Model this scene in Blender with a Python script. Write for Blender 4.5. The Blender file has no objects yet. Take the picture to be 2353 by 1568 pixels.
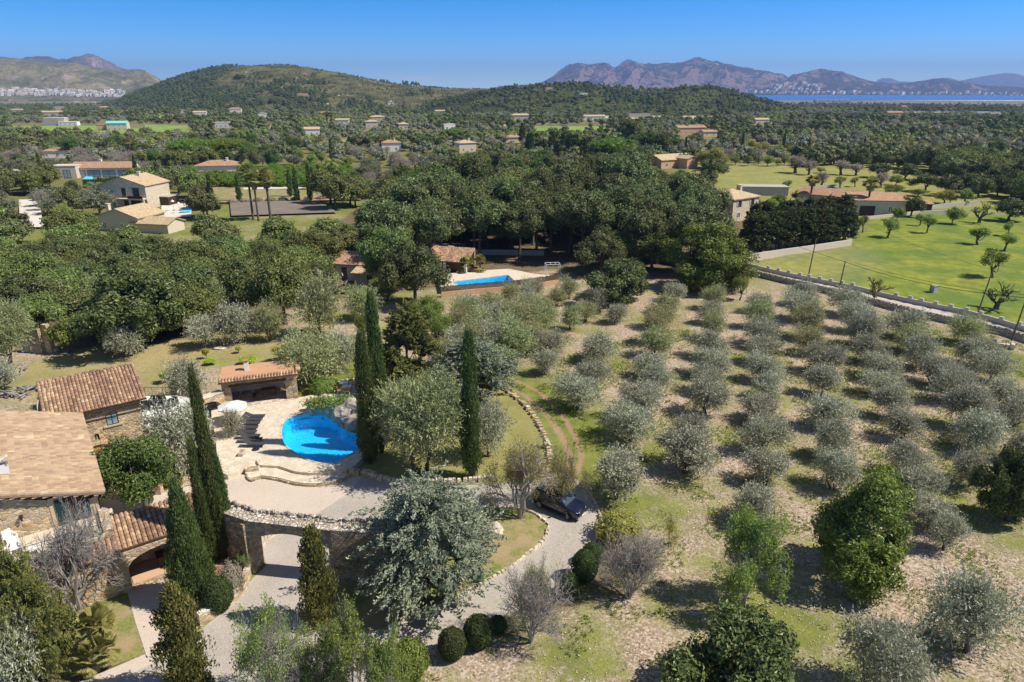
import bpy, math, random
import numpy as np
from mathutils import Vector, Matrix
from mathutils.geometry import delaunay_2d_cdt
def tessellate_polygon(loops):
    pts = [Vector((p[0], p[1])) for l in loops for p in l]; ed = []; o = 0
    for l in loops: n = len(l); ed += [(o + i, o + (i + 1) % n) for i in range(n)]; o += n
    v, e, f, ov, oe, of = delaunay_2d_cdt(pts, ed, [], 0, 1e-7, True); out = []
    for t in f:
        c = sum((v[i] for i in t), Vector((0, 0))) / 3
        if inpoly([c.x], [c.y], loops[0])[0] and not any(inpoly([c.x], [c.y], h)[0] for h in loops[1:]):
            if all(ov[i] for i in t): out.append(tuple(ov[i][0] for i in t))
    return out
R = math.radians
scene = bpy.context.scene
col = scene.collection
# ------------------------------------------------------------------ camera, sky, sun, exposure
H = 32.0; PITCH = R(20.2); F = 1569.5; CX = 1176.5; CY = 784.0     # measured on a 2353 x 1568 view of the photograph
cam = bpy.data.cameras.new('camera'); camo = bpy.data.objects.new('camera', cam); col.objects.link(camo)
camo.location = (0, 0, H); camo.rotation_euler = (R(90) - PITCH, 0, 0)
cam.sensor_width = 36; cam.lens = 24.01; cam.clip_start = .5; cam.clip_end = 60000
scene.camera = camo
SUN_EL = R(50); SUN_H = Vector((1.0, -0.11, 0)).normalized()
W = bpy.data.worlds.new('World'); scene.world = W; W.use_nodes = True
nt = W.node_tree; bg = nt.nodes['Background']
sky = nt.nodes.new('ShaderNodeTexSky'); sky.sky_type = 'NISHITA'; sky.sun_disc = False
sky.sun_elevation = SUN_EL; sky.sun_rotation = R(90) - math.atan2(SUN_H.y, SUN_H.x)
sky.air_density = 1.0; sky.dust_density = 0.0; sky.ozone_density = 6.0; sky.altitude = 200
tc = nt.nodes.new('ShaderNodeTexCoord')
vm = nt.nodes.new('ShaderNodeVectorMath'); vm.operation = 'MULTIPLY_ADD'
vm.inputs[1].default_value = (1, 1, 2.0); vm.inputs[2].default_value = (0, 0, .025)
nt.links.new(tc.outputs['Generated'], vm.inputs[0]); nt.links.new(vm.outputs[0], sky.inputs[0])
hs = nt.nodes.new('ShaderNodeHueSaturation'); hs.inputs['Saturation'].default_value = 1.40; hs.inputs['Value'].default_value = 1.25
nt.links.new(sky.outputs[0], hs.inputs['Color'])
# deeper and brighter low down, plainer overhead, as the polarised sky of the photograph
sepz = nt.nodes.new('ShaderNodeSeparateXYZ'); nt.links.new(tc.outputs['Generated'], sepz.inputs[0])
for nm_, lo, hi in (('Saturation', 1.42, .8), ('Value', 1.66, .72)):
    mr = nt.nodes.new('ShaderNodeMapRange'); nt.links.new(sepz.outputs[2], mr.inputs[0]); mr.inputs[1].default_value = .14; mr.inputs[2].default_value = .45; mr.inputs[3].default_value = lo; mr.inputs[4].default_value = hi; nt.links.new(mr.outputs[0], hs.inputs[nm_])
# one thin streak of cloud low over the hills
sep = nt.nodes.new('ShaderNodeSeparateXYZ'); nt.links.new(tc.outputs['Generated'], sep.inputs[0])
def wmath(op, a, b=None, c=None):
    n = nt.nodes.new('ShaderNodeMath'); n.operation = op
    for i, q in enumerate((a, b, c)):
        if q is None: continue
        if isinstance(q, (int, float)): n.inputs[i].default_value = q
        else: nt.links.new(q, n.inputs[i])
    return n.outputs[0]
az = wmath('ARCTAN2', sep.outputs[0], sep.outputs[1])
wn = nt.nodes.new('ShaderNodeTexNoise'); wn.inputs['Scale'].default_value = 60
mp = nt.nodes.new('ShaderNodeMapping'); mp.inputs['Scale'].default_value = (1, 1, 5)
nt.links.new(tc.outputs['Generated'], mp.inputs[0]); nt.links.new(mp.outputs[0], wn.inputs[0])
a1 = wmath('POWER', wmath('DIVIDE', wmath('ADD', az, .134), .034), 2)
a2 = wmath('POWER', wmath('DIVIDE', wmath('SUBTRACT', sep.outputs[2], .0148), .0027), 2)
cm = wmath('SUBTRACT', wmath('ADD', 1.0, wmath('MULTIPLY', wmath('SUBTRACT', wn.outputs[0], .5), 3.0)), wmath('ADD', a1, a2))
cmx = nt.nodes.new('ShaderNodeMix'); cmx.data_type = 'RGBA'
cl = nt.nodes.new('ShaderNodeClamp'); nt.links.new(wmath('MULTIPLY', cm, 1.1), cl.inputs[0]); cl.inputs[2].default_value = .6
nt.links.new(cl.outputs[0], cmx.inputs[0]); nt.links.new(hs.outputs[0], cmx.inputs[6]); cmx.inputs[7].default_value = (9, 9.3, 10, 1)
nt.links.new(cmx.outputs[2], bg.inputs['Color'])
bg.inputs['Strength'].default_value = 0.10
sl = bpy.data.lights.new('sun', 'SUN'); sl.energy = 5.0; sl.angle = R(.53); sl.color = (1, .92, .80)
so = bpy.data.objects.new('sun', sl); col.objects.link(so)
sd = Vector((SUN_H.x * math.cos(SUN_EL), SUN_H.y * math.cos(SUN_EL), math.sin(SUN_EL)))
so.rotation_euler = sd.to_track_quat('Z', 'Y').to_euler(); so.location = (60, 0, 120)
scene.view_settings.view_transform = 'Standard'; scene.view_settings.look = 'None'
scene.view_settings.exposure = 0.36; scene.view_settings.gamma = 1
scene.render.engine = 'CYCLES'
scene.cycles.max_bounces = 6; scene.cycles.diffuse_bounces = 3; scene.cycles.glossy_bounces = 2
scene.cycles.transmission_bounces = 2; scene.cycles.transparent_max_bounces = 8; scene.cycles.volume_bounces = 0
scene.cycles.use_adaptive_sampling = True

# ------------------------------------------------------------------ where things stand
cp, sp = math.cos(PITCH), math.sin(PITCH)
def ray(px, py):
    x = (px - CX) / F; y = -(py - CY) / F
    return (x, cp + y * sp, -sp + y * cp)
def sstep(t):
    t = np.clip(t, 0, 1); return t * t * (3 - 2 * t)
def gz(x, y):
    d = np.hypot(x, y); return -20.0 * sstep((d - 380) / 3300.0)
def G(px, py, z=None):
    """ground point seen at a spot of the photograph (z given: at that level)"""
    d = ray(px, py); zz = 0.0 if z is None else z
    for _ in range(1 if z is not None else 12):
        t = (zz - H) / d[2]; X, Y = d[0] * t, d[1] * t
        if z is None: zz = float(gz(X, Y))
    return Vector((X, Y, zz))
def SC(X, Y, Z):
    dz = Z - H; dep = Y * cp - dz * sp; up = Y * sp + dz * cp
    return CX + X / dep * F, CY - up / dep * F
def depth(p): return p[1] * cp - (p[2] - H) * sp
def height_at(p, pyt):
    k = (CY - pyt) / F
    return (k * p[1] * cp - p[1] * sp) / (cp + k * sp) + H - p[2]
def inpoly(x, y, poly):
    """numpy point in polygon"""
    x = np.asarray(x, float); y = np.asarray(y, float); r = np.zeros(x.shape, bool); n = len(poly)
    for i in range(n):
        x1, y1 = poly[i][0], poly[i][1]; x2, y2 = poly[(i + 1) % n][0], poly[(i + 1) % n][1]
        if y1 == y2: continue
        c = ((y1 > y) != (y2 > y)) & (x < (x2 - x1) * (y - y1) / (y2 - y1) + x1); r ^= c
    return r
def segdist(x, y, pts, closed=True):
    x = np.asarray(x, float); y = np.asarray(y, float); d = np.full(x.shape, 1e9); n = len(pts)
    for i in range(n if closed else n - 1):
        ax, ay = pts[i][0], pts[i][1]; bx, by = pts[(i + 1) % n][0], pts[(i + 1) % n][1]
        dx, dy = bx - ax, by - ay; L2 = dx * dx + dy * dy + 1e-9
        t = np.clip(((x - ax) * dx + (y - ay) * dy) / L2, 0, 1)
        d = np.minimum(d, np.hypot(x - ax - t * dx, y - ay - t * dy))
    return d
def smooth_path(pts, n=6, closed=False):
    P = [Vector(p) for p in pts]; out = []; m = len(P)
    for i in range(m if closed else m - 1):
        g = (lambda k: P[k % m]) if closed else (lambda k: P[min(max(k, 0), m - 1)])
        p0, p1, p2, p3 = g(i - 1), g(i), g(i + 1), g(i + 2)
        for k in range(n):
            t = k / n
            out.append(.5 * ((2 * p1) + (p2 - p0) * t + (2 * p0 - 5 * p1 + 4 * p2 - p3) * t * t + (3 * p1 - p0 - 3 * p2 + p3) * t ** 3))
    if not closed: out.append(P[-1])
    return out

# ------------------------------------------------------------------ mesh building
class MB:
    def __init__(s): s.V = []; s.L = []; s.S = []; s.M = []; s.A = []; s.n = 0; s.T = None; s.m = 0; s.a = .5
    def verts(s, pts):
        P = np.asarray(pts, float).reshape(-1, 3)
        if s.T is not None:
            t = np.array(s.T); P = P @ t[:3, :3].T + t[:3, 3]
        b = s.n; s.V.append(P); s.n += len(P); return b
    def face(s, idx, a=None):
        s.L.extend(idx); s.S.append(len(idx)); s.M.append(s.m); s.A.append(s.a if a is None else a)
    def quads(s, P, a):
        """P (N,4,3)"""
        b = s.verts(P.reshape(-1, 3)); N = len(P)
        s.L.extend(range(b, b + 4 * N)); s.S.extend([4] * N); s.M.extend([s.m] * N); s.A.extend(list(a))
    def box(s, c, d, rz=0, taper=1.0):
        x, y, z = d[0] / 2, d[1] / 2, d[2] / 2; k = taper; cs, sn = math.cos(rz), math.sin(rz); p = []
        for (i, j, l) in ((-1, -1, -1), (1, -1, -1), (1, 1, -1), (-1, 1, -1), (-1, -1, 1), (1, -1, 1), (1, 1, 1), (-1, 1, 1)):
            q = k if l > 0 else 1; X, Y = i * x * q, j * y * q
            p.append((c[0] + X * cs - Y * sn, c[1] + X * sn + Y * cs, c[2] + l * z))
        b = s.verts(p)
        for f in ((3, 2, 1, 0), (4, 5, 6, 7), (0, 1, 5, 4), (1, 2, 6, 5), (2, 3, 7, 6), (3, 0, 4, 7)): s.face([b + i for i in f])
    def bx(s, x0, x1, y0, y1, z0, z1): s.box(((x0 + x1) / 2, (y0 + y1) / 2, (z0 + z1) / 2), (abs(x1 - x0), abs(y1 - y0), abs(z1 - z0)))
    def tube(s, pts, rad, n=6, cap=True):
        pts = [Vector(p) for p in pts]
        if not hasattr(rad, '__len__'): rad = [rad] * len(pts)
        rings = []; ref = Vector((0, 0, 1))
        for i, p in enumerate(pts):
            d = (pts[min(i + 1, len(pts) - 1)] - pts[max(i - 1, 0)]).normalized()
            r = ref if abs(d.dot(ref)) < .9 else Vector((1, 0, 0))
            a = d.cross(r).normalized(); b = d.cross(a)
            if i and n > 2:
                if a.dot(la) < 0: a, b = -a, -b
            la = a
            rings.append(s.verts([p + (a * math.cos(2 * math.pi * k / n) + b * math.sin(2 * math.pi * k / n)) * rad[i] for k in range(n)]))
        for i in range(len(pts) - 1):
            for k in range(n):
                q = (k + 1) % n; s.face([rings[i] + k, rings[i] + q, rings[i + 1] + q, rings[i + 1] + k])
        if cap:
            s.face([rings[0] + k for k in range(n)][::-1]); s.face([rings[-1] + k for k in range(n)])
    def prism(s, poly, z0, z1, bottom=True, top=True, holes=()):
        """vertical prism over a 2d polygon"""
        loops = [list(poly)] + [list(h) for h in holes]
        allp = [p for l in loops for p in l]; k = len(allp)
        b0 = s.verts([(p[0], p[1], z0) for p in allp]); b1 = s.verts([(p[0], p[1], z1) for p in allp])
        tri = tessellate_polygon([[Vector((p[0], p[1], 0)) for p in l] for l in loops])
        for t in tri:
            A, B, C = (allp[i] for i in t)
            ccw = (B[0] - A[0]) * (C[1] - A[1]) - (B[1] - A[1]) * (C[0] - A[0]) > 0
            t = list(t) if ccw else list(t)[::-1]
            if top: s.face([b1 + i for i in t])
            if bottom: s.face([b0 + i for i in t[::-1]])
        o = 0
        for li, l in enumerate(loops):
            n = len(l); ar = sum(l[i][0] * l[(i + 1) % n][1] - l[(i + 1) % n][0] * l[i][1] for i in range(n))
            for i in range(n):
                j = (i + 1) % n; q = [b0 + o + i, b0 + o + j, b1 + o + j, b1 + o + i]
                if (ar > 0) == (li > 0): q = q[::-1]
                s.face(q)
            o += n
    def wall(s, o, d, t, outer, holes=()):
        """upright slab: outline in (along, z); o start point, d unit direction, t thickness (to the left of d)"""
        old = s.T; d = Vector((d[0], d[1], 0)).normalized(); nrm = Vector((-d.y, d.x, 0))
        M = Matrix(((d.x, 0, nrm.x, o[0]), (d.y, 0, nrm.y, o[1]), (0, 1, 0, o[2] if len(o) > 2 else 0), (0, 0, 0, 1)))
        s.T = (old @ M) if old is not None else M
        s.prism(outer, 0, t, holes=holes); s.T = old
    def build(s, name, mats, parent=None, smooth=False, loc=None):
        me = bpy.data.meshes.new(name)
        V = np.concatenate(s.V) if s.V else np.zeros((0, 3)); S = np.array(s.S, dtype=np.int32)
        me.vertices.add(len(V)); me.vertices.foreach_set('co', V.astype(np.float32).ravel())
        me.loops.add(len(s.L)); me.loops.foreach_set('vertex_index', np.array(s.L, dtype=np.int32))
        me.polygons.add(len(S)); st = np.zeros(len(S), dtype=np.int32); st[1:] = np.cumsum(S)[:-1]
        me.polygons.foreach_set('loop_start', st)
        me.polygons.foreach_set('material_index', np.array(s.M, dtype=np.int32))
        me.polygons.foreach_set('use_smooth', np.full(len(S), bool(smooth)))
        at = me.attributes.new('lv', 'FLOAT', 'FACE'); at.data.foreach_set('value', np.array(s.A, dtype=np.float32))
        me.update(calc_edges=True)
        for m in (mats if isinstance(mats, (list, tuple)) else [mats]): me.materials.append(m)
        if name is None: return me
        o = bpy.data.objects.new(name, me); col.objects.link(o)
        if parent is not None: o.parent = parent
        if loc is not None: o.location = loc
        return o
    def mesh(s, name, mats, smooth=False):
        o = s.build(name, mats, None, smooth); me = o.data; bpy.data.objects.remove(o); return me

def tag(o, label=None, cat=None, group=None, kind=None):
    if label: o['label'] = label
    if cat: o['category'] = cat
    if group: o['group'] = group
    if kind: o['kind'] = kind
    return o
def thing(name, label, cat, loc=(0, 0, 0), rz=0, group=None):
    o = bpy.data.objects.new(name, None); col.objects.link(o); o.empty_display_size = .3
    o.location = loc; o.rotation_euler = (0, 0, rz); return tag(o, label, cat, group)
def dup(root, loc, rz, label, group=None, scale=None):
    r = root.copy(); col.objects.link(r); r.location = loc; r.rotation_euler = (0, 0, rz)
    if scale is not None: r.scale = scale
    r['label'] = label
    if group: r['group'] = group
    for ch in list(root.children):
        c = ch.copy(); col.objects.link(c); c.parent = r
        for g in list(ch.children):
            d = g.copy(); col.objects.link(d); d.parent = c
    return r

# ------------------------------------------------------------------ materials
def new_mat(name):
    m = bpy.data.materials.new(name); m.use_nodes = True
    return m, m.node_tree, m.node_tree.nodes['Principled BSDF']
class NT:
    def __init__(s, t): s.t = t
    def n(s, typ, **k):
        q = s.t.nodes.new(typ)
        for a, b in k.items(): setattr(q, a, b)
        return q
    def l(s, a, b): s.t.links.new(a, b)
    def put(s, sock, v):
        if isinstance(v, (int, float)): sock.default_value = v
        elif isinstance(v, (tuple, list)): sock.default_value = tuple(v) + ((1,) if len(v) == 3 and sock.type == 'RGBA' else ())
        else: s.l(v, sock)
    def math(s, op, a, b=0.0, c=0.0, clamp=False):
        q = s.n('ShaderNodeMath', operation=op, use_clamp=clamp)
        s.put(q.inputs[0], a); s.put(q.inputs[1], b)
        if op in ('MULTIPLY_ADD', 'SMOOTH_MIN'): s.put(q.inputs[2], c)
        return q.outputs[0]
    def mix(s, f, a, b, mode='MIX'):
        q = s.n('ShaderNodeMix', data_type='RGBA', blend_type=mode)
        s.put(q.inputs[0], f); s.put(q.inputs[6], a); s.put(q.inputs[7], b); return q.outputs[2]
    def coord(s, which='Object', scale=(1, 1, 1), rot=(0, 0, 0)):
        c = s.n('ShaderNodeTexCoord'); m = s.n('ShaderNodeMapping'); s.l(c.outputs[which], m.inputs[0])
        m.inputs['Scale'].default_value = scale; m.inputs['Rotation'].default_value = rot; return m.outputs[0]
    def pos(s, scale=(1, 1, 1)):
        g = s.n('ShaderNodeNewGeometry'); m = s.n('ShaderNodeMapping'); s.l(g.outputs['Position'], m.inputs[0])
        m.inputs['Scale'].default_value = scale; return m.outputs[0]
    def noise(s, v, scale, detail=3, rough=.55):
        q = s.n('ShaderNodeTexNoise'); s.l(v, q.inputs['Vector']); q.inputs['Scale'].default_value = scale
        q.inputs['Detail'].default_value = detail; q.inputs['Roughness'].default_value = rough; return q.outputs[0]
    def vor(s, v, scale, feature='F1', out='Distance', rnd=1.0):
        q = s.n('ShaderNodeTexVoronoi', feature=feature); s.l(v, q.inputs['Vector']); q.inputs['Scale'].default_value = scale
        q.inputs['Randomness'].default_value = rnd; return q.outputs[out]
    def step(s, v, a, b, clamp=True):
        q = s.n('ShaderNodeMapRange'); q.clamp = clamp; s.l(v, q.inputs[0]); q.inputs[1].default_value = a; q.inputs[2].default_value = b; return q.outputs[0]
    def ramp(s, v, stops):
        q = s.n('ShaderNodeValToRGB'); s.l(v, q.inputs[0]); e = q.color_ramp.elements
        while len(e) < len(stops): e.new(.5)
        for i, (p, c) in enumerate(stops): e[i].position = p; e[i].color = tuple(c) + (1,)
        return q.outputs[0]
    def attr(s, name, out='Fac'):
        q = s.n('ShaderNodeAttribute'); q.attribute_name = name; return q.outputs[out]
    def rnd(s): return s.n('ShaderNodeObjectInfo').outputs['Random']
    def bump(s, h, strength, dist, bsdf):
        q = s.n('ShaderNodeBump'); q.inputs['Strength'].default_value = strength; q.inputs['Distance'].default_value = dist
        s.l(h, q.inputs['Height']); s.l(q.outputs[0], bsdf.inputs['Normal'])
    def hsv(s, c, h=.5, sat=1, v=1):
        q = s.n('ShaderNodeHueSaturation'); s.put(q.inputs['Hue'], h); s.put(q.inputs['Saturation'], sat); s.put(q.inputs['Value'], v); s.put(q.inputs['Color'], c); return q.outputs[0]
def flat(name, c, rough=.7, metal=0, spec=.3, noise=.12, scale=3.0, bump=0, emit=None):
    m, t, b = new_mat(name); N = NT(t)
    v = N.coord('Object'); n = N.noise(v, scale, 4)
    f = N.math('MULTIPLY_ADD', n, noise * 2, 1 - noise)
    q = N.n('ShaderNodeMix', data_type='RGBA', blend_type='MULTIPLY'); q.inputs[0].default_value = 1
    q.inputs[6].default_value = (*c, 1); N.l(f, q.inputs[7]); N.l(q.outputs[2], b.inputs['Base Color'])
    b.inputs['Roughness'].default_value = rough; b.inputs['Metallic'].default_value = metal; b.inputs['Specular IOR Level'].default_value = spec
    if bump: N.bump(n, bump, .02, b)
    return m
LEAFK = 1.6
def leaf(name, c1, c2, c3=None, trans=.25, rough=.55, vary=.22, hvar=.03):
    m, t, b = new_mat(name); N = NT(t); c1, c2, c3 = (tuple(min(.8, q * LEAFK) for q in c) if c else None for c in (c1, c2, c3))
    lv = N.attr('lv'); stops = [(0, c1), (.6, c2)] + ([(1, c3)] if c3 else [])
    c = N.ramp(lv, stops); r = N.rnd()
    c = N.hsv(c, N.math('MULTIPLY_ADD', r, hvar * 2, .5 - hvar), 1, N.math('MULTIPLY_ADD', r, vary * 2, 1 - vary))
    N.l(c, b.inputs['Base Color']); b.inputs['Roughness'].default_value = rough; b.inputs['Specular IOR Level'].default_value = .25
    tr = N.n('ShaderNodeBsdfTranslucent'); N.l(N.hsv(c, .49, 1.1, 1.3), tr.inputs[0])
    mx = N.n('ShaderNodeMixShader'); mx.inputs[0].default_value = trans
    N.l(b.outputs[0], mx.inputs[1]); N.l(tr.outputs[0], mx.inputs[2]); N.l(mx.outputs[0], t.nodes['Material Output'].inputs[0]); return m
M = {}
M['bark'] = flat('bark', (.11, .085, .065), .9, noise=.45, scale=9, bump=.6)
M['bark_grey'] = flat('bark_grey', (.27, .25, .23), .9, noise=.3, scale=9, bump=.4)
M['bark_pale'] = flat('bark_pale', (.36, .32, .29), .9, noise=.25, scale=12)
M['olive'] = leaf('olive_leaf', (.15, .155, .10), (.25, .255, .185), (.41, .42, .345), .16, .42, .16, .025)
M['olive_green'] = leaf('olive_green_leaf', (.13, .145, .065), (.235, .25, .125), (.35, .36, .22), .25, .5, .14)
M['oak'] = leaf('oak_leaf', (.042, .056, .019), (.098, .118, .042), (.23, .245, .105), .10, .5, .3, .03)
M['oak_olive'] = leaf('oak_young_leaf', (.058, .078, .022), (.14, .168, .05), (.28, .305, .12), .2, .5, .25, .03)
M['pine'] = leaf('pine_needle', (.045, .065, .018), (.095, .13, .034), (.16, .2, .06), .2, .6, .25, .03)
M['umbrella'] = leaf('umbrella_pine_needle', (.06, .10, .015), (.13, .20, .03), (.2, .28, .05), .25, .6, .12)
M['green'] = leaf('fresh_leaf', (.09, .12, .03), (.175, .215, .06), (.29, .34, .12), .35, .5, .2, .015)
M['citrus'] = leaf('citrus_leaf', (.032, .052, .015), (.075, .11, .027), (.17, .21, .065), .15, .35, .15, .01)
M['carob'] = leaf('carob_leaf', (.04, .052, .018), (.09, .108, .035), (.18, .20, .08), .15, .4, .15, .012)
M['yellowgreen'] = leaf('yellow_green_leaf', (.16, .19, .02), (.30, .34, .04), (.42, .45, .08), .35, .5, .15)
M['bay'] = leaf('avocado_leaf', (.055, .075, .018), (.135, .165, .035), (.27, .31, .085), .22, .4, .1, .01)
M['cypress'] = leaf('cypress_leaf', (.028, .044, .014), (.075, .10, .03), (.18, .20, .07), .08, .6, .15)
M['juniper'] = leaf('juniper_leaf', (.045, .05, .015), (.11, .11, .03), (.19, .17, .05), .1, .6, .1)
M['blue'] = leaf('blue_cypress_leaf', (.10, .115, .075), (.18, .20, .14), (.29, .31, .23), .12, .55, .08)
M['dusky'] = leaf('dusky_twig', (.16, .14, .11), (.27, .24, .2), (.36, .33, .27), .3, .7, .15)
M['mimosa'] = leaf('mimosa_leaf', (.13, .14, .04), (.26, .26, .07), (.42, .38, .07), .3, .6, .1)
M['olive_far'] = leaf('far_olive_leaf', (.085, .095, .055), (.16, .17, .11), (.27, .28, .20), .2, .6, .16)
M['oak_far'] = leaf('far_oak_leaf', (.055, .065, .025), (.13, .145, .055), (.27, .27, .13), .15, .6, .3, .03)
M['pine_far'] = leaf('far_pine_needle', (.05, .07, .022), (.11, .14, .045), (.2, .235, .09), .15, .6, .22, .02)
M['box'] = leaf('box_leaf', (.02, .035, .010), (.045, .065, .02), (.085, .11, .035), .1, .5, .15)
M['boxlight'] = leaf('privet_leaf', (.08, .11, .025), (.15, .2, .05), (.25, .31, .10), .25, .5, .1)
M['palm'] = leaf('palm_leaf', (.12, .12, .03), (.23, .235, .075), (.36, .35, .14), .3, .5, .15)
M['palmdead'] = leaf('palm_dead_leaf', (.18, .13, .07), (.3, .23, .13), (.4, .32, .2), .2, .8, .1)
M['hedge'] = leaf('hedge_leaf', (.03, .04, .014), (.07, .08, .028), (.14, .15, .06), .1, .55, .2)
def stone(name, ca, cb, cm, scale=2.2, bump=.6, flatten=1.6):
    m, t, b = new_mat(name); N = NT(t); v = N.coord('Object', (1, 1, flatten))
    nz = N.noise(v, 2.0, 2)
    q = N.n('ShaderNodeVectorMath', operation='ADD'); N.l(v, q.inputs[0])
    sc = N.n('ShaderNodeVectorMath', operation='SCALE'); N.put(sc.inputs[0], (1, 1, 1)); N.l(N.math('MULTIPLY', nz, .35), sc.inputs[3]); N.l(sc.outputs[0], q.inputs[1])
    vv = q.outputs[0]
    cell = N.vor(vv, scale, 'F1', 'Color'); edge = N.vor(vv, scale, 'DISTANCE_TO_EDGE', 'Distance')
    s = N.n('ShaderNodeSeparateColor'); N.l(cell, s.inputs[0])
    c = N.mix(s.outputs[0], ca, cb); c = N.hsv(c, .5, N.math('MULTIPLY_ADD', s.outputs[2], .6, .7), N.math('MULTIPLY_ADD', s.outputs[1], .6, .7))
    fine = N.noise(v, 25, 4); c = N.mix(1.0, c, N.math('MULTIPLY_ADD', fine, .5, .75), 'MULTIPLY')
    e = N.step(edge, .0, .07); c = N.mix(e, cm, c); N.l(c, b.inputs['Base Color']); b.inputs['Roughness'].default_value = .92
    b.inputs['Specular IOR Level'].default_value = .15
    N.bump(N.math('ADD', N.step(edge, 0, .14), N.math('MULTIPLY', fine, .3)), bump, .06, b); return m
M['stone'] = stone('honey_rubble_stone', (.46, .33, .20), (.58, .48, .34), (.42, .37, .29), 2.8)
M['stone_dark'] = stone('weathered_rubble_stone', (.36, .27, .19), (.46, .38, .28), (.25, .21, .16), 2.4, .8)
M['stonefine'] = stone('fine_pale_stone', (.54, .46, .35), (.64, .56, .45), (.46, .4, .32), 5, .3)
M['drystone'] = stone('grey_dry_stone', (.48, .43, .36), (.60, .54, .46), (.16, .14, .11), 3.2, 1.0)
M['palestone'] = stone('pale_stone', (.55, .47, .36), (.64, .57, .46), (.42, .37, .3), 1.8, .4)
M['ashlar'] = flat('dressed_stone', (.55, .45, .31), .85, noise=.12, scale=4, bump=.1)
M['render_cream'] = flat('cream_render', (.60, .52, .42), .9, noise=.07, scale=1.5)
M['render_white'] = flat('white_render', (.76, .74, .70), .85, noise=.04, scale=1.5)
M['render_pink'] = flat('ochre_render', (.58, .38, .24), .9, noise=.08, scale=1.5)
M['render_grey'] = flat('grey_render', (.42, .39, .36), .9, noise=.08, scale=1.5)
M['white'] = flat('white_paint', (.8, .8, .79), .45, noise=.02)
M['wood_dark'] = flat('dark_wood', (.055, .03, .018), .5, noise=.3, scale=12)
M['wood'] = flat('teak', (.45, .28, .13), .6, noise=.15, scale=12)
M['green_paint'] = flat('blue_green_paint', (.018, .055, .06), .5, noise=.08)
M['iron'] = flat('black_iron', (.025, .025, .028), .5, noise=.1)
M['charcoal'] = flat('charcoal_fabric', (.05, .048, .055), .8, noise=.1)
M['rattan'] = flat('dark_rattan', (.035, .035, .04), .7, noise=.25, scale=40)
M['glass'] = flat('window_glass', (.03, .035, .045), .08, spec=.8, noise=.05)
M['glassblue'] = flat('bright_window_glass', (.25, .38, .45), .08, spec=.8, noise=.25, scale=.8)
M['concrete'] = flat('concrete', (.42, .40, .37), .9, noise=.15, scale=2, bump=.1)
M['terracotta'] = flat('terracotta', (.45, .2, .11), .8, noise=.15)
M['polewood'] = flat('pole_wood', (.13, .105, .08), .9, noise=.3, scale=6)
M['roofscreed'] = flat('red_roof_screed', (.52, .30, .18), .9, noise=.13, scale=1.3)
M['rubber'] = flat('tyre_rubber', (.02, .02, .02), .8, noise=.1)
M['alloy'] = flat('alloy', (.35, .36, .38), .3, metal=.9, noise=.02)
M['chrome'] = flat('chrome', (.6, .6, .62), .15, metal=1, noise=.02)
M['lens'] = flat('lamp_lens', (.45, .48, .5), .1, spec=.8, noise=.02)
M['tarp'] = flat('blue_tarpaulin', (.006, .022, .16), .35, noise=.08)
M['aqua'] = flat('aqua_sheet', (.2, .6, .58), .6, noise=.05)
M['straw'] = flat('straw_screen', (.14, .10, .07), .95, noise=.4, scale=14)
M['redrib'] = flat('railing_white', (.7, .68, .64), .5, noise=.05)
M['white_wall'] = M['render_white']
m, t, b = new_mat('car_paint'); N = NT(t); b.inputs['Base Color'].default_value = (.007, .012, .038, 1); b.inputs['Metallic'].default_value = .25
b.inputs['Roughness'].default_value = .22; b.inputs['Coat Weight'].default_value = .8; b.inputs['Coat Roughness'].default_value = .05
fl = N.noise(N.coord('Object'), 400, 1); N.l(N.mix(fl, (.005, .009, .03), (.012, .02, .06)), b.inputs['Base Color']); M['car'] = m
def tilemat(name, cs, stripes=False, scale=3.6, axis=0):
    m, t, b = new_mat(name); N = NT(t); v = N.coord('Object')
    lv = N.attr('lv'); n = N.noise(v, 1.2, 5); n2 = N.noise(v, 14, 4)
    if stripes:
        cell = N.vor(N.coord('Object', (scale, scale, 0)), 1.0, 'F1', 'Color'); s = N.n('ShaderNodeSeparateColor'); N.l(cell, s.inputs[0]); lv = s.outputs[0]
    c = N.ramp(lv, cs); c = N.mix(1, c, N.math('MULTIPLY_ADD', n, .7, .65), 'MULTIPLY'); c = N.mix(1, c, N.math('MULTIPLY_ADD', n2, .5, .75), 'MULTIPLY')
    c = N.mix(N.step(n2, .60, .72), c, (.42, .36, .16))      # lichen
    if stripes:
        g = N.n('ShaderNodeTexWave'); N.l(N.coord('Object', (1, 1, 1), (0, 0, axis)), g.inputs[0]); g.inputs['Scale'].default_value = 1.2; g.inputs['Distortion'].default_value = .3
        c = N.mix(N.math('MULTIPLY', g.outputs['Fac'], .35), c, (.12, .07, .05))
    N.l(c, b.inputs['Base Color']); b.inputs['Roughness'].default_value = .9; b.inputs['Specular IOR Level'].default_value = .12; return m
TC = [(0, (.20, .12, .085)), (.35, (.33, .205, .14)), (.7, (.42, .27, .175)), (1, (.55, .41, .26))]
M['tile'] = tilemat('barrel_tile', TC)
M['tile_pale'] = tilemat('pale_barrel_tile', [(0, (.29, .20, .14)), (.4, (.39, .275, .19)), (.8, (.44, .325, .22)), (1, (.52, .42, .27))])
M['tile_far'] = tilemat('far_tile_red', [(0, (.36, .2, .12)), (1, (.55, .36, .24))], True)
M['tile_far_pale'] = tilemat('far_tile_pale', [(0, (.48, .36, .22)), (1, (.66, .53, .34))], True)
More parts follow.
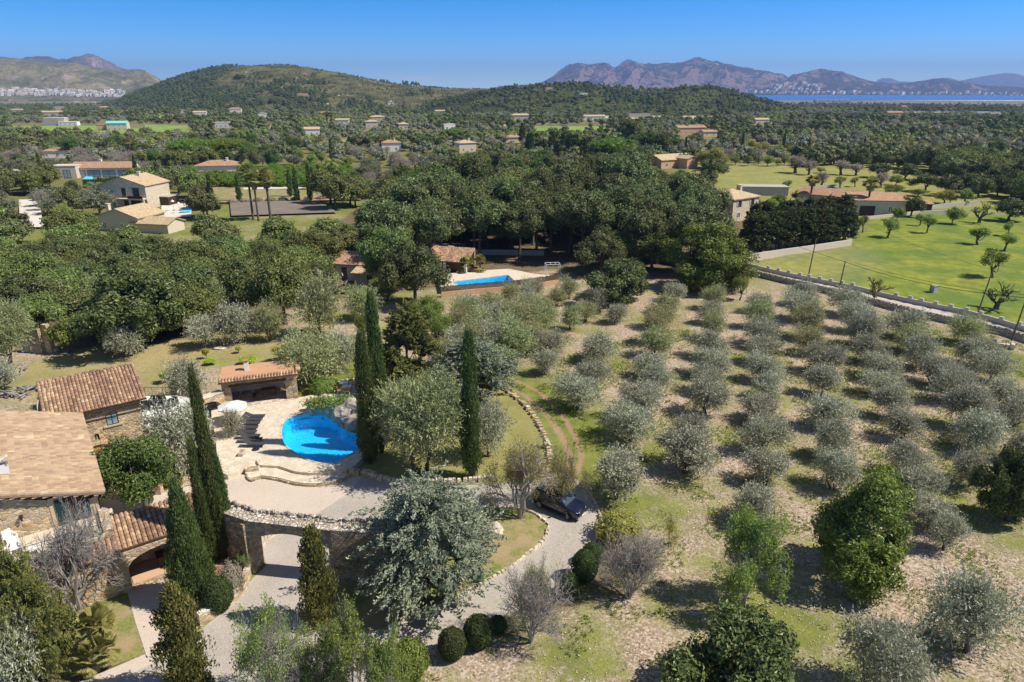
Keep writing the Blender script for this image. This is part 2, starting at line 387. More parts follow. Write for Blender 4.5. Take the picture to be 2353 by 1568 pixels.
def ground_like(name, ca, cb, cc, s1=1.2, s2=9, speck=None, bump=.3, dark=None, rough=.95):
    m, t, b = new_mat(name); N = NT(t); v = N.pos()
    n1 = N.noise(v, s1, 5); n2 = N.noise(v, s2, 4, .7)
    c = N.mix(N.step(n1, .35, .65), ca, cb); c = N.mix(N.step(n2, .45, .75), c, cc)
    if speck:
        q = N.vor(v, speck[0], 'F1', 'Color'); s = N.n('ShaderNodeSeparateColor'); N.l(q, s.inputs[0]); c = N.mix(N.step(s.outputs[0], speck[1], speck[1] + .1), c, speck[2])
    N.l(c, b.inputs['Base Color']); b.inputs['Roughness'].default_value = rough; b.inputs['Specular IOR Level'].default_value = .1
    N.bump(n2, bump, .03, b); return m
M['gravel'] = ground_like('grey_gravel', (.33, .30, .275), (.42, .385, .36), (.39, .34, .24), .35, 5, (30, .7, (.52, .48, .44)))
M['weedy'] = ground_like('weedy_gravel', (.36, .33, .29), (.42, .385, .35), (.22, .22, .09), .9, 3.2, (30, .7, (.5, .46, .4)))
M['court'] = ground_like('courtyard_gravel', (.48, .40, .33), (.55, .46, .38), (.58, .51, .44), .3, 6, (32, .6, (.62, .55, .48)))
M['road'] = ground_like('road_asphalt', (.47, .42, .37), (.53, .48, .42), (.43, .39, .34), .15, 3)
M['soil'] = ground_like('red_soil', (.33, .18, .11), (.42, .25, .16), (.48, .34, .24), .8, 5)
M['pad'] = ground_like('dark_gravel_pad', (.20, .17, .145), (.25, .215, .18), (.15, .13, .11), .2, 3)
M['paleyard'] = ground_like('pale_paving_yard', (.62, .58, .52), (.68, .64, .58), (.60, .55, .48), .3, 3)
m, t, b = new_mat('pool_paving'); N = NT(t); v = N.pos(); cell = N.vor(v, 1.7, 'F1', 'Color'); ed = N.vor(v, 1.7, 'DISTANCE_TO_EDGE')
s = N.n('ShaderNodeSeparateColor'); N.l(cell, s.inputs[0]); c = N.mix(s.outputs[0], (.56, .48, .36), (.68, .61, .50)); c = N.mix(N.step(N.noise(v, 3, 5), .5, .8), c, (.74, .69, .6))
c = N.mix(N.step(ed, .0, .04), (.50, .42, .31), c); N.l(c, b.inputs['Base Color']); b.inputs['Roughness'].default_value = .85; M['paving'] = m
m, t, b = new_mat('rock'); N = NT(t); v = N.coord('Object'); n = N.noise(v, 1.5, 8, .7); n2 = N.noise(v, 6, 6)
N.l(N.mix(N.step(n2, .5, .7), N.mix(N.step(n, .3, .65), (.26, .24, .22), (.55, .52, .47)), (.42, .32, .2)), b.inputs['Base Color']); b.inputs['Roughness'].default_value = .9; N.bump(n, .9, .3, b); M['rock'] = m
# pool lining, pool water, sea
m, t, b = new_mat('pool_lining'); N = NT(t); v = N.pos(); q = N.vor(v, 9, 'F1', 'Color'); s = N.n('ShaderNodeSeparateColor'); N.l(q, s.inputs[0])
q2 = N.vor(v, 3.5, 'DISTANCE_TO_EDGE', 'Distance')
N.l(N.mix(N.math('MULTIPLY', N.step(q2, .12, 0), .55), N.mix(s.outputs[0], (.0, .48, .92), (.04, .66, 1.0)), (.4, .92, 1.0)), b.inputs['Base Color']); b.inputs['Roughness'].default_value = .6; M['lining'] = m
def water(name, tint, wave=3.0, strength=.25):
    m, t, b = new_mat(name); N = NT(t); t.nodes.remove(b); out = t.nodes['Material Output']
    tr = N.n('ShaderNodeBsdfTransparent'); tr.inputs[0].default_value = (*tint, 1); gl = N.n('ShaderNodeBsdfGlossy'); gl.inputs['Roughness'].default_value = .04
    bp = N.n('ShaderNodeBump'); bp.inputs['Strength'].default_value = strength; bp.inputs['Distance'].default_value = .05; N.l(N.noise(N.pos(), wave, 3), bp.inputs['Height'])
    fr = N.n('ShaderNodeFresnel'); fr.inputs[0].default_value = 1.33; N.l(bp.outputs[0], fr.inputs['Normal']); N.l(bp.outputs[0], gl.inputs['Normal'])
    mx = N.n('ShaderNodeMixShader'); N.l(fr.outputs[0], mx.inputs[0]); N.l(tr.outputs[0], mx.inputs[1]); N.l(gl.outputs[0], mx.inputs[2]); N.l(mx.outputs[0], out.inputs[0]); return m
M['water'] = water('pool_water', (.42, .90, 1))
m, t, b = new_mat('sea_water'); N = NT(t); n = N.noise(N.pos((.002, .006, .002)), 1, 4)
N.l(N.mix(n, (.004, .10, .42), (.01, .15, .55)), b.inputs['Base Color']); b.inputs['Roughness'].default_value = .45; b.inputs['Specular IOR Level'].default_value = .2; M['sea'] = m
# ------------------------------------------------------------------ ground, fields, hills, sea
rng = np.random.default_rng(7)
def PG(pts, z=None): return [tuple(G(x, y, z))[:2] for x, y in pts]
MEADOW = PG([(1690, 606), (1765, 620), (1858, 640), (1968, 662), (2023, 676), (2150, 704), (2232, 720), (2353, 756), (2700, 860), (2900, 420), (2353, 395), (2000, 376), (1640, 383), (1640, 450), (1860, 440), (2000, 505), (1955, 566), (1715, 606)])
YFIELD = PG([(1600, 455), (2600, 500), (2600, 400), (2353, 395), (2000, 376), (1600, 380)])
YFIELD2 = PG([(1690, 612), (1955, 566), (1990, 600), (1900, 650)])
BED = PG([(985, 884), (1110, 885), (1155, 897), (1203, 930), (1240, 980), (1262, 1030), (1262, 1082), (1200, 1100), (1100, 1106), (850, 1098), (800, 1070), (820, 900)])
YARD = PG([(0, 860), (150, 800), (480, 760), (760, 740), (860, 800), (700, 840), (480, 850), (300, 930), (60, 960)])
LAWN = PG([(690, 800), (860, 790), (1010, 860), (985, 884), (830, 880), (745, 895), (690, 915)])
GRASS = [PG(q) for q in ([(1110, 860), (1200, 840), (1330, 900), (1350, 1000), (1330, 1040), (1290, 1010), (1250, 950), (1170, 880)],
    [(1340, 1060), (1520, 1000), (1540, 1180), (1400, 1210)], [(1300, 1440), (1400, 1380), (1490, 1370), (1500, 1400), (1400, 1470), (1290, 1500)],
    [(2060, 720), (2240, 770), (2353, 830), (2353, 880), (2200, 840), (2080, 770)], [(1360, 770), (1480, 790), (1450, 850), (1330, 830)],
    [(1780, 1420), (1920, 1380), (1960, 1440), (1860, 1500)])]
TRACK = [(1140, 880), (1200, 905), (1255, 950), (1290, 1000), (1310, 1050), (1300, 1100), (1250, 1130)]
TRACK2 = [(1170, 868), (1240, 900), (1290, 950), (1325, 1010), (1338, 1050), (1320, 1100), (1290, 1130)]
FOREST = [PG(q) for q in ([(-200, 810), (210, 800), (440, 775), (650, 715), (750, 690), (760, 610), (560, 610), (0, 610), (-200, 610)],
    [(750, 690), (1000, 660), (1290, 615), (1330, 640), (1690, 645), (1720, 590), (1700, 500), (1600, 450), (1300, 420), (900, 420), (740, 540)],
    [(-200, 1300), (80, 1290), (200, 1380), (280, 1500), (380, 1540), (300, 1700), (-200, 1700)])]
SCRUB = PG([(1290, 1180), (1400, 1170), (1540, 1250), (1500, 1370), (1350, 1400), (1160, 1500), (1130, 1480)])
def ground_mesh():
    rr = np.concatenate([15 * np.exp(np.arange(0, math.log(420 / 15), .0072)), 420 * np.exp(np.arange(.03, math.log(9500 / 420), .03))])
    th = np.radians(np.arange(-54, 54.01, .36)); RR, TH = np.meshgrid(rr, th, indexing='ij')
    X = RR * np.sin(TH); Y = RR * np.cos(TH); Z = gz(X, Y); D = np.hypot(X, Y)
    Z = np.where(D > 4150, -20 - (D - 4150) * .012, Z)
    n, m = X.shape
    near = D < 420; z = np.zeros((n, m, 4)); xs, ys = X[near], Y[near]
    # soft-edged masks: which soil or turf grows where
    def soft(poly, w):
        d = segdist(xs, ys, poly); ins = inpoly(xs, ys, poly); return np.clip(.5 + np.where(ins, d, -d) / w, 0, 1)
    g = np.zeros(len(xs)); red = np.zeros(len(xs)); dry = np.zeros(len(xs)); fo = np.zeros(len(xs))
    g = np.maximum(g, soft(MEADOW, 1.0)); dry = np.maximum(dry, .85 * soft(YFIELD, 25)); dry = np.maximum(dry, .75 * soft(YFIELD2, 14))
    g = np.maximum(g, .72 * soft(LAWN, 2.5))
    for q in GRASS: g = np.maximum(g, .2 * soft(q, 8))
    dry = np.maximum(dry, .9 * soft(BED, .8)); dry = np.maximum(dry, .62 * soft(YARD, 5)); g = np.maximum(g, .35 * soft(BED, .8))
    for tr in (TRACK, TRACK2):
        d = segdist(xs, ys, PG(tr), False); red = np.maximum(red, np.clip(1.25 - d / .6, 0, 1) * .62)
    d = segdist(xs, ys, PG([(a[0] / 2 + b[0] / 2, a[1] / 2 + b[1] / 2) for a, b in zip(TRACK, TRACK2)]), False)
    g = np.maximum(g, .4 * np.clip(1.6 - d / 2.6, 0, 1) * (1 - red))
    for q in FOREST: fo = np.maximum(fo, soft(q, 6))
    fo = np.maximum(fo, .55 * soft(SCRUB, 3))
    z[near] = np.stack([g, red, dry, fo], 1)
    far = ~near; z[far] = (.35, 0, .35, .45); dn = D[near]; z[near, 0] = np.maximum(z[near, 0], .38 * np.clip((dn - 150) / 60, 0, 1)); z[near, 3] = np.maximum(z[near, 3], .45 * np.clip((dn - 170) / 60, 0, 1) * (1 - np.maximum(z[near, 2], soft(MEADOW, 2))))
    V = np.stack([X, Y, Z], -1).reshape(-1, 3)
    I = (np.arange(n - 1)[:, None] * m + np.arange(m - 1)[None]).ravel()
    Fq = np.stack([I, I + m, I + m + 1, I + 1], 1)[:, ::-1]
    # openings for the pool basins
    c = V[Fq].mean(1); hole = np.zeros(len(Fq), bool)
    for P in (POOL, POOL2, NPOOL):
        cx, cy = np.mean([p[0] for p in P]), np.mean([p[1] for p in P])
        hole |= inpoly(c[:, 0], c[:, 1], [(p[0], p[1]) for p in P])
    Fq = Fq[~hole]
    me = bpy.data.meshes.new('ground'); me.vertices.add(len(V)); me.vertices.foreach_set('co', V.astype(np.float32).ravel())
    me.loops.add(Fq.size); me.loops.foreach_set('vertex_index', Fq.astype(np.int32).ravel())
    me.polygons.add(len(Fq)); me.polygons.foreach_set('loop_start', (np.arange(len(Fq)) * 4).astype(np.int32))
    at = me.attributes.new('zone', 'FLOAT_COLOR', 'POINT'); at.data.foreach_set('color', z.reshape(-1, 4).astype(np.float32).ravel())
    me.update(calc_edges=True)
    o = bpy.data.objects.new('ground', me); col.objects.link(o); tag(o, kind='structure')
    if me.polygons[0].normal.z < 0: me.flip_normals()
    m_, t, b = new_mat('ground'); N = NT(t); v = N.pos(); a = N.n('ShaderNodeAttribute'); a.attribute_name = 'zone'
    s = N.n('ShaderNodeSeparateColor'); N.l(a.outputs['Color'], s.inputs[0]); gr, rd, dr, fo = s.outputs[0], s.outputs[1], s.outputs[2], a.outputs['Alpha']
    big = N.noise(v, .09, 4, .6); mid = N.noise(v, .45, 5, .65); fine = N.noise(v, 2.2, 6, .75); tiny = N.noise(v, 7, 4, .75)
    # bare stony soil
    cell = N.vor(v, 7.5, 'F1', 'Color'); cs = N.n('ShaderNodeSeparateColor'); N.l(cell, cs.inputs[0])
    soil = N.mix(N.step(mid, .35, .65), (.31, .235, .165), (.41, .325, .24)); soil = N.mix(N.step(fine, .5, .7), soil, (.28, .205, .135))
    soil = N.mix(N.math('MULTIPLY', N.step(cs.outputs[0], .45, .8), .75), soil, (.60, .51, .42)); soil = N.mix(N.step(cs.outputs[1], .78, .9), soil, (.22, .165, .11))
    turf = N.mix(N.step(mid, .38, .62), (.14, .175, .04), (.26, .275, .07)); turf = N.mix(N.step(tiny, .48, .68), turf, (.085, .12, .025)); turf = N.mix(N.step(fine, .52, .72), turf, (.25, .22, .09))
    md = N.step(gr, .8, 1.0); turf = N.mix(md, turf, N.hsv(turf, .5, 1.1, 1.22)); turf = N.mix(N.math('MULTIPLY', N.math('MULTIPLY', N.step(big, .44, .6), .7), md), turf, (.095, .17, .035))
    dryg = N.mix(N.step(mid, .35, .65), (.34, .28, .11), (.42, .35, .17)); dryg = N.mix(N.step(tiny, .45, .75), dryg, (.27, .26, .08))
    # cover = zone weight + natural clumping
    clump = N.math('ADD', N.math('MULTIPLY', N.step(big, .38, .64), .5), N.math('ADD', N.math('MULTIPLY', mid, .9), N.math('MULTIPLY', fine, .8)))
    gcov = N.step(N.math('ADD', N.math('MULTIPLY', gr, 1.3), clump), .96, 1.40)
    dcov = N.step(N.math('ADD', N.math('MULTIPLY', dr, 1.2), N.math('ADD', N.math('MULTIPLY', fine, .9), N.math('MULTIPLY', mid, .8))), 1.22, 1.65)
    c = N.mix(N.math('MULTIPLY', dcov, .9), soil, dryg); c = N.mix(N.math('MULTIPLY', gcov, N.math('SUBTRACT', 1.0, N.math('MULTIPLY', dr, .55))), c, turf)
    c = N.mix(N.step(N.math('ADD', rd, N.math('MULTIPLY', fine, .5)), .6, .95), c, (.38, .235, .16))
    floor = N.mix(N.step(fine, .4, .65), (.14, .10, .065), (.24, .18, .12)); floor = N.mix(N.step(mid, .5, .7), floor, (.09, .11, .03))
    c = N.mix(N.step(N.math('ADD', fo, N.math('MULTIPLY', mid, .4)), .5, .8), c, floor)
    N.l(c, b.inputs['Base Color']); b.inputs['Roughness'].default_value = .95; b.inputs['Specular IOR Level'].default_value = .08
    N.bump(N.math('ADD', tiny, N.math('MULTIPLY', cs.outputs[0], .5)), .55, .07, b)
    me.materials.append(m_); return o

def sheet(name, pts, z, mat, thick=None, world=False, lift=0):
    """a flat piece of paving, road or water; thick gives it a skirt down to that depth"""
    P = pts if world else PG(pts, z)
    mb = MB(); mb.prism(P, z - (thick or .03), z + lift, bottom=False); o = mb.build(name, mat); return tag(o, kind='structure')
def field(name, pts, mat, up=.25):
    """a far field laid on the sloping ground"""
    P = [G(x, y) for x, y in pts]; mb = MB(); n = 14
    # fan of small quads: subdivide by bilinear patches of the first four corners
    A, B, C, D_ = P[:4]; idx = {}
    for i in range(n + 1):
        for j in range(n + 1):
            p = A.lerp(B, i / n).lerp(D_.lerp(C, i / n), j / n); idx[i, j] = mb.verts([(p.x, p.y, float(gz(p.x, p.y)) + up)])
    for i in range(n):
        for j in range(n): mb.face([idx[i, j], idx[i + 1, j], idx[i + 1, j + 1], idx[i, j + 1]])
    o = mb.build(name, mat); tag(o, kind='structure')
    if o.data.polygons[0].normal.z < 0: o.data.flip_normals()
    return o

def fbm(x, y, seed=0, octaves=5, ridged=False):
    r = np.random.default_rng(seed); out = 0; amp = 1; tot = 0
    for o in range(octaves):
        ph = r.uniform(0, 100, 2); a = r.uniform(0, 6.28); f = 2 ** o
        u = (x * math.cos(a) - y * math.sin(a)) * f + ph[0]; v = (x * math.sin(a) + y * math.cos(a)) * f + ph[1]
        iu, iv = np.floor(u).astype(int), np.floor(v).astype(int); fu, fv = u - iu, v - iv
        h = lambda i, j: (np.sin(i * 127.1 + j * 311.7 + seed * 17.3 + o * 7.7) * 43758.5453) % 1.0
        su, sv = fu * fu * (3 - 2 * fu), fv * fv * (3 - 2 * fv)
        nz = (h(iu, iv) * (1 - su) + h(iu + 1, iv) * su) * (1 - sv) + (h(iu, iv + 1) * (1 - su) + h(iu + 1, iv + 1) * su) * sv
        if ridged: nz = 1 - abs(2 * nz - 1)
        out = out + amp * nz; tot += amp; amp *= .52
    return out / tot
HILLS = []
class Hill:
    def __init__(s, prof, D, Y0, back, base, rough, cell, seed, shape=1.0, ridged=True):
        s.x = np.array([p[0] for p in prof], float); hz = []
        for px, py in prof:
            d = ray(px, py); hz.append(H + D * d[2] / d[1])
        s.h = np.array(hz); s.D, s.Y0, s.back, s.base, s.rough, s.cell, s.seed, s.shape, s.ridged = D, Y0, back, base, rough, cell, seed, shape, ridged
        s.t = (s.x - CX) / F * cp
    def z(s, X, Y):
        X = np.asarray(X, float); Y = np.asarray(Y, float)
        t = X / Y; rh = np.interp(t, s.t, s.h)
        fade = np.clip((t - s.t[0]) / .03, 0, 1) * np.clip((s.t[-1] - t) / .03, 0, 1)
        w = fbm(X / s.cell, Y / s.cell, s.seed + 5, 3) - .5
        u = (Y + w * (s.D - s.Y0) * .25 - s.Y0) / (s.D - s.Y0)
        f = np.where(u < 1, sstep(np.clip(u, 0, 1)) ** s.shape, sstep(np.clip(1 - (u - 1) * (s.D - s.Y0) / s.back, 0, 1)))
        n = fbm(X / s.cell, Y / s.cell, s.seed, 5, s.ridged) - .55; f = f * fade
        z = s.base + (rh - s.base) * f + n * s.rough * np.clip((rh - s.base) / (.7 * (s.h.max() - s.base)), 0, 1.2) * np.clip(f * 4, 0, 1) * np.clip(1.12 - f * .8, .25, 1)
        return np.where(f <= 0.002, s.base - 30, z)
    def mesh(s, name, mat, nt_=260, ny=110):
        t = np.linspace(s.t[0], s.t[-1], nt_); Y = np.linspace(s.Y0 - (s.D - s.Y0) * .15, s.D + s.back * .8, ny)
        TT, YY = np.meshgrid(t, Y); XX = TT * YY; ZZ = s.z(XX, YY)
        V = np.stack([XX, YY, ZZ], -1).reshape(-1, 3); n, m = XX.shape; I = (np.arange(n - 1)[:, None] * m + np.arange(m - 1)[None]).ravel()
        Q = np.stack([I, I + 1, I + m + 1, I + m], 1)
        me = bpy.data.meshes.new(name); me.from_pydata(V.tolist(), [], Q.tolist()); me.materials.append(mat); me.polygons.foreach_set('use_smooth', [True] * len(Q)); me.update()
        o = bpy.data.objects.new(name, me); col.objects.link(o); return tag(o, kind='structure')
def hillmat(name, grass, scrub, rock, s, rocky=.5, bump=1.0, bd=8):
    m, t, b = new_mat(name); N = NT(t); v = N.pos((1, 1, 1.6)); n1 = N.noise(v, s, 6, .6); n2 = N.noise(v, s * 6, 6, .7); n3 = N.noise(v, s * 2.3, 5, .65)
    c = N.mix(N.step(n1, .42, .6), grass, scrub); c = N.mix(N.step(n2, .5, .62), c, scrub)
    g = N.n('ShaderNodeNewGeometry'); sz = N.n('ShaderNodeSeparateXYZ'); N.l(g.outputs['Normal'], sz.inputs[0])
    steep = N.math('SUBTRACT', 1.0, sz.outputs[2])
    c = N.mix(N.step(N.math('ADD', N.math('MULTIPLY', n3, 1.0), N.math('ADD', N.math('MULTIPLY', n2, .6), N.math('MULTIPLY', steep, .8))), 1.2 - rocky * .5, 1.32 - rocky * .5), c, rock)
    N.l(c, b.inputs['Base Color']); b.inputs['Roughness'].default_value = 1; b.inputs['Specular IOR Level'].default_value = 0
    N.bump(N.math('ADD', n2, n3), bump, bd, b); return m
hillA = Hill([(230, 244), (280, 230), (330, 211), (370, 198), (420, 180), (470, 166), (520, 159), (560, 152), (610, 149), (660, 148), (700, 153), (760, 164), (820, 175), (860, 183), (890, 190), (950, 197), (1020, 202), (1100, 205), (1170, 208), (1300, 213), (1400, 220)], 1950, 1180, 900, -12, 16, 170, 3, .9)
hillB = Hill([(930, 262), (1000, 240), (1080, 222), (1150, 209), (1230, 201), (1290, 199), (1320, 196), (1360, 199), (1420, 207), (1490, 211), (1550, 209), (1580, 204), (1620, 203), (1680, 214), (1720, 224), (1770, 238), (1840, 255)], 1250, 900, 500, -8, 7, 90, 11, 1.0)
hillC = Hill([(-250, 120), (-120, 128), (-60, 133), (0, 137), (50, 141), (100, 146), (160, 149), (230, 158), (290, 168), (318, 163), (340, 165), (370, 184), (420, 205), (470, 222)], 5200, 3500, 1500, -15, 200, 480, 21, .75)
hillD = Hill([(-80, 150), (20, 150), (75, 141), (105, 135), (135, 137), (165, 146), (190, 137), (215, 134), (240, 142), (270, 155), (310, 168), (360, 190), (420, 215)], 7800, 6300, 1500, -20, 380, 440, 31, .8)
hillE = Hill([(1080, 217), (1150, 200), (1200, 198), (1240, 195), (1270, 180), (1300, 160), (1325, 153), (1345, 158), (1375, 150), (1395, 150), (1410, 158), (1440, 147), (1460, 150), (1480, 155), (1530, 153), (1570, 152), (1590, 142), (1615, 136), (1640, 140), (1700, 158), (1760, 169), (1790, 174), (1820, 186), (1900, 205), (1990, 218)], 9500, 7900, 2000, -20, 460, 520, 41, .9)
hillF = Hill([(1700, 217), (1770, 198), (1810, 182), (1845, 171), (1880, 166), (1910, 168), (1945, 178), (1990, 190), (2040, 194), (2090, 193), (2130, 187), (2160, 184), (2200, 190), (2260, 198), (2300, 200), (2360, 204), (2450, 210), (2600, 212)], 8800, 7300, 1600, -20, 290, 440, 51, .9)
hillG = Hill([(1960, 210), (2000, 197), (2012, 184), (2022, 179), (2042, 179), (2062, 187), (2120, 189), (2150, 182), (2175, 180), (2200, 187), (2225, 181), (2250, 176), (2300, 169), (2325, 171), (2353, 178), (2420, 190), (2600, 200)], 17000, 14500, 3000, -20, 120, 900, 61, .9)
HILLS = [hillA, hillB]
def surf(x, y):
    z = gz(x, y)
    for h in HILLS: z = np.maximum(z, h.z(x, y))
    return z
def hit(px, py):
    """first surface met by the line of sight, hills included"""
    d = ray(px, py); Y = np.geomspace(60, 5000, 1500); X = d[0] / d[1] * Y; Z = H + d[2] / d[1] * Y; s = surf(X, Y); w = np.nonzero(Z < s)[0]
    i = w[0] if len(w) else -1; return Vector((X[i], Y[i], float(s[i])))
# ------------------------------------------------------------------ plants
def unit(a): return a / (np.linalg.norm(a, axis=-1, keepdims=True) + 1e-9)
def leaves(mb, P, Nn, size, asp, along=None, r=None, lv=None):
    """leaf-shaped quads at P facing Nn (or lying along a direction)"""
    n = len(P); rv = unit(r.normal(size=(n, 3)))
    if along is None: a = unit(np.cross(Nn, rv)); b = np.cross(unit(Nn), a)
    else: a = unit(along); b = unit(np.cross(a, rv))
    s = (size * r.uniform(.65, 1.35, n))[:, None]; a = a * s; b = b * s * asp
    bend = unit(np.cross(a, b)) * s * .15
    Q = np.stack([P - a * .5, P - a * .05 + b * .5 + bend, P + a * .5, P - a * .05 - b * .5 + bend], 1); mb.quads(Q, np.clip(lv, 0, 1))
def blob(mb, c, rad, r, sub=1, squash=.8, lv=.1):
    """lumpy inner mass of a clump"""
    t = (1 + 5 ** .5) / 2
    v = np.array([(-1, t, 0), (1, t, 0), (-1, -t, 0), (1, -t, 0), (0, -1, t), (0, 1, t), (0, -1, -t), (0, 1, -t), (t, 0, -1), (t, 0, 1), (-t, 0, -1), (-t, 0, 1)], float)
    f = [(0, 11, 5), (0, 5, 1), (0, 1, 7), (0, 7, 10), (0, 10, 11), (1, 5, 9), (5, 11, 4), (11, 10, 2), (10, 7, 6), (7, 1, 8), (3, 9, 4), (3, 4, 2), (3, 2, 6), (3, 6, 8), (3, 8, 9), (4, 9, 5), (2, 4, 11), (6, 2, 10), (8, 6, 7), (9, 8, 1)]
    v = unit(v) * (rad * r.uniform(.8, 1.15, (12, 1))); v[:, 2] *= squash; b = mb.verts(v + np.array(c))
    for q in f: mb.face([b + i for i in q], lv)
def ellipsoid_clumps(r, K, R_, Hc, zc, rc, inner=.35, flatbottom=-.55):
    out = []; w1, w2 = K * 1.7 + R_ * 3, K + zc * 5
    for k in range(K * 12):
        p = r.normal(size=3); p /= np.linalg.norm(p); q = r.uniform(inner, 1) ** .6
        aa = math.atan2(p[1], p[0]); p = p * q * (1 + .2 * math.sin(2 * aa + w1) + .13 * math.sin(3 * aa + w2) + .1 * math.sin(3 * p[2] + w1))
        if p[2] < flatbottom: continue
        out.append((p[0] * (R_ - rc * .6), p[1] * (R_ - rc * .6), zc + p[2] * (Hc - rc * .5), rc * r.uniform(.75, 1.25)))
        if len(out) >= K: break
    return np.array(out)
def limb(p0, p1, r, sag=.15, n=4):
    p0, p1 = Vector(p0), Vector(p1); d = (p1 - p0).length; out = []
    j = Vector(r.normal(size=3)) * d * sag
    for i in range(n + 1):
        t = i / n; p = p0.lerp(p1, t) + j * math.sin(t * math.pi) + Vector((0, 0, -d * .12 * math.sin(t * math.pi))); out.append(p)
    return out
def trunk(clumps, r, h, rad, fork=.35, nl=8, lean=(0, 0), stems=1, n=6):
    mb = MB(); z = [c[2] for c in clumps]; fk = h * fork
    idx = r.permutation(len(clumps))[:nl]
    for s in range(stems):
        off = Vector((r.uniform(-1, 1), r.uniform(-1, 1), 0)) * (rad * 1.6 if stems > 1 else 0); top = Vector((lean[0] + off.x * 2, lean[1] + off.y * 2, fk))
        pts = [Vector((off.x, off.y, -.15)), Vector((off.x + rad * .1, off.y, rad * .8)), off.lerp(top, .6) + Vector((r.normal() * rad * .4, r.normal() * rad * .4, fk * .6 - off.lerp(top, .6).z)), top]
        rr = rad / (stems ** .5); mb.tube(pts, [rr * 1.5, rr * 1.05, rr * .85, rr * .75], n + 2)
        for i in idx[s::stems]:
            c = clumps[i]; P = limb(top, (c[0] * .85, c[1] * .85, c[2]), r); mb.tube(P, [rr * .6, rr * .42, rr * .3, rr * .18, rr * .06], max(4, n - 1), False)
            for _ in range(2):
                q = Vector(c[:3]) + Vector(r.normal(size=3)) * c[3] * .7; mb.tube([P[3], P[3].lerp(q, .6) + Vector(r.normal(size=3)) * .1, q], [rr * .2, rr * .1, rr * .03], 3, False)
    return mb
def crown(r, clumps, per, size, asp=.45, shoot=False, core=.55, up=.25, squash=.82, openness=1.0, corelv=.05):
    mb = MB()
    for c in clumps:
        n = int(per * (c[3] / np.mean(clumps[:, 3])) ** 2); d = unit(r.normal(size=(n, 3))); rad = c[3] * r.uniform(.55, 1.12, n) ** openness
        bump = 1 + .25 * np.sin(d[:, 0] * 5 + c[0] * 3) * np.sin(d[:, 1] * 5 + c[1] * 2) ; P = d * (rad * bump)[:, None]; P[:, 2] *= squash; P += c[:3]
        cv = r.uniform(-.14, .14)
        if shoot:
            k = 7; m = n // k; d = d[:m]; ax = unit(d + r.normal(size=(m, 3)) * .35 + np.array([0, 0, .35])); Ls = c[3] * r.uniform(.55, 1.05, m) * openness
            o = d * (c[3] * r.uniform(.25, .8, m))[:, None]; s = np.tile(np.linspace(.1, 1, k), m); A3 = np.repeat(ax, k, 0); P = np.repeat(o, k, 0) + A3 * (s * np.repeat(Ls, k))[:, None]; P[:, 2] -= .12 * s * s * np.repeat(Ls, k)
            P += r.normal(size=P.shape) * size * .18; P[:, 2] *= squash; P += c[:3]; al = A3 + r.normal(size=A3.shape) * .55
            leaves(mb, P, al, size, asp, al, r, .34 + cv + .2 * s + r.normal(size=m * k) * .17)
        else:
            nn = d * .9 + r.normal(size=(n, 3)) * .55 + np.array([0, 0, up]); leaves(mb, P, nn, size, asp, None, r, .42 + cv + r.normal(size=n) * .2)
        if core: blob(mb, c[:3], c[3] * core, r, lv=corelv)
    return mb
PROTO = {}
def proto(kind, specs):
    PROTO[kind] = specs
def reg(kind, name, cat, h, w, parts):
    """parts: list of (part name, mesh)"""
    PROTO.setdefault(kind, []).append(dict(name=name, cat=cat, h=h, w=w, parts=parts))
def reg_tree(kind, name, cat, h, w, tmb, cmb, tm, cm):
    reg(kind, name, cat, h, w, [('trunk', tmb.mesh(name + '_trunk', tm, True)), ('crown', cmb.mesh(name + '_crown', cm))])
cnt = {}
def place(kind, x, y, z, label, group=None, s=1.0, sz=None, rz=None, var=None, rot=None):
    P = PROTO[kind]; k = cnt.get(kind, 0); cnt[kind] = k + 1
    p = P[(k if var is None else var) % len(P)]; q = random.Random(k * 7 + len(kind))
    t = thing(p['name'], label, p['cat'], (x, y, z), q.uniform(0, 6.28) if rz is None else rz, group)
    t.scale = (s, s, s if sz is None else sz)
    if rot: t.rotation_euler = (rot[0], rot[1], t.rotation_euler[2])
    for nme, me in p['parts']:
        o = bpy.data.objects.new(nme, me); col.objects.link(o); o.parent = t
    return t
def plant(kind, px, pyb, pyt, wpx, label, group=None, rz=None, var=None, z=0.0):
    """a plant standing where the photograph has its foot, as tall and wide as it is there"""
    p = G(px, pyb, z); h = height_at(p, pyt); P = PROTO[kind]; k = cnt.get(kind, 0); pr = P[(k if var is None else var) % len(P)]
    w = wpx / F * depth((p.x, p.y, z + h / 2)); return place(kind, p.x, p.y, z, label, group, w / pr['w'], h / pr['h'], rz, var)

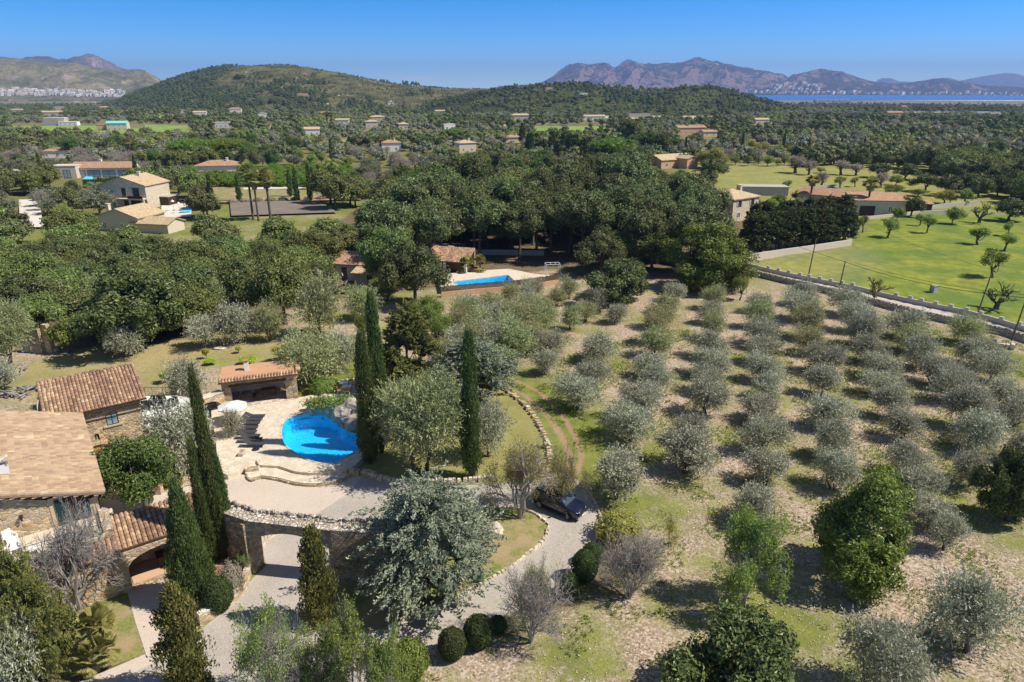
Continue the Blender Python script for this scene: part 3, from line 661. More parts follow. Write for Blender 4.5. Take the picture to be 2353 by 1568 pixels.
def make_protos():
    g = lambda s: np.random.default_rng(s)
    # olive trees: feathery grey-green
    for k in range(5):
        r = g(100 + k); cl = ellipsoid_clumps(r, 19, 2.65, 1.9, 2.55, .85, .2, -.8)
        nm = 'olive_tree'
        reg_tree('olive', nm, 'olive tree', 4.3, 5.4, trunk(cl, r, 4.3, .17, .22, 9, (r.normal() * .2, r.normal() * .2), 1 + k % 3), crown(r, cl, 430 + 40 * k, .27, .27, True, 0, squash=1.0, openness=1.2 + .1 * (k % 3)), M['bark'], M['olive'])
    for k in range(3):
        r = g(120 + k); cl = ellipsoid_clumps(r, 18, 2.6, 1.9, 2.5, .85, .2, -.8)
        reg_tree('olive_green', 'olive_tree', 'olive tree', 4.3, 5.4, trunk(cl, r, 4.3, .17, .25, 9, (0, 0), 1 + k % 3), crown(r, cl, 420 + 50 * k, .27, .27, True, 0, squash=1.0, openness=1.3), M['bark'], M['olive_green'])
    for k in range(3):
        r = g(140 + k); cl = ellipsoid_clumps(r, 11, 2.6, 1.7, 3.0, 1.1, .3, -.6)
        reg_tree('olive_mid', 'olive_tree', 'olive tree', 4.8, 5.8, trunk(cl, r, 4.3, .2, .22, 6, n=4), crown(r, cl, 210, .42, .34, True, .5), M['bark'], M['olive_far'])
    # big olive by the pool
    r = g(160); cl = ellipsoid_clumps(r, 30, 4.3, 2.6, 4.2, 1.35, .25, -.7)
    reg_tree('olive_big', 'olive_tree', 'olive tree', 7.0, 9.2, trunk(cl, r, 7, .3, .2, 12, (0, 0), 3), crown(r, cl, 1000, .28, .3, True, .2, squash=.95, openness=1.0), M['bark'], M['olive_green'])
    # holm oaks
    for k in range(4):
        r = g(200 + k); cl = ellipsoid_clumps(r, 34, 4.6, 3.2, 5.0, 1.45, .45, -.7)
        reg_tree('oak', 'holm_oak', 'oak tree', 8.6, 9.6, trunk(cl, r, 8, .32, .3, 8), crown(r, cl, 430, .34, .5, False, .72, .3), M['bark'], M['oak'] if k % 2 else M['oak_olive'])
    for k in range(4):
        r = g(220 + k); cl = ellipsoid_clumps(r, 24, 4.6, 3.2, 5.0, 1.6, .5, -.7)
        reg_tree('oak_mid', 'holm_oak', 'oak tree', 8.6, 9.6, trunk(cl, r, 8, .32, .3, 5, n=4), crown(r, cl, 190, .58, .5, False, .78, .3), M['bark'], M['oak_far'] if k % 2 else M['oak_olive'])
    # tall dark grove trees with bare trunks
    for k in range(3):
        r = g(240 + k); cl = ellipsoid_clumps(r, 34, 4.8, 3.6, 9.6, 1.7, .45, -.75)
        reg_tree('tall', 'tall_holm_oak', 'oak tree', 13.4, 10.2, trunk(cl, r, 13, .32, .42, 9), crown(r, cl, 330, .45, .5, False, .74, .3), M['bark'], M['oak'])
    # carob, fresh green, citrus
    for k in range(2):
        r = g(260 + k); cl = ellipsoid_clumps(r, 42, 4.0, 3.4, 3.3, 1.05, .4, -.98)
        reg_tree('carob', 'carob_tree', 'carob tree', 6.8, 8.2, trunk(cl, r, 6, .3, .25, 8, (0, 0), 2), crown(r, cl, 560, .30, .5, False, .7), M['bark'], M['carob'])
    for k in range(2):
        r = g(264 + k); cl = ellipsoid_clumps(r, 18, 3.6, 2.6, 3.7, 1.3, .4, -.75)
        reg_tree('carob_mid', 'carob_tree', 'carob tree', 6.4, 7.6, trunk(cl, r, 6, .3, .25, 6, n=4), crown(r, cl, 200, .5, .5, False, .7), M['bark'], M['carob'])
    r = g(270); cl = ellipsoid_clumps(r, 30, 3.1, 2.7, 3.6, .95, .3, -.85)
    reg_tree('citrus', 'orange_tree', 'orange tree', 6.4, 6.6, trunk(cl, r, 6, .36, .3, 10, (.3, 0), 2), crown(r, cl, 620, .22, .5, False, .45), M['bark'], M['citrus'])
    r = g(272); cl = ellipsoid_clumps(r, 54, 3.8, 4.1, 4.1, .95, .35, -.98)
    reg_tree('bay', 'avocado_tree', 'green tree', 8.0, 7.8, trunk(cl, r, 8, .26, .25, 10), crown(r, cl, 560, .25, .5, False, .4), M['bark'], M['bay'])
    for k in range(3):
        r = g(280 + k); cl = ellipsoid_clumps(r, 17, 2.6, 1.6, 3.3, .8, .4, -.4)
        reg_tree('almond', 'almond_tree', 'almond tree', 4.9, 5.6, trunk(cl, r, 4.6, .2, .3, 12, (r.normal() * .3, 0)), crown(r, cl, 400, .21, .4, False, .0, openness=1.5), M['bark'], M['green'])
    for k in range(2):
        r = g(286 + k); cl = ellipsoid_clumps(r, 9, 2.1, 1.2, 2.7, .85, .4, -.4)
        reg_tree('fig', 'fig_tree', 'fig tree', 3.9, 4.6, trunk(cl, r, 4, .22, .32, 8, (r.normal() * .4, r.normal() * .2)), crown(r, cl, 110, .36, .6, False, .3), M['bark'], M['green'])
    for k in range(2):
        r = g(290 + k); cl = ellipsoid_clumps(r, 12, 2.4, 1.8, 2.8, 1.0, .3, -.8)
        reg_tree('green_mid', 'green_shrub_tree', 'green tree', 4.8, 5.2, trunk(cl, r, 4, .16, .25, 5, n=4), crown(r, cl, 170, .42, .5, False, .6), M['bark'], M['green'])
    r = g(295); cl = ellipsoid_clumps(r, 14, 3.6, 2.6, 3.6, 1.5, .5, -.7)
    reg_tree('yellow_mid', 'yellow_willow', 'willow tree', 6.6, 7.6, trunk(cl, r, 6, .3, .25, 6, n=5), crown(r, cl, 420, .40, .4, False, .6), M['bark'], M['mimosa'])
    r = g(296); cl = ellipsoid_clumps(r, 20, 1.1, .8, 1.3, .45, .3, -.8)
    reg_tree('lemon', 'lemon_bush', 'lemon tree', 2.2, 2.5, trunk(cl, r, 2, .06, .25, 6), crown(r, cl, 150, .17, .5, False, .4), M['bark'], M['yellowgreen'])
    for k in range(2):
        r = g(298 + k); cl = ellipsoid_clumps(r, 12, 2.3, 1.6, 2.0, .95, .4, -.9)
        reg_tree('citrus_mid', 'orange_tree', 'orange tree', 3.7, 4.8, trunk(cl, r, 3, .12, .25, 4, n=4), crown(r, cl, 200, .36, .5, False, .7), M['bark'], M['umbrella'])
    # pines
    for k in range(3):
        r = g(300 + k); cl = ellipsoid_clumps(r, 24, 3.6, 4.0, 6.2, 1.35, .4, -.8)
        reg_tree('pine_mid', 'aleppo_pine', 'pine tree', 10.6, 7.8, trunk(cl, r, 9, .28, .3, 7, n=5), crown(r, cl, 210, .52, .3, True, .6), M['bark'], M['pine'])
    for k in range(2):
        r = g(310 + k); cl = ellipsoid_clumps(r, 60, 6.0, 3.0, 5.4, 1.3, .6, -.45)
        reg_tree('umbrella', 'umbrella_pine', 'umbrella pine', 8.4, 12.6, trunk(cl, r, 8, .35, .5, 12, n=6), crown(r, cl, 260, .4, .3, True, .75, squash=.75), M['bark'], M['umbrella'])
    # Italian cypresses: upright flame-like tufts round a dense column
    def cyp(seed, h, w, nt, leafn, size, mat='cypress', name='italian_cypress', prof=None, lump=.2, cat='cypress'):
        r = g(seed); mb = MB(); prof = prof or (lambda t: (min(1, (t + .02) * 7) ** .6) * (1 - max(0, t - .25) / .75 * .15) * (max(0, 1 - t) ** .33))
        nz, na = 26, 12; rings = []
        for i in range(nz + 1):
            t = i / nz; ang = np.arange(na) / na * 2 * math.pi; rad = w / 2 * prof(t) * .74 * (1 + r.normal(size=na) * .06)
            rings.append(mb.verts(np.stack([rad * np.cos(ang), rad * np.sin(ang), np.full(na, .25 + t * (h - .4))], 1)))
        for i in range(nz):
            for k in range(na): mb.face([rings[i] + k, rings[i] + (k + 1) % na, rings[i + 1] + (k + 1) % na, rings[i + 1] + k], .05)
        # tufts
        t = r.uniform(0, .98, nt) ** .9; a = r.uniform(0, 6.283, nt); pr = np.array([prof(q) for q in t]); keep = r.uniform(0, 1, nt) < (.25 + pr); t, a, pr = t[keep], a[keep], pr[keep]
        for q in range(len(t)):
            rad = w / 2 * pr[q] * r.uniform(.82, 1.0 + lump) * (1 + .16 * math.sin(a[q] * 3 + t[q] * 7 + seed) + .08 * math.sin(t[q] * 31 + a[q] * 2)); L = r.uniform(.5, 1.2) * (h / 12) ** .5; n = leafn
            s = r.uniform(0, 1, n); th = (1 - s) ** .5 * .17 * (w / 2) ** .3
            d = r.normal(size=(n, 3)); d[:, 2] *= .4; bx_, by_ = rad * math.cos(a[q]), rad * math.sin(a[q])
            P = np.stack([bx_ * (1 - s * .05) + d[:, 0] * th, by_ * (1 - s * .05) + d[:, 1] * th, t[q] * (h - .6) + s * L + .1], 1)
            out = np.array([math.cos(a[q]), math.sin(a[q]), 0]); al = np.array([0, 0, 1.0]) + out * .25 + r.normal(size=(n, 3)) * .28
            leaves(mb, P, al, size, .42, al, r, .35 + r.uniform(-.15, .15) + .3 * s + r.normal(size=n) * .12)
        tb = MB(); tb.tube([(0, 0, -.2), (0, 0, .4), (0, 0, h * .6)], [w * .14, w * .11, w * .04], 7); return tb, mb, h, w, name, cat, mat
    for k in range(3):
        tb, mb, h, w, nm, ca, mt = cyp(400 + k, 13, 2.1, 1500, 16, .2); reg_tree('cypress', nm, ca, h, w, tb, mb, M['bark'], M[mt])
    for k in range(1):
        tb, mb, h, w, nm, ca, mt = cyp(405, 9, 3.9, 1500, 18, .21, prof=lambda t: (min(1, (t + .05) * 5) ** .6) * max(0, 1 - t) ** .75, lump=.2); reg_tree('cypress_wide', nm, ca, h, w, tb, mb, M['bark'], M[mt])
    tb, mb, h, w, nm, ca, mt = cyp(410, 7.5, 1.8, 620, 14, .22, 'juniper', 'juniper_column', lambda t: (min(1, (t + .04) * 5) ** .6) * (1 + .25 * math.sin(t * 19)) * (1.05 - t) ** .5, .45, 'cypress'); reg_tree('juniper_col', nm, ca, h, w, tb, mb, M['bark'], M['juniper'])
    for k in range(2):
        tb, mb, h, w, nm, ca, mt = cyp(415 + k, 9, 1.3, 240, 6, .5); reg_tree('cypress_mid', nm, ca, h, w, tb, mb, M['bark'], M[mt])
    # juniper / conifer masses
    def conifer(seed, h, w, mat, name, cat, K, per, size, droop=.0, core=.5):
        r = g(seed); cl = []
        for k in range(K):
            t = r.uniform(0.04, 1) ** .8; a = r.uniform(0, 6.283); R0 = (w / 2) * (min(1, (1.02 - t) * 1.18) ** .9 if mat == 'blue' and h > 6 else min(1, (1.02 - t) * 1.5) ** .75) * min(1, .65 + t * 2); q = r.uniform(.45, 1) ** .6 * R0
            cl.append((q * math.cos(a), q * math.sin(a), .5 + t * (h - 1.0), (w / 2) * .24 * r.uniform(.7, 1.2)))
        cl = np.array(cl); mb = MB()
        for c in cl:
            for _ in range(6):     # each clump is a fan of drooping sprays
                d = np.array([c[0], c[1], 0]) / (math.hypot(c[0], c[1]) + .1) + r.normal(size=3) * .55; d[2] = r.uniform(-.1, .7) - droop; d /= np.linalg.norm(d)
                n = per // 6; s = r.uniform(0, 1, n); o = c[:3] + r.normal(size=3) * c[3] * .45; P = o + d * (s * c[3] * 1.6)[:, None] + r.normal(size=(n, 3)) * (.16 * c[3] * (1.2 - s))[:, None]
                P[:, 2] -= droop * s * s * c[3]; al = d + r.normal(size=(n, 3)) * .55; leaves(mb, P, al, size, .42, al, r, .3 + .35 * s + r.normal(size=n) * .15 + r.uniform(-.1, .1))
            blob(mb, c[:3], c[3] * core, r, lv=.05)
        tb = MB(); tb.tube([(0, 0, -.2), (0, 0, h * .3), (0, 0, h * .85)], [.22, .17, .05], 7)
        for c in cl[:14]: tb.tube([(0, 0, c[2] * .7), (c[0] * .8, c[1] * .8, c[2])], [.08, .03], 4, False)
        reg_tree(mat + '_' + name, name, cat, h, w, tb, mb, M['bark'], M[mat])
    conifer(420, 7.2, 9.6, 'blue', 'arizona_cypress', 'cypress', 120, 300, .24, .15, .62)
    conifer(421, 5.2, 6.8, 'blue', 'blue_cypress', 'cypress', 70, 240, .25, .1, .6)
    conifer(422, 9.4, 5.6, 'juniper', 'brown_cypress', 'cypress', 110, 260, .25, .0, .66)
    conifer(423, 7.0, 9.0, 'juniper', 'spreading_juniper', 'cypress', 130, 280, .25, .05, .62)
    conifer(424, 9.0, 4.4, 'hedge', 'hedge_cypress', 'cypress', 60, 130, .42, .0, .8)
    # bare and half-bare trees, branch by branch
    def bare(seed, kind, name, cat, h, w, depth_, lm=None, leafn=0, spread=.62, bark='bark_grey', rad=.16, stems=3, lsize=.15, up=.35):
        r = g(seed); mb = MB(); tips = []
        def grow(p, d, L, rd, k):
            q = p + d * L * .5 + Vector(r.normal(size=3)) * L * .07; e = p + d * L + Vector(r.normal(size=3)) * L * .08
            mb.tube([p, q, e], [rd, rd * .85, rd * .68], 5 if k < 2 else 3, False)
            if k >= depth_: tips.append((e, d)); return
            nb = 3 if k < depth_ - 1 else 4
            for i in range(nb):
                nd = (d + Vector(r.normal(size=3)) * spread + Vector((0, 0, up * .3))).normalized(); grow(e if i else q, nd, L * r.uniform(.66, .86), rd * .62, k + 1)
        for s in range(stems):
            a = s / stems * 6.28 + r.uniform(0, 1); d = Vector((math.cos(a) * .45, math.sin(a) * .45, 1)).normalized() if stems > 1 else Vector((0, 0, 1)); grow(Vector((0, 0, -.1)), d, h * .24, rad, 0)
        zs = np.concatenate(mb.V); hh = np.percentile(zs[:, 2], 99.5); ww = 2 * np.percentile(np.hypot(zs[:, 0], zs[:, 1]), 98)
        sc = np.array([w / ww, w / ww, h / hh]); mb.V = [v * sc for v in mb.V]; parts = [('branches', mb.mesh(name + '_branches', M[bark]))]
        if lm:
            cm_ = MB(); T = np.array([tuple(t[0]) for t in tips]) * sc; T = T[r.integers(0, len(T), leafn)] if leafn else T
            sel = fbm(T[:, 0] * .5 + 50, T[:, 1] * .5 + T[:, 2] * .5 + 50, seed, 2) > .42; T = T[sel]; P = T + r.normal(size=T.shape) * .16
            leaves(cm_, P, r.normal(size=P.shape) + np.array([0, 0, .5]), lsize, .4, None, r, .45 + r.normal(size=len(P)) * .22); parts.append(('crown', cm_.mesh(name + '_crown', M[lm])))
        reg(kind, name, cat, h, w, parts)
    bare(500, 'bare', 'bare_tree', 'bare tree', 6.5, 6.5, 6, spread=.5)
    bare(501, 'bare_shrub', 'bare_shrub', 'bare shrub', 3.6, 5.0, 6, 'dusky', 1500, .5, 'bark_pale', .07, 5, .12)
    bare(502, 'bare_shrub', 'bare_shrub', 'bare shrub', 3.4, 5.0, 6, 'dusky', 1500, .5, 'bark_pale', .07, 5, .12)
    bare(503, 'mimosa', 'mimosa_tree', 'mimosa tree', 6.0, 7.0, 6, 'mimosa', 7000, .5, 'bark_pale', .16, 3, .17)
    bare(504, 'almond_thin', 'almond_tree', 'almond tree', 5.2, 6.4, 6, 'green', 24000, .5, 'bark_grey', .09, 4, .19)
    bare(505, 'almond_thin', 'almond_tree', 'almond tree', 5.2, 6.4, 6, 'green', 17000, .55, 'bark_grey', .09, 3, .19)
    bare(506, 'fig_bare', 'pruned_fig_tree', 'fig tree', 4.0, 5.0, 4, 'green', 260, .6, 'bark', .22, 1, .3)
    bare(507, 'twiggy_mid', 'leafless_tree', 'bare tree', 5.5, 5.5, 5, 'dusky', 3200, .5, 'bark_pale', .12, 3, .22)
    bare(508, 'poplar_mid', 'bare_poplar', 'bare tree', 8, 3.2, 5, None, 0, .25, 'bark_pale', .14, 3, .2, 1.6)
    bare(509, 'sapling', 'young_almond_tree', 'almond tree', 3.0, 2.0, 5, 'mimosa', 900, .5, 'bark', .045, 1, .12)
    # old pruned silver olives
    r = g(520); cl = ellipsoid_clumps(r, 9, 2.2, 1.5, 3.6, 1.1, .45, -.6)
    reg_tree('olive_old', 'old_olive_tree', 'olive tree', 5.2, 5.4, trunk(cl, r, 4.6, .42, .35, 8, (.3, 0), 1), crown(r, cl, 330, .36, .34, True, .55), M['bark'], M['dusky'])
    # clipped balls, low shrubs
    def ball(seed, kind, name, cat, mat, w, h, n, size, rough_=.06):
        r = g(seed); mb = MB(); d = unit(r.normal(size=(n, 3))); lump = 1 + rough_ * np.sin(d[:, 0] * 7) * np.sin(d[:, 1] * 6 + 1) + r.normal(size=n) * rough_ * .6
        P = d * lump[:, None] * np.array([w / 2, w / 2, h / 2]) + np.array([0, 0, h / 2]); ok = P[:, 2] > .02
        leaves(mb, P[ok], (d + r.normal(size=d.shape) * .45)[ok], size, .5, None, r, (.42 + r.normal(size=n) * .2)[ok])
        na, nb = 18, 10; rr = []
        for i in range(nb + 1):
            ph = -math.pi / 2 + math.pi * i / nb; rr.append(mb.verts([(w / 2 * .94 * math.cos(ph) * math.cos(2 * math.pi * k / na), w / 2 * .94 * math.cos(ph) * math.sin(2 * math.pi * k / na), h / 2 + h / 2 * .94 * math.sin(ph)) for k in range(na)]))
        for i in range(nb):
            for k in range(na): mb.face([rr[i] + k, rr[i] + (k + 1) % na, rr[i + 1] + (k + 1) % na, rr[i + 1] + k], .1)
        reg(kind, name, cat, h, w, [('foliage', mb.mesh(name, M[mat]))])
    ball(530, 'box', 'clipped_box_ball', 'shrub', 'box', 1.7, 1.6, 5200, .1)
    ball(531, 'boxlight', 'rounded_shrub', 'shrub', 'boxlight', 2.0, 1.7, 3600, .16, .1)
    ball(532, 'bush', 'low_bush', 'shrub', 'mimosa', 2.0, 1.2, 2400, .16, .25)
    ball(533, 'bush_dark', 'dark_low_bush', 'shrub', 'oak_olive', 2.0, 1.3, 2400, .16, .25)
    ball(534, 'twigball', 'brown_twiggy_shrub', 'shrub', 'dusky', 1.6, 1.3, 3400, .12, .2)
    # palms
    def palm(seed, kind, name, th, fr, nf, skirt, tr=.22, fan=True, heads=((0, 0, 0),), mid=False):
        r = g(seed); tb = MB(); mb = MB(); db = MB()
        for (hx, hy, hh) in heads:
            T = th + hh; tb.tube([(hx * .2, hy * .2, -.1), (hx * .4, hy * .4, .4), (hx * .8, hy * .8, T * .6), (hx, hy, T)], [tr * 1.35, tr * 1.05, tr * .9, tr * 1.1], 8)
            for dead in (False, True):
                B = db if dead else mb
                for k in range(skirt if dead else nf):
                    a = r.uniform(0, 6.283); el = r.uniform(-1.35, -.75) if dead else r.uniform(-.5, 1.35); d = np.array([math.cos(a) * math.cos(el), math.sin(a) * math.cos(el), math.sin(el)]); o = np.array([hx, hy, T - (r.uniform(0, .9) if dead else 0)])
                    L = fr * r.uniform(.8, 1.1) * (.6 if dead else 1)
                    if fan:      # stalk, then a fan of blades
                        c = o + d * L * .5; nb = 9 if mid else 14
                        side = np.cross(d, [0, 0, 1.]); side /= np.linalg.norm(side) + 1e-6; upv = np.cross(side, d)
                        B.tube([tuple(o), tuple(c)], [.02, .012], 3, False)
                        for j in range(nb):
                            f = (j / (nb - 1) - .5) * 2.5; dd = d * math.cos(f) + side * math.sin(f); e = c + dd * L * .55 - np.array([0, 0, L * .12 * abs(f)]); w_ = upv * .012 + np.cross(dd, upv) * (.14 if mid else .075) * L
                            B.quads(np.array([[c, (c + e) / 2 + w_, e, (c + e) / 2 - w_]]), [float(np.clip(.45 + r.normal() * .2, 0, 1))])
                    else:        # arching feather
                        prev = o; ns = 7
                        side = np.cross(d, [0, 0, 1.]); side /= np.linalg.norm(side) + 1e-6
                        for j in range(ns):
                            t = (j + 1) / ns; e = o + d * L * t - np.array([0, 0, L * .55 * t * t])
                            for sg in (-1, 1):
                                for z_ in (0, .5):
                                    b0 = prev + (e - prev) * z_; tip = b0 + side * sg * L * .24 * math.sin(math.pi * (.12 + .85 * t)) + (e - prev) * .9 - np.array([0, 0, .12 * L * t]); w_ = (e - prev) * .3
                                    B.quads(np.array([[b0, b0 + w_, tip, b0 + w_ * .2 + (tip - b0) * .5]]), [float(np.clip(.45 + r.normal() * .2, 0, 1))])
                            prev = e
        parts = [('trunk', tb.mesh(name + '_trunk', M['bark'], True)), ('fronds', mb.mesh(name + '_fronds', M['palm']))]
        if skirt: parts.append(('dead_fronds', db.mesh(name + '_dead', M['palmdead'])))
        reg(kind, name, 'palm tree', th + fr * .7, fr * 2 + (2.0 if len(heads) > 1 else 0), parts)
    palm(540, 'fanpalm_group', 'dwarf_fan_palm', 1.7, 1.25, 26, 14, .12, True, ((0, 0, .5), (1.0, .2, 0), (-1.0, .1, -.9), (-.5, -.7, -.7)))
    palm(541, 'fanpalm', 'tall_fan_palm', 8.0, 2.0, 34, 34, .24, True, mid=True)
    palm(542, 'featherpalm', 'date_palm', 4.0, 3.2, 46, 18, .35, False, mid=True)
    palm(543, 'lowpalm', 'potted_fan_palm', .8, 1.3, 18, 0, .12, True, mid=True)
    # far level-of-detail crowns (whole trees a few pixels high)
    for nm, hh, ww, mt in (('far_oak', 7, 8, 'oak_far'), ('far_olive', 5, 6.5, 'olive_far'), ('far_green', 5, 6, 'green'), ('far_pine', 8.5, 6.5, 'pine_far')):
        for k in range(2):
            r = g(int(600 + k * 9 + len(nm) * 3 + hh * 2)); cl = ellipsoid_clumps(r, 9, ww / 2, hh * .38, hh * .56, ww * .24, .45, -.8); mb = crown(r, cl, 34, 1.15 if hh > 5 else .95, .6, False, .9, .3, corelv=.2)
            tb = MB(); tb.tube([(0, 0, -.5), (0, 0, hh * .4)], [.3, .2], 4); reg_tree(nm, {'far_oak': 'holm_oak', 'far_olive': 'olive_tree', 'far_green': 'carob_tree', 'far_pine': 'aleppo_pine'}[nm], {'far_oak': 'oak tree', 'far_olive': 'olive tree', 'far_green': 'carob tree', 'far_pine': 'pine tree'}[nm], hh, ww, tb, mb, M['bark'], M[mt])
make_protos()
def wood(name, pts, src, label_kind='stuff'):
    """a far wood nobody could count: crowns set on points by a node group"""
    P = np.array(pts); me = bpy.data.meshes.new(name); me.vertices.add(len(P)); me.vertices.foreach_set('co', P[:, :3].astype(np.float32).ravel())
    for nme, colu in (('sc', 3), ('rz', 4)):
        a = me.attributes.new(nme, 'FLOAT', 'POINT'); a.data.foreach_set('value', P[:, colu].astype(np.float32))
    me.update(); o = bpy.data.objects.new(name, me); col.objects.link(o); tag(o, kind='stuff')
    gt = bpy.data.node_groups.new(name, 'GeometryNodeTree'); gt.interface.new_socket('Geometry', in_out='INPUT', socket_type='NodeSocketGeometry'); gt.interface.new_socket('Geometry', in_out='OUTPUT', socket_type='NodeSocketGeometry')
    n = gt.nodes; l = gt.links; gi = n.new('NodeGroupInput'); go = n.new('NodeGroupOutput'); ip = n.new('GeometryNodeInstanceOnPoints'); oi = n.new('GeometryNodeObjectInfo'); oi.inputs['Object'].default_value = src; oi.inputs['As Instance'].default_value = True
    a1 = n.new('GeometryNodeInputNamedAttribute'); a1.data_type = 'FLOAT'; a1.inputs['Name'].default_value = 'sc'; a2 = n.new('GeometryNodeInputNamedAttribute'); a2.data_type = 'FLOAT'; a2.inputs['Name'].default_value = 'rz'
    cx = n.new('ShaderNodeCombineXYZ'); l.new(a2.outputs[0], cx.inputs[2]); l.new(gi.outputs[0], ip.inputs['Points']); l.new(oi.outputs['Geometry'], ip.inputs['Instance'])
    l.new(cx.outputs[0], ip.inputs['Rotation']); l.new(a1.outputs[0], ip.inputs['Scale']); l.new(ip.outputs[0], go.inputs[0])
    md = o.modifiers.new('wood', 'NODES'); md.node_group = gt; return o
# ------------------------------------------------------------------ hard landscape round the farmhouse
U = (.812, .584); V_ = (.584, -.812); O_ = (-37.0, 52.9); YAW = math.atan2(.584, .812)
def L(a, b, z=0.0): return Vector((O_[0] + a * U[0] + b * V_[0], O_[1] + a * U[1] + b * V_[1], z))
DECK = .5
def cpx(x, y): return (392.2 + .22505 * x, 823.5 + .22505 * y)
POOLPX = [cpx(*p) for p in [(1135, 700), (1160, 640), (1230, 600), (1340, 572), (1450, 562), (1560, 566), (1650, 590), (1715, 632), (1740, 685), (1760, 722), (1840, 752), (1945, 795), (2010, 850), (1965, 900), (1880, 955), (1800, 1000), (1710, 1062), (1595, 1074), (1480, 1060), (1350, 1012), (1250, 950), (1160, 880), (1132, 800), (1130, 750)]]
POOL = [tuple(p)[:2] for p in smooth_path([G(x, y, DECK) for x, y in POOLPX], 3, True)]
POOL2 = PG([(765, 911.5), (829, 904), (872, 900), (880, 912), (829, 920), (805, 918)], DECK)
NPOOL = PG([(1037, 648), (1168, 632), (1186, 649), (1064, 660)], .9)
ground = ground_mesh()
sea = MB(); sea.prism([(-9000, 3900), (16000, 3900), (40000, 40000), (-30000, 40000)], -20.6, -20.3, bottom=False); tag(sea.build('sea', M['sea']), kind='structure')
deckpts = [(522, 934), (660, 917), (690, 913), (735, 903), (765, 888), (770, 876), (830, 868), (890, 878), (905, 905), (905, 950), (872, 1000), (853, 1030), (815, 1070), (797, 1078), (779, 1082), (741, 1086), (707, 1087), (673, 1082), (640, 1071), (595, 1069), (588, 1058), (545, 1083), (505, 1085), (495, 1000), (485, 945)]
deckpoly = [tuple(p)[:2] for p in smooth_path([G(x, y, DECK) for x, y in deckpts], 2, True)]
mb = MB(); mb.prism(deckpoly, -.2, DECK, bottom=False, holes=[POOL, POOL2]); tag(mb.build('pool_terrace', M['paving']), kind='structure')
def pool(P, top, name, lab, grp=None, deep=1.5, wl=.12):
    t = thing(name, lab, 'swimming pool', (P[0][0], P[0][1], 0)); q = [(p[0] - P[0][0], p[1] - P[0][1]) for p in P]
    c = Vector((sum(p[0] for p in q) / len(q), sum(p[1] for p in q) / len(q))); n = len(q); mb = MB()
    b0 = mb.verts([(p[0], p[1], top - .01) for p in q]); b1 = mb.verts([(p[0] + (c.x - p[0]) * .04, p[1] + (c.y - p[1]) * .04, top - deep) for p in q])
    for i in range(n): mb.face([b0 + i, b0 + (i + 1) % n, b1 + (i + 1) % n, b1 + i])
    for tr in tessellate_polygon([[Vector((p[0], p[1], 0)) for p in q]]): mb.face([b1 + i for i in tr])
    # apron below the lip so the basin is closed against the hole in the ground
    b2 = mb.verts([(p[0] * 1.0 + (p[0] - c.x) * .22, p[1] + (p[1] - c.y) * .22, top - .42) for p in q])
    for i in range(n): mb.face([b0 + i, b2 + i, b2 + (i + 1) % n, b0 + (i + 1) % n])
    mb.build('basin', M['lining'], t)
    w = MB(); b = w.verts([(p[0], p[1], top - wl) for p in q])
    for tr in tessellate_polygon([[Vector((p[0], p[1], 0)) for p in q]]):
        A, B, C = (q[i] for i in tr); s = (B[0] - A[0]) * (C[1] - A[1]) - (B[1] - A[1]) * (C[0] - A[0]); w.face([b + i for i in (tr if s > 0 else tr[::-1])])
    w.build('water', M['water'], t)
    e = MB(); m = len(q); o1 = [(p[0] + (p[0] - c.x) * .03, p[1] + (p[1] - c.y) * .03) for p in q]; e.prism(o1, top - .02, top + .03, bottom=False, holes=[[(p[0] + (c.x - p[0]) * .012, p[1] + (c.y - p[1]) * .012) for p in q]]); e.build('coping', M['palestone'], t); return t
pool(POOL, DECK, 'swimming_pool', 'kidney-shaped blue swimming pool in the pale paved terrace')
mb = MB(); mb.prism(POOL2, DECK - .5, DECK - .03, bottom=True); tag(mb.build('covered_pool', M['tarp']), 'dark blue covered plunge pool beside the white dining tables', 'swimming pool')
step = [tuple(p)[:2] for p in smooth_path([G(x, y, .25) for x, y in [(562, 1080), (568, 1090), (574, 1099), (600, 1093), (640, 1098), (675, 1107), (707, 1111), (740, 1110), (775, 1103), (806, 1086), (800, 1070), (700, 1075), (600, 1060)]], 2, True)]
mb = MB(); mb.prism(step, -.2, .25, bottom=False); tag(mb.build('terrace_step', M['paving']), kind='structure')
# low dark riser stones along both steps
def edging(name, lab, path, w, h, z0, mat='stone', n=3, jit=.25, grp=None, cat='stone edging', seed=1, sz=.35):
    r = random.Random(seed); P = smooth_path(path, n); t0 = P[0]; mb = MB(); tot = 0
    for i in range(len(P) - 1):
        a, b = P[i], P[i + 1]; d = (b - a).length; k = max(1, int(d / sz))
        for j in range(k):
            p = a.lerp(b, (j + .5) / k) - t0; s = r.uniform(1 - jit, 1 + jit); mb.a = r.random()
            mb.box((p.x + r.uniform(-.1, .1) * w, p.y + r.uniform(-.1, .1) * w, z0 + h * s / 2 - .03), (d / k * r.uniform(.8, 1.08), w * s, h * s + .06), math.atan2(b.y - a.y, b.x - a.x) + r.uniform(-.3, .3) * jit, r.uniform(.7, .95))
    o = mb.build(name, M[mat]); o.location = (t0.x, t0.y, 0); return tag(o, lab, cat, grp)
edging('step_riser', 'curved stone riser of the upper pool terrace step', [G(x, y, .25) for x, y in [(592, 1071), (640, 1074), (673, 1085), (707, 1091), (741, 1090), (779, 1086), (800, 1080)]], .12, .24, .25, 'stone', jit=.08)
edging('step_riser', 'curved stone riser of the lower step facing the gravel court', [G(x, y, 0) for x, y in [(566, 1096), (577, 1108), (600, 1101), (640, 1106), (675, 1115), (707, 1119), (740, 1118), (777, 1111), (810, 1094)]], .12, .24, .0, 'stone', jit=.08)
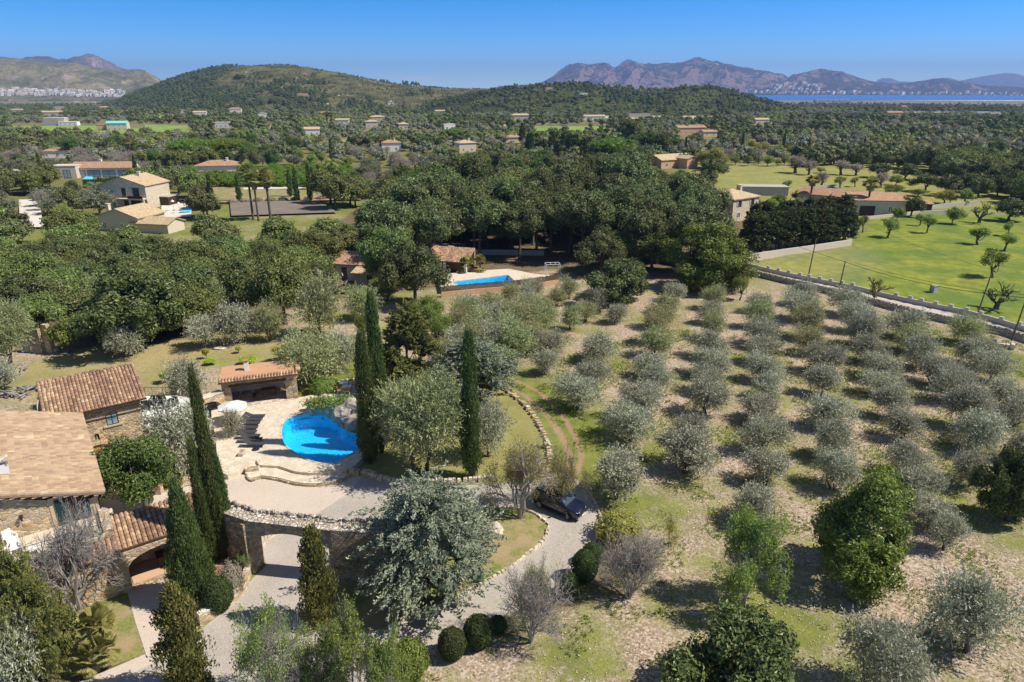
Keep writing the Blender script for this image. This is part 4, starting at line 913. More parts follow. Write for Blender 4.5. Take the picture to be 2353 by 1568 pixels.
# courtyard, driveway, island, paths
sheet('courtyard', [(220, 1128), (260, 1150), (350, 1140), (420, 1120), (520, 1100), (560, 1090), (700, 1095), (812, 1092), (838, 1082), (822, 1110), (790, 1140), (745, 1170), (700, 1196), (640, 1200), (540, 1205), (420, 1230), (240, 1215)], .018, M['court'])
drive = [(120, 1640), (330, 1530), (440, 1485), (470, 1440), (545, 1380), (580, 1330), (612, 1300), (596, 1240), (560, 1195), (660, 1150), (790, 1100), (850, 1085), (900, 1108), (1000, 1118), (1110, 1114), (1180, 1112), (1235, 1105), (1262, 1090), (1290, 1085), (1340, 1110), (1375, 1160), (1388, 1200), (1380, 1240), (1350, 1275), (1300, 1325), (1230, 1385), (1150, 1420), (1060, 1452), (1010, 1470), (985, 1500), (930, 1580), (900, 1640)]
sheet('driveway', drive, .010, M['gravel'])
sheet('gravel_verge', [(1215, 1345), (1258, 1296), (1284, 1240), (1296, 1206), (1322, 1210), (1310, 1250), (1284, 1302), (1238, 1350), (1150, 1395), (1060, 1425), (1040, 1415), (1130, 1385)], .016, M['weedy'])
island = [(770, 1335), (840, 1300), (900, 1260), (1000, 1200), (1120, 1165), (1180, 1168), (1225, 1180), (1262, 1208), (1248, 1245), (1200, 1285), (1160, 1312), (1060, 1368), (960, 1415), (890, 1442), (790, 1460), (700, 1450), (685, 1410), (740, 1370)]
mi, ti, bi = new_mat('island_turf'); N = NT(ti); v = N.pos(); a_ = N.noise(v, .5, 5); b_ = N.noise(v, 5, 4)
N.l(N.mix(N.step(a_, .4, .6), N.mix(N.step(b_, .4, .65), (.14, .17, .035), (.24, .26, .07)), N.mix(b_, (.30, .22, .12), (.38, .3, .16))), bi.inputs['Base Color']); bi.inputs['Roughness'].default_value = .95; N.bump(b_, .5, .05, bi); M['turf'] = mi
sheet('lawn', island, .022, M['turf'])
sheet('lawn', [(140, 1420), (185, 1405), (230, 1380), (293, 1363), (311, 1430), (330, 1502), (260, 1530), (150, 1560), (100, 1500)], .014, M['turf'])
sheet('path', [(293, 1363), (300, 1352), (392, 1330), (430, 1335), (470, 1420), (440, 1440), (420, 1490), (340, 1530), (200, 1600), (120, 1600), (200, 1560), (335, 1503), (311, 1430)], .028, M['court'])
edging('stone_kerb', 'line of cream stones edging the island bed beside the driveway', [G(*p) for p in [(1262, 1208), (1248, 1245), (1200, 1285), (1160, 1312), (1060, 1368), (960, 1415), (890, 1442)]], .2, .16, .02, 'palestone', jit=.3, seed=3)
edging('stone_kerb', 'broken line of stones round the island tip by the parked car', [G(*p) for p in [(1150, 1168), (1200, 1172), (1235, 1185), (1262, 1208)]], .2, .16, .02, 'palestone', jit=.4, seed=4)
edging('stone_kerb', 'cream stones edging the outside of the driveway bend by the car bonnet', [G(*p) for p in [(1345, 1120), (1368, 1160), (1380, 1195), (1378, 1225), (1358, 1262)]], .22, .2, .02, 'palestone', jit=.5, seed=5, sz=.6)
edging('garden_wall', 'low curved dry stone wall round the raised bed beside the orchard track', [G(*p) for p in [(1000, 886), (1060, 881), (1110, 883), (1155, 896), (1203, 930), (1240, 980), (1260, 1030), (1262, 1075), (1245, 1100)]], .42, .26, 0, 'stone', jit=.5, seed=6, cat='stone wall', sz=.24)
edging('garden_wall', 'low cream stone retaining wall below the tall cypress by the driveway', [G(*p) for p in [(860, 1098), (900, 1107), (990, 1112), (1075, 1108), (1130, 1103)]], .4, .45, 0, 'palestone', jit=.15, seed=7, cat='stone wall')
edging('garden_wall', 'stone retaining wall in shade between the pool and the cypresses', [G(*p) for p in [(792, 1092), (830, 1092), (862, 1098)]], .6, .6, 0, 'stone', jit=.15, seed=8, cat='stone wall')
# planter wall at the foot of the tall cypresses
pw = smooth_path([G(*p) for p in [(574, 1316), (567, 1342), (552, 1364), (535, 1382), (508, 1406), (480, 1424), (459, 1436)]], 4)
t = thing('planter_wall', 'low honey stone planter wall curving round the clipped ball beside the drive', 'stone wall', pw[0]); mb = MB(); cpm = MB()
for i in range(len(pw) - 1):
    a, b = pw[i] - pw[0], pw[i + 1] - pw[0]; c = (a + b) / 2; an = math.atan2(b.y - a.y, b.x - a.x); mb.box((c.x, c.y, .38), ((b - a).length + .03, .32, .86), an); cpm.box((c.x, c.y, .85), ((b - a).length + .02, .4, .09), an)
mb.build('wall', M['stone'], t); cpm.build('coping', M['palestone'], t)
mb = MB(); soilp = [tuple(p)[:2] for p in pw] + [tuple(G(*p))[:2] for p in [(440, 1400), (440, 1330), (520, 1290)]]; mb.prism(soilp, -.1, .62, bottom=False); tag(mb.build('planting_bed', M['soil']), kind='structure')

# ---- barrel tiles
def tiles(mb, o, ux, us, W_, Lh, pitch=.27, course=.36, seed=1, hgt=.09):
    r = random.Random(seed); ux, us, o = Vector(ux).normalized(), Vector(us).normalized(), Vector(o); n = ux.cross(us)
    if n.z < 0: n = -n
    nc = max(1, round(W_ / pitch)); pitch = W_ / nc; nr = max(1, round(Lh / course)); course = Lh / nr
    for i in range(nc):
        for j in range(nr):
            c0 = o + ux * (i + .5) * pitch + us * (j * course - .02); c1 = c0 + us * (course + .05); c0 = c0 + ux * r.uniform(-.008, .008); base = []
            for c, rad, up in ((c0, .42, .0), (c1, .52, .035)):
                base.append(mb.verts([c + ux * math.cos(a) * rad * pitch + n * (math.sin(a) * hgt * 1.35 + up) for a in (math.pi, math.pi * .78, math.pi * .5, math.pi * .22, 0)]))
            a = r.random() * .75 + .25 * (math.sin(i * .7) * .5 + .5)
            for k in range(4): mb.face([base[0] + k, base[1] + k, base[1] + k + 1, base[0] + k + 1], a)
            mb.face([base[1] + k for k in range(5)], a * .5)
    b = mb.verts([o + n * .0, o + ux * W_, o + ux * W_ + us * Lh, o + us * Lh, o - n * .12, o + ux * W_ - n * .12, o + ux * W_ + us * Lh - n * .12, o + us * Lh - n * .12])
    for f in ((0, 1, 2, 3), (7, 6, 5, 4), (0, 4, 5, 1), (1, 5, 6, 2), (2, 6, 7, 3), (3, 7, 4, 0)): mb.face([b + q for q in f], .1)  # slab under the rows coloured dark, painting shade into the gaps
def tiled(name, parent, o, ux, us, W_, Lh, mat='tile', **k):
    mb = MB(); tiles(mb, o, ux, us, W_, Lh, **k); return mb.build(name, M[mat], parent)
def window(parent, x, y, z, w, h, face='front', shut=None, frame='wood_dark', glass='glass', sur='ashlar', cols=2, rows=2, dep=.0, open_shut=False, sill=True):
    """window set on a wall: local x/y of its middle at the wall face, z of its sill. face: front (-y) or right (+x)"""
    rz = 0 if face == 'front' else (math.pi / 2 if face == 'right' else math.pi)
    T = Matrix.Translation((x, y, z)) @ Matrix.Rotation(rz, 4, 'Z'); f = MB(); f.T = T
    for (x0, x1, z0, z1) in ((-w / 2, w / 2, 0, .07), (-w / 2, w / 2, h - .07, h), (-w / 2, -w / 2 + .07, .07, h - .07), (w / 2 - .07, w / 2, .07, h - .07)): f.bx(x0, x1, -.045, .03, z0, z1)
    for i in range(1, cols): f.bx(-w / 2 + w * i / cols - .03, -w / 2 + w * i / cols + .03, -.04, .02, .07, h - .07)
    for i in range(1, rows): f.bx(-w / 2 + .07, w / 2 - .07, -.032, .015, h * i / rows - .015, h * i / rows + .015)
    fo = f.build('window', M[frame], parent); g = MB(); g.T = T; g.bx(-w / 2 + .03, w / 2 - .03, -.022, .01, .03, h - .03); g.build('pane', M[glass], fo)
    if sur:
        s = MB(); s.T = T; s.bx(-w / 2 - .2, -w / 2, -.03, .02, -.0, h + .2); s.bx(w / 2, w / 2 + .2, -.03, .02, 0, h + .2); s.bx(-w / 2, w / 2, -.028, .02, h, h + .2); s.build('window_surround', M[sur], fo)
    if sill: s = MB(); s.T = T; s.bx(-w / 2 - .28, w / 2 + .28, -.16, .02, -.13, 0); s.build('sill', M[sur or 'ashlar'], fo)
    if shut:
        for sgn in (-1, 1):
            s = MB(); s.T = T @ Matrix.Translation((sgn * w / 2, -.05, 0)) @ Matrix.Rotation(sgn * (.0 if not open_shut else -.5), 4, 'Z')
            x0 = 0 if sgn > 0 else -w / 2; s.bx(x0, x0 + w / 2, -.04, 0, 0, h)
            for q in range(10): s.bx(x0 + .05, x0 + w / 2 - .05, -.055, -.04, h * (q + .2) / 10, h * (q + .75) / 10)
            s.build('shutter', M[shut], parent)
    return fo
def railing(parent, path, h=.95, mat='iron', every=.13, z=0, post=.035):
    mb = MB()
    for i in range(len(path) - 1):
        a, b = Vector(path[i]), Vector(path[i + 1]); d = (b - a).length; k = max(1, int(d / every)); up = Vector((0, 0, h))
        mb.tube([a + up, b + up], post * .6, 5); mb.tube([a + up * .1, b + up * .1], post * .4, 4)
        for j in range(k + 1): p = a.lerp(b, j / k); mb.tube([p + up * .1, p + up], .009 if j % 10 else post * .5, 3, False)
        mb.tube([a, a + up * 1.02], post * .6, 5); mb.tube([b, b + up * 1.02], post * .6, 5)
    return mb.build('railing', M[mat], parent)

# ------------------------------------------------------------------ the farmhouse (left)
fh = thing('farmhouse', 'large honey stone farmhouse with a broad pale tiled roof at the left edge', 'house', L(0, 0), YAW)
mb = MB(); RZ, EA = 8.55, 5.62
mb.wall((-18, -14.4), (1, 0), .5, [(0, 0), (17.55, 0), (17.55, EA), (9, RZ), (0, EA)], holes=[[(15.1, 4.02), (17.0, 4.02), (17.0, 6.0), (15.1, 6.0)][::-1]])
mb.wall((-.45, -13.9), (0, 1), .5, [(0, 0), (13.5, 0), (13.5, EA), (0, EA)])
mb.wall((-.95, -.4), (-1, 0), .5, [(0, 0), (17.05, 0), (17.05, EA), (8.05, RZ), (0, EA)])
mb.wall((-18, -.9), (0, -1), .5, [(0, 0), (13, 0), (13, EA), (0, EA)])
mb.build('wall', M['stone'], fh)
th = math.atan(.32)
r1 = tiled('roof', fh, (-9, .1, 8.68), (0, -1, 0), (math.cos(th), 0, -math.sin(th)), 15.0, 9.5, 'tile_pale', seed=3, pitch=.27, course=.42, hgt=.14)
mb = MB(); tiles(mb, (-9, .1, 8.68), (0, -1, 0), (-math.cos(th), 0, -math.sin(th)), 15.0, 9.5, seed=4, pitch=.5, course=1.0); mb.build('roof', M['tile_pale'], fh)
mb = MB(); mb.tube([(.06, .1, 5.62), (.06, -14.9, 5.62)], .06, 6); mb.tube([(.0, -14.3, 5.6), (-.38, -14.36, 5.2), (-.38, -14.36, .1)], .045, 6); mb.build('gutter', M['iron'], fh)
mb = MB(); mb.bx(-18, -.2, -14.78, -14.42, 0, .01) if False else None
for s in range(16): mb.a = .5; mb.bx(-9 + s * .56, -9 + s * .56 + .5, -14.86, -14.41, 8.37 - s * .56 * .32, 8.46 - s * .56 * .32)
mb.build('verge', M['ashlar'], fh)
pc = G(9, 1092, 7.4); cl_ = Vector(((pc.x - O_[0]) * U[0] + (pc.y - O_[1]) * U[1], -((pc.x - O_[0]) * V_[0] + (pc.y - O_[1]) * V_[1]), 0))
ch = MB(); ch.bx(cl_.x - .35, cl_.x + .35, cl_.y - .35, cl_.y + .35, 6.6, 8.3); cho = ch.build('chimney', M['white'], fh); c2 = MB(); c2.bx(cl_.x - .45, cl_.x + .45, cl_.y - .45, cl_.y + .45, 8.55, 8.65)
for q in (-.36, .36):
    for q2 in (-.36, .36): c2.bx(cl_.x + q - .06, cl_.x + q + .06, cl_.y + q2 - .06, cl_.y + q2 + .06, 8.3, 8.55)
c2.build('chimney_cap', M['palestone'], cho)
wn_ = window(fh, -1.95, -14.38, 4.03, 1.05, 1.95, cols=2, rows=4, sur=None, sill=False, glass='glass')
for sx, w_ in ((-2.9, .62), (-1.38, .42)):
    s = MB(); s.bx(sx, sx + w_, -14.52, -14.45, 4.05, 5.98)
    for q in range(12): s.bx(sx + .06, sx + w_ - .06, -14.545, -14.52, 4.12 + q * .152, 4.22 + q * .152)
    s.build('shutter', M['green_paint'], fh)
mb = MB(); mb.bx(-3.2, -2.9, -14.44, -14.39, 4.0, 6.2); mb.bx(-.96, -.43, -14.44, -14.39, .3, 5.4); mb.bx(-2.9, -.96, -14.435, -14.39, 6.0, 6.25); mb.build('quoins', M['ashlar'], fh)
mb = MB(); mb.bx(-4.9, -4.7, -14.75, -14.4, 5.55, 5.62); mb.bx(-4.86, -4.74, -14.7, -14.6, 5.3, 5.55); mb.build('wall_lamp', M['iron'], fh)
# balcony block in front
mb = MB(); mb.bx(-6.25, -.62, -17.45, -14.42, 0, 3.86); mb.build('balcony_base', M['stone'], fh)
mb = MB(); mb.bx(-6.3, -.6, -17.6, -14.42, 3.86, 4.0); mb.bx(-.72, -.55, -17.6, -14.9, 4.0, 4.16); mb.bx(-6.2, -.72, -17.62, -17.47, 4.0, 4.12); mb.build('balcony_floor', M['render_cream'], fh)
mb = MB(); mb.bx(-6.6, -6.32, -17.6, -12.5, 3.0, 5.1); mb.build('balcony_wall', M['white'], fh)
railing(fh, [(-6.2, -17.52, 4.12), (-.65, -17.52, 4.12), (-.65, -14.6, 4.16)], .85, 'iron', .5)
mb = MB(); mb.bx(-.58, .02, -17.4, -14.2, 0, 4.35); mb.bx(-.58, .3, -16.2, -13.0, 0, 3.4); mb.build('buttress', M['stone'], fh)
# porch along the front: wall with an arch, small window, tiled lean-to
arch = lambda x0, x1, zs, zc, n=10: [(x0, 0.0)] + [(x0 + (x1 - x0) * (1 - math.cos(math.pi * i / n)) / 2, zs + (zc - zs) * math.sin(math.pi * i / n)) for i in range(n + 1)] + [(x1, 0.0)]
mb = MB(); A_ = arch(8.3, 12.7, 1.75, 2.75)
mb.wall((-8, -18.8), (1, 0), .55, [(0, -.1), (8.3, -.1)] + A_[1:-1] + [(12.7, -.1), (14.4, -.1), (14.4, 3.1), (0, 3.1)], holes=[[(6.95, 1.0), (7.5, 1.0), (7.5, 1.6), (7.35, 1.75), (7.1, 1.75), (6.95, 1.6)][::-1]])
mb.wall((-7.4, -18.2), (0, 1), .5, [(0, 0), (3.5, 0), (3.5, 3.1), (0, 3.1)]); mb.wall((6.3, -18.2), (0, 1), .5, [(0, 0), (2.6, 0), (2.6, 3.8), (0, 3.1)])
mb.wall((5.8, -15.5), (-1, 0), .4, [(0, 0), (1.2, 0), (1.2, 2.2), (3.2, 2.2), (3.2, 0), (5.8, 0), (5.8, 3.9), (0, 3.9)])
mb.build('porch_wall', M['stone'], fh)
mb = MB(); mb.bx(.4, 5.8, -18.2, -15.95, .0, .06); mb.build('porch_floor', M['render_pink'], fh)
tiled('porch_roof', fh, (-.1, -15.55, 4.12), (1, 0, 0), (0, -1, -.25), 6.3, 3.35, 'tile', seed=8, pitch=.31, course=.42, hgt=.12)
tiled('pent_roof', fh, (-7.6, -17.62, 3.72), (1, 0, 0), (0, -1, -.35), 7.6, 1.5, 'tile', seed=9, pitch=.31, course=.42, hgt=.12)
mb = MB(); mb.bx(2.2, 3.0, -17.4, -16.6, .06, .85); mb.bx(2.1, 3.1, -17.5, -16.5, .85, .92); tb_ = mb.build('table', M['wood_dark']); tb_.location = fh.location; tb_.rotation_euler = fh.rotation_euler; tag(tb_, 'dark wooden table just inside the arched porch', 'table')
mb = MB(); mb.tube([(-.8, -18.7, 1.0), (-.8, -18.7, 1.15), (-.8, -18.7, 1.3)], [.12, .2, .13], 8); pt = mb.build('flower_pot', M['terracotta'], None, True); pt.location = fh.location; pt.rotation_euler = fh.rotation_euler; tag(pt, 'terracotta pot standing in the small porch window', 'pot')

# wing with the barrel-tiled roof
wg = thing('stone_wing', 'two-storey stone wing under a steep barrel-tiled roof beside the white terrace', 'house', L(0, 0), YAW)
mb = MB()
dr = arch(.2, 2.0, 1.9, 2.45, 8); mb.wall((-.42, .5), (1, 0), .5, [(0, 0), (.2, 0)] + dr[1:-1] + [(2.0, 0), (4.97, 0), (4.97, 5.75), (0, 5.75)], holes=[[(2.1, 4.0), (3.05, 4.0), (3.05, 5.05), (2.1, 5.05)][::-1], [(1.0, 2.85), (1.35, 2.85), (1.35, 3.35), (1.28, 3.5), (1.07, 3.5), (1.0, 3.35)][::-1]])
mb.wall((4.55, 1.0), (0, 1), .5, [(0, 0), (7.2, 0), (7.2, 6.5), (4.2, 7.3), (0, 5.9)]); mb.wall((4.05, 8.2), (-1, 0), .5, [(0, 0), (6.4, 0), (6.4, 6.5), (0, 6.5)]); mb.wall((-2.3, 7.7), (0, -1), .5, [(0, 0), (6.6, 0), (6.6, 6), (3.6, 7.3), (0, 6.5)])
mb.build('wall', M['stone'], wg)
tiled('roof', wg, (-2.7, 5.15, 7.5), (1, 0, 0), (0, -1, -.3), 7.8, 5.38, 'tile', seed=5, pitch=.29, course=.4, hgt=.1)
mb = MB(); tiles(mb, (-2.7, 5.15, 7.5), (1, 0, 0), (0, 1, -.3), 7.8, 3.4, seed=6, pitch=.6, course=.8); mb.build('roof', M['tile'], wg)
mb = MB(); mb.tube([(0.1, -.07, 5.78), (5.1, -.07, 5.78)], .06, 6); mb.build('gutter', M['iron'], wg)
window(wg, 2.155, .55, 4.0, .95, 1.05, glass='glassblue')
mb = MB(); mb.bx(.5, 1.02, .8, .9, 2.8, 3.55); nz = mb.build('niche', M['stone_dark'], wg); mb = MB(); mb.tube([(.75, .7, 2.86), (.75, .7, 3.15), (.75, .7, 3.3)], [.09, .07, .05], 6); mb.build('statuette', M['concrete'], nz)
mb = MB()
for i in range(8):
    mb.bx(-.2 + i * .225, -.2 + i * .225 + .21, .62, .7, 0, 2.4)
for z_ in (.4, .9, 1.4, 1.9): mb.bx(-.22, 1.6, .59, .62, z_, z_ + .05)
dro = mb.build('door', M['wood'], wg); mb = MB()
for i in range(9):
    a0 = math.pi * i / 9; a1 = math.pi * (i + .94) / 9; xs = [.68 + math.cos(a) * q for a in (a0, a1) for q in (1.0, 1.3)]; zs = [1.9 + math.sin(a) * q for a in (a0, a1) for q in (.55, .85)]
    b = mb.verts([(xs[k], y_, zs[k]) for y_ in (.44, .52) for k in range(4)])
    for f in ((0, 1, 3, 2), (4, 6, 7, 5), (0, 4, 5, 1), (1, 5, 7, 3), (3, 7, 6, 2), (2, 6, 4, 0)): mb.face([b + q for q in f])
mb.build('door_arch', M['ashlar'], dro)
# white terrace on its stone base with an iron railing
tr_ = thing('raised_terrace', 'white floored raised terrace with black railing beside the stone wing', 'terrace', L(4.6, 0), YAW)
TP = [(-.02, 5.4), (1.2, 8.0), (4.2, 5.6), (4.75, 3.2), (4.35, .9), (3.1, -.7), (.0, .35)]; TP = [tuple(p)[:2] for p in smooth_path([Vector((x, y, 0)) for x, y in TP[1:6]], 4)]; TP = [(-.02, .45), (-.02, 5.6)] + TP
mb = MB(); mb.prism(TP[::-1], 0, 2.86); mb.build('base', M['stone'], tr_)
c_ = np.mean(np.array(TP), 0); TQ = [(c_[0] + (p[0] - c_[0]) * 1.04 + (.0 if p[0] > .1 else .12), c_[1] + (p[1] - c_[1]) * 1.04) for p in TP]
mb = MB(); mb.prism(TQ[::-1], 2.86, 3.0); mb.build('floor', M['render_white'], tr_)
railing(tr_, [(p[0], p[1], 3.0) for p in TP[2:]] + [(.05, .42, 3.0)], .95, 'iron', .14)
railing(tr_, [(.05, 5.5, 3.0), (TP[2][0], TP[2][1], 3.0)], .95, 'iron', .14)
# arched wall joining the terrace to the pool house
A0, B0 = L(9.0, -4.4), L(12.75, -6.0); d_ = (B0 - A0); ln = d_.length; an = math.atan2(d_.y, d_.x)
aw = thing('arched_wall', 'stone wall with a low segmental arch between terrace and pool house', 'stone wall', A0, an); mb = MB(); A_ = arch(.5, ln - .5, .9, 1.9, 10)
mb.wall((0, 0), (1, 0), .8, [(0, 0), (.5, 0)] + A_[1:-1] + [(ln - .5, 0), (ln, 0), (ln, 2.3), (0, 2.5)]); mb.build('wall', M['stone'], aw)
mb = MB(); mb.wall((-.0, -.06), (1, 0), .92, [(0, 2.5), (ln, 2.3), (ln, 2.42), (0, 2.62)]); mb.build('coping', M['palestone'], aw)

# pool house
ph = thing('pool_house', 'open-fronted stone pool house with flat red roof and tiled front edge', 'pool house', L(12.6, -6.1, 0), YAW - math.atan2(2.2, 7.1)); D5 = .5
mb = MB(); mb.bx(0, .85, 0, .9, 0, 3.35); mb.bx(6.3, 7.5, 0, 1.3, 0, 3.35); mb.bx(.0, .4, .9, 4, 0, 3.35); mb.bx(7.1, 7.5, 1.3, 1.9, 0, 3.35); mb.bx(7.1, 7.5, 1.9, 4, 0, 1.5); mb.bx(7.1, 7.5, 3.6, 4, 1.5, 3.35); mb.bx(.85, 6.3, 0, .5, 3.02, 3.35); mb.build('wall', M['stone_dark'], ph)
mb = MB(); mb.bx(.4, 7.1, 3.7, 4.0, 0, 3.35); mb.bx(1.2, 4.4, 3.0, 3.68, 1.0, 1.08)
for x_ in (1.4, 2.7, 4.0): mb.bx(x_, x_ + .16, 3.1, 3.6, .55, 1.0)
mb.build('counter', M['render_white'], ph)
mb = MB(); mb.bx(.7, 6.45, -.03, .45, 2.74, 3.018); mb.build('beam', M['wood_dark'], ph)
mb = MB(); mb.bx(-.1, 7.6, .25, 4.1, 3.352, 3.55); ro = mb.build('roof', M['roofscreed'], ph)
mb = MB(); mb.bx(-.15, 7.65, .12, .25, 3.352, 3.66); mb.build('parapet', M['palestone'], ro)
tiled('tile_edge', ph, (-.2, .12, 3.72), (1, 0, 0), (0, -1, -.32), 7.9, .72, 'tile', seed=12, pitch=.3, course=.4, hgt=.12)
tiled('tile_edge', ph, (7.55, .3, 3.72), (0, 1, 0), (1, 0, -.32), 3.9, .42, 'tile', seed=13, pitch=.3, course=.42, hgt=.1)
mb = MB(); mb.bx(2.3, 2.75, 2.2, 2.65, 3.55, 4.5); chm = mb.build('chimney', M['white'], ph); mb = MB(); mb.bx(2.22, 2.83, 2.12, 2.73, 4.62, 4.7)
for q in (2.3, 2.68):
    for q2 in (2.2, 2.58): mb.bx(q, q + .07, q2, q2 + .07, 4.5, 4.62)
mb.build('chimney_cap', M['terracotta'], chm)
mb = MB(); mb.bx(.4, 7.1, -.25, 3.7, .35, .56); mb.build('floor', M['palestone'], ph)
# gate wall: the drive passes under it
gw = thing('gate_wall', 'thick stone gateway wall with a wide arch over the driveway', 'gateway', (-21.0, 40.75, 0)); gp = [Vector((-21.0, 40.75, 0)), Vector((-18.3, 39.55, 0)), Vector((-12.2, 38.62, 0)), Vector((-8.6, 38.55, 0))]
mb = MB(); cpw = MB()
for i in range(3):
    a, b = gp[i] - gp[0], gp[i + 1] - gp[0]; d = b - a; l_ = d.length
    if i == 1:
        A_ = [(.25, 0)] + [(.25 + (l_ - .5) * k / 12, 2.75 + .85 * math.sin(math.pi * k / 12) ** .8) for k in range(13)] + [(l_ - .25, 0)]
        mb.wall(tuple(a), (d.x, d.y), 1.25, [(0, -.1), (.25, -.1)] + A_[1:-1] + [(l_ - .25, -.1), (l_, -.1), (l_, 4.2), (0, 4.35)])
    else: mb.wall(tuple(a), (d.x, d.y), 1.25, [(0, -.1), (l_, -.1), (l_, 4.35 if i == 0 else 3.9), (0, 4.4 if i == 0 else 4.2)])
    r = random.Random(i + 5); k = int(l_ / .28)
    for j in range(k):           # ragged course of capping stones
        p = a.lerp(b, (j + .5) / k); nrm = Vector((-d.y, d.x, 0)).normalized()
        for off, hh in ((1.1, .5), (.9, .3)):
            q = p + nrm * off; cpw.box((q.x, q.y, 4.2 - i * .08 + hh * r.uniform(.2, .55)), (.3 * r.uniform(.8, 1.1), .28 * r.uniform(.7, 1.2), hh * r.uniform(.6, 1.2)), math.atan2(d.y, d.x) + r.uniform(-.4, .4), .8)
mb.build('wall', M['stone_dark'], gw); cpw.build('capping_stones', M['drystone'], gw)
mb = MB()
for i in range(3):
    a, b = gp[i] - gp[0], gp[i + 1] - gp[0]; d = b - a; l_ = d.length; mb.wall((a.x, a.y - .0, 0), (d.x, d.y), .85, [(0.01, 4.4 - i * .1), (l_ - .01, 4.36 - i * .2), (l_ - .01, 4.43 - i * .2), (0.01, 4.47 - i * .1)])
mb.build('coping', M['drystone'], gw)
# low curved wall seen through the arch
edging('garden_wall', 'low pale wall curving along the drive behind the stone gateway', [G(*p) for p in [(592, 1290), (598, 1262), (612, 1240), (640, 1222)]], .35, .9, 0, 'palestone', jit=.08, seed=9, cat='stone wall', sz=.5)
wl_ = smooth_path([L(6.6, 18.9), L(7.0, 20.3), L(7.45, 21.7)], 4); t = thing('retaining_wall', 'shaded stone retaining wall behind the brown shrub beside the gateway', 'stone wall', wl_[0]); mb = MB()
for i in range(len(wl_) - 1):
    a, b = wl_[i] - wl_[0], wl_[i + 1] - wl_[0]; c = (a + b) / 2; mb.box((c.x, c.y, 2.0), ((b - a).length + .05, .5, 4.2), math.atan2(b.y - a.y, b.x - a.x))
mb.build('wall', M['stone_dark'], t)

# rockwork by the pool, ivy on top
def rock(name, lab, p, s, seed, mat='rock', grp=None, cat='rock'):
    r = np.random.default_rng(seed); me = bpy.data.meshes.new(name); import bmesh
    bm = bmesh.new(); bmesh.ops.create_icosphere(bm, subdivisions=3, radius=1)
    for v in bm.verts:
        c = np.array(v.co); n = fbm(c[0:1] * 1.3 + 9 + seed, c[1:2] * 1.3 + c[2:3] * 1.7 + 9, seed, 4)[0]; v.co *= .62 + n * .8
        v.co.x *= s[0]; v.co.y *= s[1]; v.co.z *= s[2]
    bm.to_mesh(me); bm.free(); me.materials.append(M[mat]); o = bpy.data.objects.new(name, me); col.objects.link(o); o.location = p; return tag(o, lab, cat, grp)
RK = [((1490, 548), (1.2, .7, .9), 'reddish boulder at the far left end of the pool rockwork'), ((1600, 545), (1.3, .9, 1.1), 'grey upright boulder in the pool rockwork below the ivy'), ((1690, 570), (1.3, 1.1, 1.1), 'tall grey boulder at the middle of the pool rockwork'), ((1780, 640), (1.3, 1.1, 1.2), 'pale jagged boulder leaning over the pool water'), ((1860, 640), (1.6, 1.3, 1.5), 'largest cream boulder of the rockwork behind the pool'), ((1900, 730), (1.2, .9, 1.0), 'boulder with a dark hollow at the right end of the pool rockwork'), ((1950, 660), (.9, .9, 1.7), 'boulder beside the twin cypresses at the pool')]
for i, (p, s, lab) in enumerate(RK):
    q = G(*cpx(*p), DECK); rock('boulder', lab, (q.x, q.y + .2, DECK + .45 * s[2]), s, 70 + i, grp='rocks behind the pool')
r = np.random.default_rng(5)
for i, (pts, lab) in enumerate((([(1440, 460), (1510, 455), (1570, 450)], 'green ivy trailing over the left of the pool rocks'), ([(1650, 440), (1730, 425), (1800, 450), (1880, 440), (1930, 450), (1750, 470)], 'bright green ivy covering the top of the pool rocks'))):
    mb = MB(); P0 = G(*cpx(*pts[0]), 2.0)
    for p in pts:
        q = G(*cpx(*p), 1.9) - P0; n = 420; P = r.normal(size=(n, 3)) * np.array([.55, .45, .22]) + np.array([q.x, q.y, 0]); leaves(mb, P, r.normal(size=(n, 3)) + np.array([0, 0, 1.]), .17, .8, None, r, .5 + r.normal(size=n) * .2)
    o = mb.build('ivy', M['boxlight']); o.location = P0; tag(o, lab, 'ivy')
# ------------------------------------------------------------------ furniture and other small things near the house
def lounger():
    t = thing('sun_lounger', 'x', 'sun lounger'); f = MB()
    for s in (-.3, .3):
        f.tube([(-.35, s, .3), (.98, s, .3)], .02, 5); f.tube([(-.3, s, .3), (-.95, s, .62)], .02, 5)
        for x in (-.55, .85): f.tube([(x, s, 0), (x, s, .32)], .018, 5)
    f.tube([(.98, -.3, .3), (.98, .3, .3)], .02, 5); f.build('frame', M['iron'], t)
    m = MB(); z = lambda x: .33 if x > -.32 else .33 - (x + .32) * .5; xs = np.linspace(-.98, 1.0, 12)
    for i in range(11):
        b = m.verts([(xs[i], -.31, z(xs[i])), (xs[i + 1], -.31, z(xs[i + 1])), (xs[i + 1], .31, z(xs[i + 1])), (xs[i], .31, z(xs[i])), (xs[i], -.31, z(xs[i]) - .035), (xs[i + 1], -.31, z(xs[i + 1]) - .035), (xs[i + 1], .31, z(xs[i + 1]) - .035), (xs[i], .31, z(xs[i]) - .035)])
        for q in ((0, 1, 2, 3), (7, 6, 5, 4), (0, 4, 5, 1), (2, 6, 7, 3)): m.face([b + k for k in q])
        if i in (0, 10): m.face([b + k for k in ((0, 3, 7, 4) if i == 0 else (1, 5, 6, 2))])
    m.build('sling', M['charcoal'], t); return t
L0 = None; ordn = ['farthest from the camera', 'second from the far end', 'third from the far end', 'fourth from the far end', 'fourth from the near end', 'third from the near end', 'second from the near end', 'nearest to the camera']
